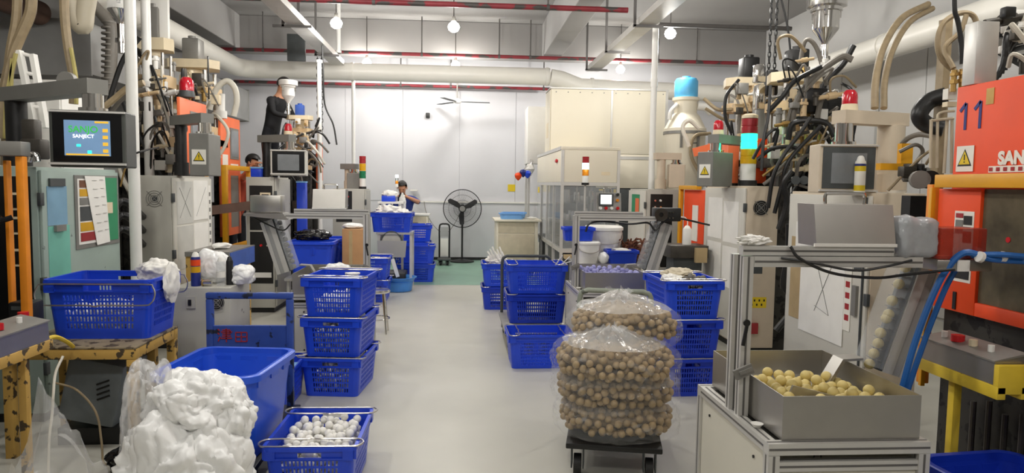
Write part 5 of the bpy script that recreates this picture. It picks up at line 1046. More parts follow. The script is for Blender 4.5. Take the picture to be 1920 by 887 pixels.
subpart(a11, dg, 'red_mark', 'red', lambda b: b.cyl((2.275, 2.72, 1.35), (2.272, 2.72, 1.35), .012, n=12))
for (y0, y1, z0, z1, m) in ((2.9, 3.02, 1.14, 1.46, 'signwhite'), (2.91, 2.96, 1.4, 1.44, 'ink'), (2.965, 3.01, 1.36, 1.42, 'greypaint'), (2.965, 3.01, 1.43, 1.45, 'inkred'), (2.91, 2.96, 1.32, 1.37, 'ink'), (2.91, 2.96, 1.24, 1.28, 'inkred'), (2.91, 3.01, 1.155, 1.2, 'ink')): bplate(a11, dg, 'notice' if m == 'signwhite' else 'notice_print', m, 2.26 if m == 'signwhite' else 2.257, y0, y1, z0, z1, 1, .002)
part(a11, 'yellow_rail', 'yellow', lambda b: b.box(2.22, 2.259, 1.9, 3.12, 1.565, 1.625, .004)); part(a11, 'rail_post', 'orangepaint', lambda b: b.box(2.27, 2.31, 3.2, 3.24, .6, 1.58, .004)); part(a11, 'rail_post', 'yellow', lambda b: b.box(2.24, 2.262, 3.16, 3.18, .6, 1.565, .002))
part(a11, 'dark_skirt', 'press', lambda b: b.box(2.31, 2.4, 2.05, 3.12, .0, .99)); part(a11, 'aluminium_column', 'alu', lambda b: b.box(at(1830, 0, 3.02).x, at(1872, 0, 3.02).x, 3.0, 3.08, 2.031, 2.31, .004))
part(a11, 'black_slot', 'black', lambda b: b.box(2.255, 2.2599, 2.98, 3.0, 1.01, 1.09), smooth=0)
for i in range(5): part(a11, 'hanging_rod', 'oily', lambda b: b.cyl((2.28, 2.5+.09*i, .1), (2.28, 2.5+.09*i, .62+.03*(i % 2)), .012, n=8))
hc = part(a11, 'cage_bar', 'creamdk', lambda b: b.tube([at(1745, 315, 3.5), at(1746, 232, 3.5), at(1750, 226, 3.5), at(1788, 222, 3.48)], .008, 8, 3)); part(a11, 'cage_bar', 'creamdk', lambda b: b.tube([at(1757, 315, 3.5), at(1758, 232, 3.5), at(1762, 212, 3.5), at(1790, 208, 3.48)], .007, 8, 3)); part(a11, 'cage_bar', 'creamdk', lambda b: b.tube([at(1770, 325, 3.5), at(1774, 260, 3.5), at(1776, 225, 3.5)], .008, 8, 3)); part(a11, 'cage_bar', 'creamdk', lambda b: b.tube([at(1784, 325, 3.5), at(1785, 225, 3.5)], .008, 8, 3))
part(a11, 'white_block', 'signwhite', lambda b: b.obox(at(1781, 177, 3.5), (.05, .04, .055))); part(a11, 'white_block', 'beigelt', lambda b: b.obox(at(1781, 196, 3.5), (.055, .04, .025)))
part(a11, 'rust_beam', 'hosetan', lambda b: b.box(at(1776, 0, 3.75).x-.02, at(1776, 0, 3.75).x+.02, 3.72, 3.78, 1.0, 2.5))
for i, (px, py) in enumerate(((1788, 150), (1803, 148))): pp = at(px, py, 3.45); part(a11, 'brass_fitting', 'brass', lambda b: b.cyl(pp-Vector((0, 0, .06)), pp+Vector((0, 0, .05)), .014, n=8).cyl(pp-Vector((0, 0, .02)), pp, .02, n=6).cyl(pp+Vector((0, 0, .02)), pp+Vector((0, 0, .035)), .02, n=6))
part(a11, 'hose', 'hosetan', lambda b: b.tube([at(1788, 128, 3.45), at(1772, 90, 3.5), at(1800, 60, 3.5), at(1812, 28, 3.5)], .013, 8, 6)); part(a11, 'hose', 'hoseblk', lambda b: b.tube([at(1804, 120, 3.45), at(1802, 80, 3.45), at(1796, 40, 3.45), at(1790, 20, 3.45), at(1789, -15, 3.45)], .012, 8, 6))
part(a11, 'coiled_hose', 'hosetan', lambda b: b.tube([at(1840+x_, y_, 3.55) for x_, y_ in ((-15, 142), (-45, 136), (-75, 110), (-82, 75), (-70, 42), (-40, 25), (-15, 30), (-8, 60), (-18, 95), (-35, 110))], .014, 8, 6))
part(a11, 'bellows_hose', 'hoseblk', lambda b: b.tube([at(1775, 178, 3.7), at(1742, 190, 3.75), at(1724, 215, 3.75), at(1738, 234, 3.75), at(1770, 240, 3.7)], .045, 12, 6)); part(a11, 'grey_hose', 'hosegrey', lambda b: b.tube([at(1692, 268, 4.2), at(1705, 258, 4.1), at(1725, 252, 4.0), at(1752, 256, 3.9)], .016, 8, 6))
for i in range(5): part(a11, 'hose', 'hoseblk', lambda b: b.tube([at(1865+i*6, 150-i*6, 3.4), at(1885, 120-10*i, 3.4), at(1900, 95-12*i, 3.45), at(1935, 85-10*i, 3.5)], .014, 8, 5))
part(a11, 'white_valve', 'signwhite', lambda b: b.lump(at(1905, 65, 3.42), (.06, .05, .035), 3, .2, 3, 3))
for i, (x_, y_) in enumerate(((1722, 337), (1740, 337))): part(a11, 'round_dial', 'greymet' if i == 0 else 'black', lambda b: b.cyl(at(x_, y_, 3.7), at(x_, y_, 3.7)+Vector((-.02, -.05, 0)), .05, n=20))
part(a11, 'terminal_block', 'black', lambda b: b.box(at(1748, 0, 3.72).x-.06, at(1748, 0, 3.72).x+.06, 3.72, 3.8, 1.15, 1.52))
for i in range(4): pp = at(1742+12*(i % 2), 363+20*(i//2), 3.71); part(a11, 'terminal_screw', 'chrome', lambda b: b.cyl(pp, pp-Vector((0, .02, 0)), .013, n=10))
part(a11, 'yellow_arm', 'yellow', lambda b: b.box(at(1668, 0, 4.0).x, at(1735, 0, 4.0).x, 4.0, 4.05, 1.67, 1.71).box(at(1706, 0, 4).x, at(1728, 0, 4).x, 4.0, 4.04, 1.711, 1.83))
a12 = press('injection press with black boxes and stainless hopper beside the bright red dome lamp', 1, 3.3, 6.75, 1.85, 1.0, seed=31, motor='black', hoses=12, hb=.34)
part(a12, 'black_box', 'black', lambda b: b.obox(at(1522, 190, 6.3), (.2, .2, .22), None, .01)); part(a12, 'black_box', 'black', lambda b: b.obox(at(1560, 205, 6.4), (.24, .2, .2), None, .01))
for i, px in enumerate((1482, 1510, 1535)):
    for j in range(6): pp = at(px+4*(j % 2), 195+22*j, 6.25+.1*i); part(a12, 'brass_union', 'brass' if j % 2 else 'beige', lambda b: b.cyl(pp-Vector((0, 0, .05)), pp+Vector((0, 0, .045)), .035-.008*(j % 3), n=10))
HS = [([(1405+80, 250), (1490, 200), (1520, 150), (1575, 108), (1598, 112)], .03, 'hosegrey', 6.2), ([(1478, 262), (1486, 232), (1520, 226), (1550, 232), (1565, 256)], .026, 'hoseblk', 6.1), ([(1430, 330), (1470, 300), (1510, 270), (1530, 250)], .012, 'brass', 6.0), ([(1440, 210), (1468, 180), (1490, 152), (1540, 125)], .022, 'hoseblk', 6.1), ([(1500, 120), (1508, 80), (1520, 76), (1535, 100), (1550, 160)], .02, 'hosegrey', 6.3), ([(1540, 205), (1545, 160), (1580, 120), (1600, 85)], .03, 'hoseblk', 6.4), ([(1440, 390), (1450, 330), (1470, 290), (1500, 250), (1520, 220)], .018, 'hoseblk', 5.95), ([(1452, 400), (1465, 350), (1480, 300), (1540, 235)], .018, 'hoseblk', 5.95), ([(1530, 250), (1534, 210), (1545, 180), (1570, 175)], .025, 'hosegrey', 6.2), ([(1420, 300), (1445, 280), (1480, 275), (1500, 282)], .018, 'hoseblk', 6.1), ([(1445, 160), (1440, 220), (1432, 260), (1428, 320)], .014, 'hoseblk', 6.1), ([(1460, 430), (1475, 380), (1470, 345), (1485, 320)], .025, 'hoseblk', 5.9), ([(1455, 620), (1500, 560), (1470, 540), (1478, 480), (1480, 420)], .03, 'hoseblk', 5.75)]
for pts, r, m, y in HS: part(a12, 'hose', m, lambda b: b.tube([at(a, c, y-.03*i) for i, (a, c) in enumerate(pts)], r, 9, 6))
for i, (px, py) in enumerate(((1492, 338), (1508, 338))): part(a12, 'black_dial', 'greydk', lambda b: b.cyl(at(px, py, 5.85), at(px, py, 5.8), .038, n=16))
a13 = press('injection press behind the glowing stack light with beige stepped casting', 1, 3.36, 8.05, 1.95, 1.05, seed=37, motor='black', hoses=7, hb=.34)
g13 = plate_guard(a13, 1, 2.95, 7.42, 8.2, 1.62, 2.08, 'orange2'); g14 = part(a12, 'orange_guard', 'orange', lambda b: b.box(at(1412, 0, 6.85).x, at(1450, 0, 6.85).x, 6.85, 6.9, 1.6, 2.05, .004)); part(a12, 'orange_guard', 'orange2', lambda b: b.box(at(1376, 0, 7.1).x, at(1397, 0, 7.1).x, 7.1, 7.14, 1.6, 2.02, .004))
part(a13, 'orange_bracket', 'orange2', lambda b: b.bar(at(1300, 286, 7.3), at(1338, 276, 7.3), .02, .09), smooth=0)
part(a13, 'front_guard', 'orange', lambda b: b.box(2.62, 2.65, 7.32, 8.0, .75, 1.52, .004)); part(a13, 'guard_print', 'signwhite', lambda b: b.box(2.612, 2.62, 7.5, 7.68, .95, 1.35), smooth=0); part(a13, 'yellow_post', 'yellow', lambda b: b.box(2.58, 2.62, 8.03, 8.1, .6, 1.56, .003).box(2.56, 2.62, 7.42, 8.029, 1.525, 1.57, .003))
part(a13, 'grey_column', 'galv', lambda b: b.box(at(1426, 0, 7.2).x, at(1444, 0, 7.2).x, 7.2, 7.3, 1.6, 2.62, .004))
part(a13, 'hose', 'hoseblk', lambda b: b.tube([at(1385, 150, 7.4), at(1362, 180, 7.3), at(1360, 220, 7.3), at(1372, 250, 7.3)], .018, 8, 6)); part(a13, 'hose', 'hosetan', lambda b: b.tube([at(1320, 185, 7.6), at(1345, 205, 7.5), at(1372, 205, 7.5)], .02, 8, 6)); part(a13, 'hose', 'hosewht', lambda b: b.tube([at(1292, 275, 7.9), at(1280, 240, 7.9), at(1292, 226, 7.9), at(1310, 240, 7.9)], .025, 8, 6))
t = thing('shelf_box', 'dark wooden tool box with a white squeeze bottle standing behind the right-hand crate stack', 'box', (2.35, 7.1, 0)); part(t, 'stand', 'greydk', lambda b: b.box(2.2, 2.5, 7.0, 7.25, 0, .82)); part(t, 'box', 'oily', lambda b: b.box(2.15, 2.55, 6.95, 7.3, .821, .95, .005)); part(t, 'wood_block', 'boardtan', lambda b: b.box(2.4, 2.52, 6.9, 6.949, .78, .93))
can('white squeeze bottle with a bent nozzle on the dark tool box', 2.36, 7.08, .951, .045, .2, 'white', 'white', name='squeeze_bottle'); part([o for o in bpy.data.objects if o.name == 'squeeze_bottle'][0], 'nozzle', 'white', lambda b: b.tube([(2.36, 7.08, 1.13), (2.36, 7.08, 1.2), (2.33, 7.08, 1.235), (2.29, 7.08, 1.24)], .006, 6, 4))
can('white and yellow spray can standing beside the grey screen', at(1631, 0, 4.26).x, 4.27, 1.531, .033, .235, 'signwhite', 'white', ((.05, .2, 'signyel'), (.58, .72, 'signyel'), (.72, .78, 'inkblue')))
tag(MB((at(1700, 0, 4.3).x, 4.3, 1.531)).lathe([(0, 1.531), (.05, 1.531), (.06, 1.55), (.05, 1.55), (0, 1.54)], (at(1700, 0, 4.3).x, 4.3, 0), 18).build('small_dish', 'white'), 'small white dish on the cream-grey cabinet behind the spray can', 'dish')
# hoses rising from the beige pendant, black cable tangle by the near cabinet
hose('thick brown hose rising from the beige pendant arm to the ceiling', [P(1640, 203, 4.48), P(1642, 150, 4.55), P(1656, 90, 4.7), P(1690, 35, 4.9), P(1740, 8, 5.1)], .024, 'hosetan', 'riser_hose', n=10)
hose('second brown hose rising beside it from the beige pendant arm', [P(1657, 203, 4.5), P(1659, 150, 4.6), P(1673, 95, 4.75), P(1705, 42, 4.95), P(1748, 16, 5.15)], .022, 'hosetan', 'riser_hose', n=10)
# ------------------------------------------------ valves, pipes and cables crowding the presses
def crowd(t, x0, x1, y0, y1, ya, yb, n, seed, mix=('beige', 'beigelt', 'greymet', 'oily', 'white', 'brass')):
    r_ = random.Random(seed)
    for i in range(n):
        c = at(r_.uniform(x0, x1), r_.uniform(y0, y1), r_.uniform(ya, yb)); k = r_.random(); m = r_.choice(mix); s = r_.uniform(.035, .085)
        if k < .3: part(t, 'valve_body', m, lambda b: b.obox(c, (s*1.3, s, s*r_.uniform(.8, 1.8)), None, .006))
        elif k < .5: part(t, 'pipe_stub', m, lambda b: b.cyl(c-Vector((0, 0, s)), c+Vector((0, 0, s)), s*.35, n=10).cyl(c+Vector((0, 0, s*.3)), c+Vector((0, 0, s*.6)), s*.55, n=6))
        elif k < .65: part(t, 'cross_pipe', m, lambda b: b.cyl(c-Vector((s*1.6, 0, s*.3)), c+Vector((s*1.6, 0, s*.3)), s*.25, n=10).cyl(c-Vector((s*.5, 0, s*.1)), c+Vector((s*.5, 0, s*.1)), s*.4, n=8))
        else:
            d = Vector((r_.uniform(-.25, .25), -.02, r_.uniform(-.3, .1))); q = c+Vector((r_.uniform(-.1, .1), -.05, r_.uniform(.05, .2)))
            part(t, 'cable', r_.choice(('hoseblk', 'hoseblk', 'hosegrey', 'hosewht', 'hosetan')), lambda b: b.tube([c, q, q+d*.5, c+d], r_.uniform(.007, .016), 6, 5))
crowd(a5, 266, 330, 110, 320, 7.42, 7.54, 44, 1); crowd(a6, 342, 408, 135, 190, 8.1, 8.3, 22, 2)
crowd(a12, 1446, 1560, 110, 335, 6.05, 6.3, 60, 3); crowd(a13, 1368, 1440, 165, 330, 7.35, 7.5, 26, 4); crowd(a7, 556, 592, 235, 345, 10.0, 10.1, 24, 5, ('greymet', 'oily', 'black', 'beige')); crowd(a11, 1690, 1745, 300, 345, 3.85, 3.95, 8, 6, ('black', 'greymet', 'oily')); crowd(a11, 1880, 1925, 20, 130, 3.3, 3.5, 12, 8, ('oily', 'white', 'beige', 'black'))
# ------------------------------------------------ hoppers, tank, chain
def hopper(label, x, y, z, r, m='chrome', glass=False, stem=.4):
    t = thing('material_hopper', label, 'hopper', (x, y, z))
    part(t, 'stem', 'chrome', lambda b: b.cyl((x, y, z), (x, y, z+stem*.5), r*.28, n=14).cyl((x, y, z+stem*.18), (x, y, z+stem*.25), r*.45, n=14))
    part(t, 'cone', m, lambda b: b.lathe([(r*.25, z+stem*.5), (r*.28, z+stem*.55), (r*.95, z+stem*.5+r*1.1), (r, z+stem*.5+r*1.2)], (x, y, 0), 24))
    part(t, 'drum', 'acrylic' if glass else m, lambda b: b.lathe([(r, z+stem*.5+r*1.2), (r, z+stem*.5+r*2.5), (r*1.18, z+stem*.5+r*2.55), (r*1.18, z+stem*.5+r*2.8), (r*1.5, z+stem*.5+r*2.9), (r*1.5, z+stem*.5+r*3.6), (r*1.3, z+stem*.5+r*3.7), (0, z+stem*.5+r*3.7)], (x, y, 0), 24))
    for a in range(3): part(t, 'clip', 'chrome', lambda b: b.obox((x+math.cos(a*2.1)*r*1.1, y+math.sin(a*2.1)*r*1.1-.0, z+stem*.5+r*2.5), (.025, .025, .09)))
p = at(1546, 95, 6.5); hopper('shiny stainless hopper high on the press beside the brown riser hoses', p.x, 6.5, 2.7, .12, stem=.45)
p = at(227, 85, 6.4); hopper('steel and glass hopper high behind the first white post', p.x, 6.4, 2.65, .1, glass=True, stem=.5)
p = at(541, 225, 9.9); hopper('small white hopper in front of the face of the person in black', p.x, 9.9, 2.48, .085, 'white', stem=.3)
t = thing('dust_collector', 'cream round tank with a light blue motor drum on top behind the red dome lamp', 'tank', (at(1292, 0, 9.8).x, 9.8, 0)); x, y = t.location.x, 9.8
part(t, 'leg_frame', 'cream', lambda b: b.box(x-.22, x-.18, y-.2, y-.16, 0, 1.5).box(x+.18, x+.22, y-.2, y-.16, 0, 1.5).box(x-.02, x+.02, y+.16, y+.2, 0, 1.5))
part(t, 'vessel', 'cream', lambda b: b.lathe([(0, 1.3), (.12, 1.3), (.29, 1.55), (.29, 2.32), (.3, 2.33), (.3, 2.38), (.28, 2.4), (.2, 2.56), (.16, 2.6), (.16, 2.76), (.19, 2.78), (.19, 2.82), (0, 2.82)], (x, y, 0), 28)); part(t, 'blue_motor', 'bluedrum', lambda b: b.lathe([(.16, 2.82), (.165, 2.84), (.165, 3.05), (.14, 3.09), (.06, 3.1), (.06, 3.12), (0, 3.12)], (x, y, 0), 24))
part(t, 'clamp_band', 'greymet', lambda b: b.cyl((x, y, 2.3), (x, y, 2.34), .305, n=28))
for i in (-1, 1): part(t, 'latch', 'greymet', lambda b: b.obox((x+.12*i-.02, y-.29, 2.22), (.03, .03, .24)))
part(t, 'sight_slot', 'greymet', lambda b: b.obox((x+.13, y-.27, 1.95), (.05, .05, .26))); part(t, 'white_elbow', 'white', lambda b: b.tube([(x+.14, y-.1, 2.7), (x+.26, y-.12, 2.68), (x+.34, y-.14, 2.6)], .06, 12, 5).tube([(x-.15, y-.1, 2.72), (x-.24, y-.1, 2.62), (x-.26, y-.1, 2.5)], .03, 8, 5)); part(t, 'nameplate', 'greypaint', lambda b: b.bar((x-.02, y-.292, 2.16), (x+.1, y-.28, 2.17), .02, .004, up=(0, -1, 0)), smooth=0)
part(t, 'hose', 'hosetan', lambda b: b.tube([(x+.2, y-.25, 2.65), (x+.45, y-.3, 2.5), (x+.6, y-.35, 2.48)], .022, 8, 6).tube([(x+.26, y-.32, 2.3), (x+.02, y-.36, 2.25), (x-.02, y-.36, 2.0), (x+.12, y-.36, 1.75), (x+.25, y-.36, 1.68)], .025, 8, 6))
def chain(label, x, y, z0, z1, lines=2):
    t = thing('chain_hoist', label, 'hoist', (x, y, z0))
    for l in range(lines):
        n = int((z1-z0)/.055)
        lk = MB((x, y, z0)); xo = x+(l-(lines-1)/2)*.06
        for i in range(n):
            a = i*.055; sy = i % 2
            pts = [(xo+(.014*math.cos(q) if sy else 0), y+(0 if sy else .014*math.cos(q)), z0+a+.036*math.sin(q)) for q in [k*math.pi/4 for k in range(8)]]
            lk.tube(pts, .006, 5, 1, closed=True)
        lk.build('chain', 'guardwire', t)
    return t
hx = at(1452, 0, 7.0).x; t = chain('chain hoist with a dark hook block hanging from the ceiling beside the grey column', hx, 7.0, 2.75, 3.62)
part(t, 'hoist_body', 'black', lambda b: b.cyl((hx-.1, 7.0, 3.68), (hx+.1, 7.0, 3.68), .1, n=18).box(hx-.05, hx+.05, 6.95, 7.05, 3.75, 4.49)); part(t, 'hook_block', 'black', lambda b: b.box(hx-.06, hx+.06, 6.95, 7.05, 2.5, 2.76, .02)); part(t, 'sling_rope', 'guardwire', lambda b: b.tube([(hx+.03, 7.0, 3.6), (hx+.15, 7.0, 3.2), (hx+.22, 7.0, 2.75)], .012, 6, 4)); part(t, 'load_chain', 'guardwire', lambda b: b.cyl((hx, 7.0, 2.2), (hx, 7.0, 2.5), .025, n=8)); part(t, 'steel_block', 'chrome', lambda b: b.box(hx-.2, hx-.1, 6.9, 7.0, 2.62, 2.8, .01)); part(t, 'steel_block', 'chrome', lambda b: b.box(hx-.18, hx-.1, 6.9, 7.0, 2.35, 2.6, .01))
hx = at(582, 0, 10.0).x; chain('thin chain hanging behind the hopper near the person in black', hx, 10.6, 2.3, 3.5); hose('black cable hanging from the ceiling beside the slim white post', [(hx+.06, 10.5, 3.545), (hx+.07, 10.5, 3.2), (hx+.09, 10.5, 2.7), (hx+.22, 10.45, 2.4), (hx+.28, 10.4, 2.1)], .012, 'hoseblk', 'hanging_cable', 'cable')
# ------------------------------------------------ upper-left hoses, ladder, panels
for i, (lb, pts, r) in enumerate((('tan lifting strap hanging at the far upper left', [(60, -10), (55, 30), (25, 100), (8, 180), (4, 260)], .035), ('second tan strap hanging beside it at the far upper left', [(33, -10), (30, 40), (18, 110), (14, 200), (10, 310)], .03), ('tan and yellow strap hanging beside the beige tube', [(120, -10), (122, 40), (128, 90), (138, 150), (138, 195)], .03))):
    t_ = hose(lb, [P(a, c, 5.0) for a, c in pts], r, 'hosetan', 'hanging_strap', 'strap'); 
    part(t_, 'yellow_edge', 'hosestrap', lambda b: b.tube([at(a+5, c, 4.965) for a, c in pts[2:]], .014, 6, 6))
hose('folded beige fabric tube hanging under the left-hand duct', [P(135, -10, 5.2), P(140, 30, 5.2), P(155, 50, 5.2), P(160, 20, 5.2), P(165, -10, 5.2)], .06, 'ductleft', 'fabric_tube', n=12)
b = MB(P(200, 100, 7.3)); pts = [Vector((-3.7, 7.3, 3.33))]+[at(a, c, 7.3) for a, c in ((204, 42), (210, 62), (209, 100), (207, 140), (204, 200))]; b.tube(pts, .055, 12, 8)
ch_ = b.build('corrugated_hose', 'hosegrey'); tag(ch_, 'grey corrugated hose coming down from the left-hand duct', 'hose')
for i in range(15): pa = pts[1].lerp(pts[-1], i/15); part(ch_, 'rib', 'hosegrey', lambda b: b.cyl(pa+Vector((0, 0, -.008)), pa+Vector((0, 0, .008)), .068, n=12))
t = thing('ladder', 'white ladder leaning among the machines at upper left', 'ladder', P(60, 230, 5.0))
a0, a1, b0, b1 = at(66, 240, 5.0), at(36, 95, 5.0), at(86, 240, 5.05), at(62, 102, 5.05); part(t, 'stile', 'white', lambda b: b.bar(a0, a1, .03, .05)); part(t, 'stile', 'white', lambda b: b.bar(b0, b1, .03, .05))
for f in (.05, .28, .5, .72, .97): part(t, 'rung', 'white', lambda b: b.cyl(a0.lerp(a1, f), b0.lerp(b1, f), .013, n=8))
t = thing('white_cupboard', 'white metal cupboard behind the lit screen pendant', 'cupboard', (-3.45, 5.8, 0)); part(t, 'carcass', 'white', lambda b: b.box(-3.85, -3.05, 5.6, 6.2, 0, 2.3, .006)); part(t, 'door', 'white', lambda b: b.box(-3.84, -3.06, 5.585, 5.599, .1, 2.28, .003))
tag(MB(P(120, 148, 4.7)).cyl(P(122, 150, 4.7), tuple(at(122, 150, 4.7)+Vector((0, .05, 0))), .055, n=20).build('round_gauge', 'greymet'), 'round grey gauge behind the arm of the lit screen pendant', 'gauge')
for i, (lb, pts, r, m) in enumerate((('thick brown hose sloping behind the first white post', [(190, 205), (215, 185), (240, 165), (270, 155)], .028, 'hosetan'), ('black hose sloping behind the first white post', [(200, 210), (212, 165), (232, 110), (262, 70)], .022, 'hoseblk'), ('lower dark hose sloping behind the first white post', [(205, 215), (225, 190), (245, 175), (275, 168)], .02, 'hosegrey'), ('orange cable drooping between the two grey cabinets', [(226, 350), (232, 325), (238, 310), (250, 300)], .008, 'brass'))): part(a5, 'hose', m, lambda b: b.tube([at(a, c, 6.2+.09*i) for a, c in pts], r, 8, 6))
for i in range(3): hose('thick black hose bundled low between the two grey cabinets', [P(214, 392+26*i, 5.8), P(228, 378+26*i, 5.85), P(245, 384+26*i, 5.95), P(272, 410+26*i, 6.6)], .03, 'hoseblk', 'black_hose', 'hose', 'black hoses between the grey cabinets')
part(a6, 'jacketed_pipe', 'hosewht', lambda b: b.tube([at(392, 205, 8.5), at(405, 168, 8.5), at(425, 152, 8.5), at(440, 165, 8.5), at(444, 190, 8.5), at(438, 218, 8.5)], .035, 10, 6))
part(a6, 'white_filter', 'white', lambda b: b.cyl(at(413, 222, 8.85), at(413, 176, 8.85), .055, n=16).cyl(at(413, 222, 8.85), at(413, 208, 8.85), .08, n=16))
hose('black cable tied across the two white posts', [P(246, 290, 5.55), P(262, 285, 5.55), P(280, 280, 5.7), P(297, 277, 6)], .008, 'hoseblk', 'black_cable', 'cable')
# wall panel frame at the top left
t = thing('window_box', 'tall white framed box with a dark slot hanging behind the second white post', 'box', P(300, 100, 7.9)); c = at(297, 40, 7.9); part(t, 'frame', 'white', lambda b: b.box(c.x-.12, c.x+.1, 7.9, 7.96, c.z-.22, c.z+.3, .01)); part(t, 'slot', 'greymet', lambda b: b.box(c.x-.06, c.x+.0, 7.89, 7.899, c.z-.15, c.z+.15)); part(t, 'hanger', 'greypipe', lambda b: b.cyl((c.x, 7.93, c.z+.3), (c.x, 7.93, 4.49), .012, n=6))
# ================================================================== FAR END: housing, fan, trolley cabinet, desk
t = thing('machine_housing', 'large cream machine housing with glazed front and aluminium frame at the far right', 'machine', (1.9, 11, 0))
for nm, m, bxs in (('upper_box', 'cream', (1.47, 3.42, 11.5, 12.15, 2.09, 3.14)), ('upper_side', 'cream', (1.455, 1.469, 11.52, 12.14, 2.1, 3.13)), ('lower_wall', 'cream', (2.2, 3.42, 11.5, 12.1, 1.52, 2.085)), ('dark_interior', 'greydk', (2.2, 3.42, 11.52, 12.1, .1, 1.519)), ('front_panel', 'cream', (1.41, 2.15, 9.5, 9.53, 1.6, 2.04)), ('side_panel', 'cream', (1.37, 1.4, 9.54, 12.5, 1.6, 2.04)), ('roof', 'cream', (1.37, 2.19, 9.5, 12.5, 2.041, 2.088)), ('rear_core', 'greydk', (1.6, 2.15, 11.0, 12.5, .3, 1.6)), ('floor_plate', 'greydk', (1.41, 2.15, 9.54, 12.5, .25, .68))):
    part(t, nm, m, lambda b: b.box(*bxs, .006))
part(t, 'seam_strip', 'alu', lambda b: b.box(2.47, 2.5, 11.49, 11.499, 2.09, 3.13)); part(t, 'top_edge', 'alu', lambda b: b.box(1.45, 3.44, 11.48, 12.16, 3.141, 3.165)); part(t, 'seam_strip', 'alu', lambda b: b.box(2.2, 3.42, 11.49, 11.499, 2.0, 2.05)); part(t, 'edge_strip', 'alu', lambda b: b.box(3.39, 3.43, 11.48, 11.499, .1, 3.14))
for x in (1.37, 2.15): part(t, 'frame_post', 'alu', lambda b: b.box(x, x+.04, 9.49, 9.531, .1, 2.04))
part(t, 'frame_rail', 'alu', lambda b: b.box(1.41, 2.15, 9.49, 9.531, 1.55, 1.6)); part(t, 'frame_rail', 'alu', lambda b: b.box(1.41, 2.15, 9.49, 9.531, .62, .68)); part(t, 'frame_rail', 'alu', lambda b: b.box(1.37, 1.41, 9.54, 12.5, 1.55, 1.6)); part(t, 'frame_rail', 'alu', lambda b: b.box(1.37, 1.41, 9.54, 12.5, .62, .68)); part(t, 'frame_rail', 'alu', lambda b: b.box(1.36, 1.4, 9.54, 12.5, 2.041, 2.09))
for y in (10.3, 11.1, 11.9): part(t, 'frame_post', 'alu', lambda b: b.box(1.37, 1.41, y, y+.04, .1, 1.55))
for y0, y1 in ((9.54, 10.3), (10.34, 11.1), (11.14, 11.9), (11.94, 12.5)): part(t, 'side_pane', 'glasspane', lambda b: b.box(1.38, 1.388, y0, y1, .68, 1.55), smooth=0)
part(t, 'front_pane', 'glasspane', lambda b: b.box(1.41, 2.15, 9.505, 9.512, .68, 1.55), smooth=0)
for sh, z in enumerate((.75, 1.05, 1.3)):
    part(t, 'inner_shelf', 'greydk', lambda b: b.box(1.45, 2.13, 9.7, 10.9, z-.02, z))
    r_ = random.Random(sh)
    for i in range(9): x = 1.5+.07*i; h = r_.uniform(.08, .2); part(t, 'inner_part', r_.choice(('steel', 'greydk', 'chrome', 'galv')), lambda b: b.box(x, x+.045, 9.75+r_.random()*.2, 10.1, z, z+h, .004))
for x in (1.62, 1.82, 2.02): part(t, 'inner_column', 'steel', lambda b: b.cyl((x, 9.66, .69), (x, 9.66, 1.54), .014, n=8))
part(t, 'foot_step', 'boardtan', lambda b: b.box(1.42, 1.75, 9.3, 9.48, .55, .6)); part(t, 'label_strip', 'beigelt', lambda b: b.box(1.93, 2.05, 9.495, 9.499, 1.7, 1.745), smooth=0); part(t, 'side_vent', 'beigelt', lambda b: b.box(1.45, 1.454, 11.7, 11.95, 2.35, 2.6), smooth=0)
part(t, 'red_handle', 'red', lambda b: b.lump((1.355, 9.9, 1.9), (.02, .08, .03), 2, .1, 2, 3)); part(t, 'yellow_label', 'signyel', lambda b: b.box(2.3, 2.4, 11.49, 11.499, 1.38, 1.5).box(2.55, 2.62, 11.49, 11.499, 1.38, 1.5), smooth=0); part(t, 'yellow_label', 'signyel', lambda b: b.box(1.366, 1.3695, 12.1, 12.35, 1.42, 1.52), smooth=0)
for i in range(10): part(t, 'panel_screw', 'greymet', lambda b: b.cyl((1.55+.2*i, 11.5, 3.09), (1.55+.2*i, 11.494, 3.09), .01, n=8))
t = thing('extraction_hood', 'tall narrow white hood on legs at the end wall above the balloons', 'hood', (1.3, 13.2, 0)); part(t, 'hood_box', 'white', lambda b: b.box(1.22, 1.75, 12.9, 13.5, 1.95, 3.0, .006)); part(t, 'leg', 'alu', lambda b: b.box(1.24, 1.28, 12.92, 12.96, 0, 1.95).box(1.7, 1.74, 12.92, 12.96, 0, 1.95)); part(t, 'leg', 'alu', lambda b: b.box(1.24, 1.28, 13.44, 13.48, 0, 1.95)); part(t, 'small_spout', 'white', lambda b: b.lathe([(.05, 1.95), (.09, 1.85), (.02, 1.72)], (1.28, 12.95, 0), 14))
for i, (dx, dz, m, lb) in enumerate(((-.02, .0, 'inkblue', 'dark blue balloon under the white hood'), (.06, -.02, 'crate', 'bright blue balloon under the white hood'), (-.11, -.06, 'orange', 'orange balloon under the white hood'))):
    p = at(983, 325, 12.7); b = MB((p.x+dx, 12.7, p.z+dz)); b.lathe([(0, -.075), (.012, -.07), (.05, -.03), (.07, .02), (.05, .06), (0, .075)], (p.x+dx, 12.7, p.z+dz), 14); tag(b.build('balloon', m), lb, 'balloon')
    hose('thin string of the %s balloon' % ('dark blue', 'bright blue', 'orange')[i], [(p.x+dx, 12.7, p.z+dz+.07), (1.27+.02*i, 12.82, p.z+.2), (1.27+.01*i, 12.93, p.z+.3)], .003, 'wire', 'balloon_string', 'string', n=5)
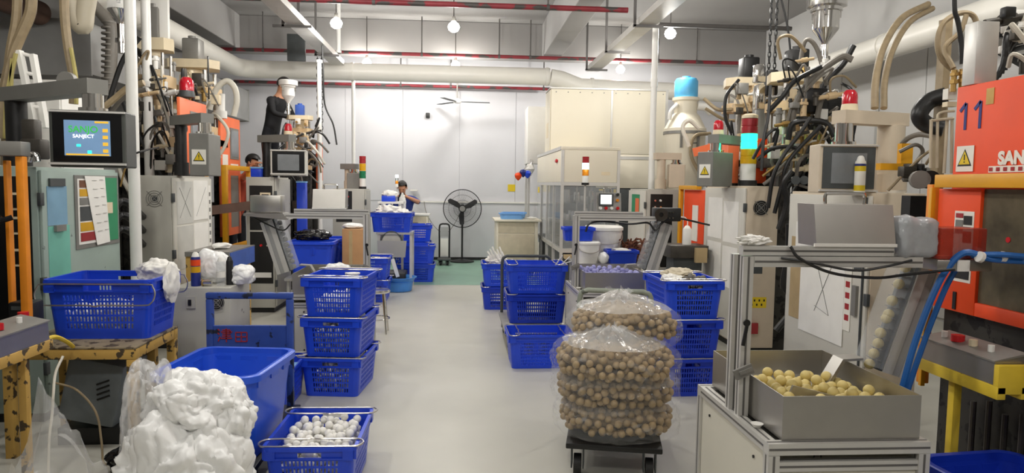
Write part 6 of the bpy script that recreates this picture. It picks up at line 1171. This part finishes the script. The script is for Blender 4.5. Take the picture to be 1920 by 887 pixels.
tag(MB(P(964, 352, 14.1)).box(at(957, 0, 14.17).x, at(971, 0, 14.17).x, 14.18, 14.187, at(964, 359, 14.18).z, at(964, 346, 14.18).z).build('yellow_note', 'signyel', smooth=0), 'small yellow note stuck on the end wall beside the hood', 'note')
t = thing('trolley_cabinet', 'cream trolley cabinet with overhanging top carrying pale blue trays', 'cabinet', (.98, 11.95, 0)); part(t, 'top', 'cream', lambda b: b.box(.56, 1.35, 11.55, 12.4, .935, .97, .006)); part(t, 'carcass', 'cream', lambda b: b.box(.6, 1.3, 11.62, 12.35, .1, .934, .006)); part(t, 'front_panel', 'creamdk', lambda b: b.box(.63, 1.24, 11.605, 11.619, .12, .72, .003)); part(t, 'upper_recess', 'creamdk', lambda b: b.box(.63, 1.24, 11.61, 11.619, .74, .92))
for x in (.64, 1.24):
    for y in (11.68, 12.28): part(t, 'caster', 'black', lambda b: b.cyl((x-.015, y, .05), (x+.015, y, .05), .05, n=14))
bag('white_gloves', 'white gloves lying on the cream trolley cabinet', 'gloves', (1.2, 11.75, .99), (.08, .06, .022), 91, 'cloth', .3, 3, .8, .2, sub=3)
hose('white cable draping over the far end of the platform cart', [(1.3, 11.5, .6), (1.28, 11.4, .3), (1.2, 11.3, .05), (1.1, 11.2, .012)], .012, 'hosewht', 'white_cable', 'cable')
# big standing fan ----------------------------------------------------
fx, fy, fz = at(867, 390, 13.75).x, 13.75, at(867, 391, 13.75).z; FR = .375
t = thing('pedestal_fan', 'big black industrial pedestal fan standing before the end wall', 'fan', (fx, fy, 0))
part(t, 'base', 'black', lambda b: b.lathe([(0, 0), (.24, 0), (.24, .025), (.06, .06), (0, .06)], (fx, fy+.05, 0), 26)); part(t, 'pole', 'black', lambda b: b.cyl((fx, fy+.05, .05), (fx, fy+.05, fz-.02), .018, n=12)); part(t, 'motor', 'black', lambda b: b.cyl((fx, fy-.02, fz), (fx, fy+.18, fz), .07, .055, n=18))
c = part(t, 'front_cage', 'guardwire', lambda b: [b.tube([(fx+math.cos(a)*r*FR, fy-.1+.085*r, fz+math.sin(a)*r*FR) for a in [i*math.pi/10 for i in range(20)]], w_, 5, 2, closed=True) for r, w_ in ((1, .009), (.72, .003), (.45, .003), (.2, .004))])
b = MB(t)
for i in range(48): a = i*math.pi/24; b.cyl((fx+math.cos(a)*.06, fy-.1, fz+math.sin(a)*.06), (fx+math.cos(a)*FR, fy-.015, fz+math.sin(a)*FR), .0018, n=4, cap=False)
b.build('front_spokes', 'guardwire', t); b = MB(t)
for i in range(48): a = (i+.5)*math.pi/24; b.cyl((fx+math.cos(a)*.06, fy+.08, fz+math.sin(a)*.06), (fx+math.cos(a)*FR, fy-.01, fz+math.sin(a)*FR), .0018, n=4, cap=False)
b.build('rear_spokes', 'guardwire', t); part(t, 'centre_badge', 'greymet', lambda b: b.cyl((fx, fy-.115, fz), (fx, fy-.1, fz), .055, n=16))
for i in range(3):
    a = R_(90+120*i+60); u = Vector((math.cos(a), 0, math.sin(a))); v = Vector((-u.z, 0, u.x)); c0 = Vector((fx, fy-.04, fz)); part(t, 'blade', 'black', lambda b: b.prism([(0, 0)]*0 or [((c0+u*p_+v*q_).x, (c0+u*p_+v*q_).z) for p_, q_ in ((.04, -.03), (.15, -.07), (.31, -.05), (.33, .0), (.3, .04), (.15, .035), (.04, .03))], fy-.045, fy-.038, 'xz'))
part(t, 'hub', 'black', lambda b: b.cyl((fx, fy-.07, fz), (fx, fy-.02, fz), .05, n=16))
# ceiling fan ----------------------------------------------------------
cx_, cy_, cz_ = at(857, 190, 13.3).x, 13.5, at(857, 190, 13.5).z; t = thing('ceiling_fan', 'small grey ceiling fan hanging before the end wall', 'fan', (cx_, cy_, cz_)); part(t, 'rod', 'greymet', lambda b: b.cyl((cx_, cy_, cz_+.05), (cx_, cy_, 4.49), .012, n=8)); part(t, 'motor', 'white', lambda b: b.lathe([(0, -.04), (.07, -.03), (.085, 0), (.06, .04), (0, .06)], (cx_, cy_, cz_), 18))
for i in range(3): a = R_(5+120*i); u = Vector((math.cos(a), math.sin(a), 0)); v = Vector((-u.y, u.x, 0)); c0 = Vector((cx_, cy_, 0)); part(t, 'blade', 'greydk', lambda b: b.prism([((c0+u*p_+v*q_).x, (c0+u*p_+v*q_).y) for p_, q_ in ((.08, -.025), (.2, -.06), (.62, -.05), (.64, .05), (.2, .045), (.08, .025))], cz_-.012, cz_-.004))
p = at(802, 216, 14.1); tag(MB((p.x, 14.13, p.z)).box(p.x-.04, p.x+.04, 14.1, 14.187, p.z-.05, p.z+.05, .01).build('wall_camera', 'black'), 'small black camera fixed to the end wall', 'camera')
# desk with drawers behind the worker
t = thing('drawer_unit', 'cream drawer unit behind the worker in blue', 'cabinet', (-.78, 13.3, 0)); part(t, 'carcass', 'cream', lambda b: b.box(-1.1, -.62, 13.1, 13.6, .1, .95, .006)); part(t, 'top', 'white', lambda b: b.box(-1.13, -.59, 13.07, 13.62, .951, .975))
for i in range(3): d_ = part(t, 'drawer', 'creamdk', lambda b: b.box(-1.07, -.65, 13.085, 13.099, .15+.27*i, .39+.27*i, .004)); subpart(t, d_, 'pull', 'greymet', lambda b: b.box(-.92, -.8, 13.07, 13.084, .27+.27*i, .285+.27*i))
part(t, 'foot', 'black', lambda b: b.box(-1.08, -.64, 13.12, 13.58, 0, .099))
hose('grey cable looping along the end wall ledge down to the big fan', [P(795, 378, 14.05), P(800, 400, 14.0), P(815, 425, 13.9), P(835, 438, 13.85), P(852, 420, 13.8), P(862, 400, 13.75)], .006, 'hosegrey', 'fan_cable', 'cable')
p = at(775, 357, 13.9); tag(MB((p.x, 13.9, p.z)).box(p.x-.06, p.x+.07, 13.85, 14.13, p.z-.012, p.z+.012, .003).build('wall_shelf', 'signwhite'), 'small white shelf on the end wall above the drawer unit', 'shelf')
# grey stand that carries the crate in front of the worker
t = thing('grey_stand', 'grey machine stand with a round shield under the crate of white sheets', 'machine', (-.98, 10.370, 0))
part(t, 'table_plate', 'galv', lambda b: b.box(-1.22, -.7, 10.090, 10.550, .81, .839)); part(t, 'back_table', 'white', lambda b: b.box(-1.25, -.87, 10.570, 10.870, 1.24, 1.27)); part(t, 'shield', 'galv', lambda b: b.prism([(-1.19, .48), (-.8, .48), (-.78, .72), (-1.2, .72)], 10.070, 10.090, 'xz')); part(t, 'ring', 'greydk', lambda b: b.tube([(-1.0+.15*math.cos(a), 10.100, .7+.15*math.sin(a)) for a in [i*math.pi/8 for i in range(16)]], .012, 6, 3, closed=True))
part(t, 'drum', 'papergrey', lambda b: b.cyl((-1.0, 10.120, .7), (-1.0, 10.320, .7), .14, n=24))
for x in (-1.2, -.74):
    for y in (10.120, 10.520): part(t, 'leg', 'alu', lambda b: b.box(x, x+.035, y, y+.035, 0, .809))
for x in (-1.24, -.91): part(t, 'back_post', 'alu', lambda b: b.box(x, x+.035, 10.670, 10.705, 0, 1.239))
part(t, 'base_block', 'black', lambda b: b.box(-1.16, -.8, 10.070, 10.520, .05, .25, .02)); part(t, 'white_lever', 'white', lambda b: b.bar((-.98, 10.050, .46), (-.9, 10.030, .2), .05, .03)); part(t, 'foot', 'black', lambda b: b.box(-1.16, -.8, 10.120, 10.470, 0, .049))
t = thing('paper_box', 'small blue box stuffed with white paper on the table before the worker', 'box', (-1.1, 10.720, 1.271)); part(t, 'box', 'crate', lambda b: b.box(-1.2, -1.0, 10.620, 10.790, 1.271, 1.36, .005)); part(t, 'paper', 'cloth', lambda b: b.lump((-1.08, 10.690, 1.38), (.12, .08, .06), 5, .3, 3, 3))
# chrome stool
sx_, sy_ = at(712, 550, 7.2).x-.03, 7.2; t = thing('stool', 'chrome stool with a round seat beside the three-high crate stack', 'stool', (sx_, sy_, 0)); part(t, 'seat', 'chrome', lambda b: b.lathe([(0, .42), (.13, .42), (.14, .435), (.13, .45), (0, .455)], (sx_, sy_, 0), 22))
for i in range(4): a = R_(45+90*i); part(t, 'leg', 'chrome', lambda b: b.cyl((sx_+math.cos(a)*.1, sy_+math.sin(a)*.1, .42), (sx_+math.cos(a)*.15, sy_+math.sin(a)*.15, 0), .01, n=8))
part(t, 'ring', 'chrome', lambda b: b.tube([(sx_+.13*math.cos(a), sy_+.13*math.sin(a), .15) for a in [i*math.pi/6 for i in range(12)]], .007, 6, 3, closed=True))
for i, (z0, z1, lb) in enumerate(((0, .52, 'lower cardboard box beside the blue bins'), (.521, 1.0, 'upper cardboard box beside the blue bins'))): 
    t = thing('cardboard_box', lb, 'box', (-1.3, 8.45, z0), 0, 'cardboard boxes beside the bins'); part(t, 'carton', 'cardboard', lambda b: b.box(-1.4, -1.15, 8.3, 8.6, z0, z1, .004)); part(t, 'tape', 'boardtan', lambda b: b.box(-1.32, -1.28, 8.297, 8.2995, z0+.02, z1-.02), smooth=0)
t = thing('bin_stand', 'low steel stand under the blue bins', 'stand', (-1.72, 8.5, 0)); part(t, 'shelf_plate', 'galv', lambda b: b.box(-2.0, -1.44, 8.0, 8.98, .42, .449))
for x in (-1.98, -1.48):
    for y in (8.03, 8.92): part(t, 'leg', 'galv', lambda b: b.box(x, x+.03, y, y+.03, 0, .419))
tag(MB((-1.72, 8.25, .45)).box(-1.8, -1.45, 8.1, 8.4, .4495, .4695).build('bin_board', 'boardtan', smooth=0), 'board between the stand and the near blue bin', 'board')
# blue boxes behind the pendant of the left row
a, c = at(556, 372, 9.05), at(573, 343, 9.05)
for lb, bb in (('upright blue panel behind the steel end box of the left feeder', (a.x, c.x, 9.05, 9.15, 0, c.z)), ('small blue box on the black-panelled cabinet beside the person in red', (-2.49, -2.37, 8.45, 8.57, 1.601, 1.7))):
    t = thing('blue_box', lb, 'box', (bb[0], bb[2], bb[4])); part(t, 'shell', 'crate', lambda b: b.box(*bb, .006)); part(t, 'lid', 'paleblue', lambda b: b.box(bb[0]-.005, bb[1]+.005, bb[2]-.005, bb[3]+.005, bb[5], bb[5]+.02, .003))
# ================================================================== PEOPLE
def skin_mesh(verts, edges, radii, root, sub=2):
    me = bpy.data.meshes.new('sk'); me.from_pydata([tuple(v) for v in verts], edges, []); ob = bpy.data.objects.new('sk', me); COL.objects.link(ob)
    ob.modifiers.new('s', 'SKIN'); sv = me.skin_vertices[0].data
    for i, r in enumerate(radii): sv[i].radius = r if isinstance(r, tuple) else (r, r); sv[i].use_root = (i == root)
    ob.modifiers.new('u', 'SUBSURF').levels = sub
    bpy.context.view_layer.update(); out = bpy.data.meshes.new_from_object(ob.evaluated_get(bpy.context.evaluated_depsgraph_get())); bpy.data.objects.remove(ob); return out
def person(label, loc, rotz, J, mats, sleeve='skin'):
    """J: joints in metres, local frame facing -y. mats: (shirt, trouser)"""
    V, E, Rr, reg = [], [], [], []
    def add(n, p, r, par=None, g='shirt'):
        V.append(Vector(p)); Rr.append(r); reg.append(g); 
        if par is not None: E.append((par, len(V)-1))
        return len(V)-1
    hip = add('hip', J['hip'], (.15, .11), None, 'trouser'); ch = add('waist', J['waist'], (.135, .1), hip); cb = add('chest', J['chest'], (.165, .115), ch); nk0 = add('neckbase', J['neck'], (.075, .07), cb); nk = add('neck', J['neck2'], (.052, .055), nk0, 'skin')
    hd0 = add('jaw', J['jaw'], (.062, .075), nk, 'skin'); hd = add('head', J['head'], (.078, .098), hd0, 'skin'); tp = add('crown', J['crown'], (.055, .07), hd, 'skin')
    for s in 'LR':
        sh = add('sh', J['sh'+s], .065, cb if True else nk0); el = add('el', J['el'+s], .045, sh); wr = add('wr', J['wr'+s], (.034, .03), el, sleeve); pm = add('palm', J['ha'+s], (.038, .018), wr, 'skin')
        f = (Vector(J['ha'+s])-Vector(J['wr'+s])).normalized(); side = f.cross(Vector((0, 0, 1)));
        side = side.normalized() if side.length > .1 else Vector((1, 0, 0)); up = side.cross(f)
        for k, (o_, ln) in enumerate(((-.03, .06), (-.01, .075), (.01, .07), (.03, .055))):
            a_ = add('f', V[pm]+side*o_+f*.03, .0095, pm, 'skin'); c_ = add('f', V[pm]+side*o_*1.05+f*(.03+ln*.5)-up*.008, .0088, a_, 'skin'); add('f', V[pm]+side*o_+f*(.03+ln*.8)-up*.032, .0078, c_, 'skin')
        a_ = add('t', V[wr]*.5+V[pm]*.5+side*.035, .011, pm, 'skin'); add('t', V[pm]+side*.05+f*.02-up*.015, .0095, a_, 'skin')
        hp = add('hipj', J['hp'+s], .085, hip, 'trouser'); kn = add('kn', J['kn'+s], .06, hp, 'trouser'); an = add('an', J['an'+s], .042, kn, 'trouser'); add('toe', J['to'+s], (.04, .03), an, 'shoe')
    me = skin_mesh(V, E, Rr, hip)
    names = {'shirt': mats[0], 'trouser': mats[1], 'skin': 'skin', 'shoe': 'shoe'}; order = list(names)
    for k in order: me.materials.append(MATS[names[k]])
    segs = [(V[a], V[b_], reg[b_]) for a, b_ in E]
    for p in me.polygons:
        c = p.center; best = min(segs, key=lambda s: ((c-(s[0]+(s[1]-s[0])*max(0, min(1, (c-s[0]).dot(s[1]-s[0])/max(1e-9, (s[1]-s[0]).length_squared))))).length)); g = best[2]
        p.material_index = order.index(g); p.use_smooth = True
    t = bpy.data.objects.new('person', me); COL.objects.link(t); t.location = loc; t.rotation_euler = (0, 0, rotz); tag(t, label, 'person')
    H = Vector(J['head']); cr_ = Vector(J['crown']); jw = Vector(J['jaw']); up = (cr_-jw).normalized(); fw = Vector(J.get('face', (0, -1, 0))).normalized(); fw = (fw-up*fw.dot(up)).normalized(); sd = fw.cross(up)
    def loc_(a, b_, c): return H+sd*a+fw*b_+up*c
    def kid(name, m, fn): b = MB(); fn(b); return b.build(name, m, t)
    b = MB(); q = bmesh.ops.create_icosphere(b.bm, subdivisions=4, radius=1)['verts']; kill = []
    for v in q:
        d = v.co.normalized(); v.co = loc_(d.x*.09, d.y*.112-.006, d.z*.105+.02)
        if (d.y > .25 and d.z < .45) or d.z < -.55: kill.append(v)
    bmesh.ops.delete(b.bm, geom=kill, context='VERTS'); b.build('hair', 'hair', t)
    kid('nose', 'skin', lambda b: b.prism([(0, 0)]*0 or [(.0, .0), (.001, 0), (0, .001)], 0, .0001) if False else b.sphere(loc_(0, .103, -.028), .014, 8, (1, 1.2, 1.3)))
    for s in (-1, 1): kid('eye', 'ink', lambda b: b.sphere(loc_(.032*s, .092, .0), .009, 8)); kid('ear', 'skin', lambda b: b.sphere(loc_(.083*s, -.005, -.01), .022, 8, (.45, 1, 1.4)))
    kid('mouth', 'inkred', lambda b: b.sphere(loc_(0, .088, -.062), .016, 8, (1.3, .4, .35)))
    return t
def J_std(h=1.7, lean=0., head=(0, 0)):
    k = h/1.7
    D = dict(hip=(0, 0, .93), waist=(0, -.01-lean*.3, 1.1), chest=(0, -.01-lean*.7, 1.3), neck=(0, -lean, 1.44), neck2=(0, -lean-.02, 1.5), jaw=(head[0]*.5, -lean-.045, 1.54), head=(head[0], -lean-.05-head[1]*.5, 1.61), crown=(head[0], -lean-.04-head[1], 1.665),
             shL=(.19, -lean*.85, 1.4), elL=(.25, -lean-.02, 1.13), wrL=(.24, -lean-.18, .95), haL=(.23, -lean-.24, .9), shR=(-.19, -lean*.85, 1.4), elR=(-.25, -lean-.02, 1.13), wrR=(-.24, -lean-.18, .95), haR=(-.23, -lean-.24, .9),
             hpL=(.1, 0, .88), knL=(.11, -.02, .5), anL=(.11, .02, .09), toL=(.12, -.12, .04), hpR=(-.1, 0, .88), knR=(-.11, -.02, .5), anR=(-.11, .02, .09), toR=(-.12, -.12, .04))
    return {n: tuple(c*k for c in v) for n, v in D.items()}
# worker in blue at the far end, looking down, holding up a white bag (facing the camera)
J = J_std(1.56, .16, (0, .06)); J.update(elL=(.3, -.3, 1.22), wrL=(.14, -.42, 1.3), haL=(.09, -.44, 1.32), elR=(-.27, -.2, 1.12), wrR=(-.12, -.42, 1.08), haR=(-.06, -.46, 1.06), face=(0, -1, -.35))
wx = at(752, 0, 12.35).x; person('worker in a dark blue jacket and black shirt bending over the crates', (wx+.03, 12.5, .0), 0, J, ('jacket_blue', 'jacket_blue'))
wk = [o for o in bpy.data.objects if o.name == 'person'][0]
b = MB(); b.lump((0, -.232, 1.25), (.07, .025, .15), 3, .1, 2, 3); b.build('shirt_front', 'jacket_black', wk)
bag('white_bag', 'limp white bag held up by the worker in blue', 'bag', (wx+.06, 12.0, 1.2), (.055, .04, .17), 95, 'cloth', .25, 2.5, None, .15)
# person in black standing on the tan press, bent to the hopper (turned to the right)
J = J_std(1.72, .16, (0, .06)); J.update(elR=(-.24, -.22, 1.2), wrR=(-.12, -.42, 1.15), haR=(-.1, -.48, 1.14), elL=(.24, -.24, 1.2), wrL=(.12, -.44, 1.15), haL=(.1, -.5, 1.14), face=(0, -1, -.4))
bx_ = at(502, 0, 10.5).x; person('person in a black jacket standing on the platform and bending over the white hopper', (bx_-.02, 10.6, 1.33), R_(72), J, ('jacket_black', 'trouser'), 'shirt')
t = thing('service_platform', 'dark steel platform on which the person in black stands', 'platform', (bx_, 10.6, 0)); part(t, 'deck', 'press', lambda b: b.box(bx_-.3, bx_+.14, 10.36, 10.95, 1.27, 1.328)); 
for x in (bx_-.28, bx_+.08):
    for y in (10.38, 10.9): part(t, 'leg', 'press', lambda b: b.box(x, x+.04, y, y+.04, 0, 1.269))
# person with red sleeves working behind the yellow gate
J = J_std(1.7, .2, (.0, .05)); J.update(elR=(-.3, -.3, 1.38), wrR=(-.36, -.48, 1.55), haR=(-.37, -.54, 1.58), elL=(.16, -.45, 1.3), wrL=(.1, -.62, 1.28), haL=(.08, -.68, 1.28), face=(0, -1, -.5))
rx = at(436, 0, 10.0).x; person('person in red sleeves reaching into the machine behind the yellow gate', (rx, 10.0, .2), R_(75), J, ('shirt_red', 'trouser'))
t = thing('step_box', 'low dark step on which the person in red sleeves stands', 'step', (rx, 10.0, 0)); part(t, 'tread', 'press', lambda b: b.box(rx-.28, rx+.28, 9.75, 10.3, .16, .195)); part(t, 'riser', 'press', lambda b: b.box(rx-.26, rx+.26, 9.77, 10.28, 0, .159))
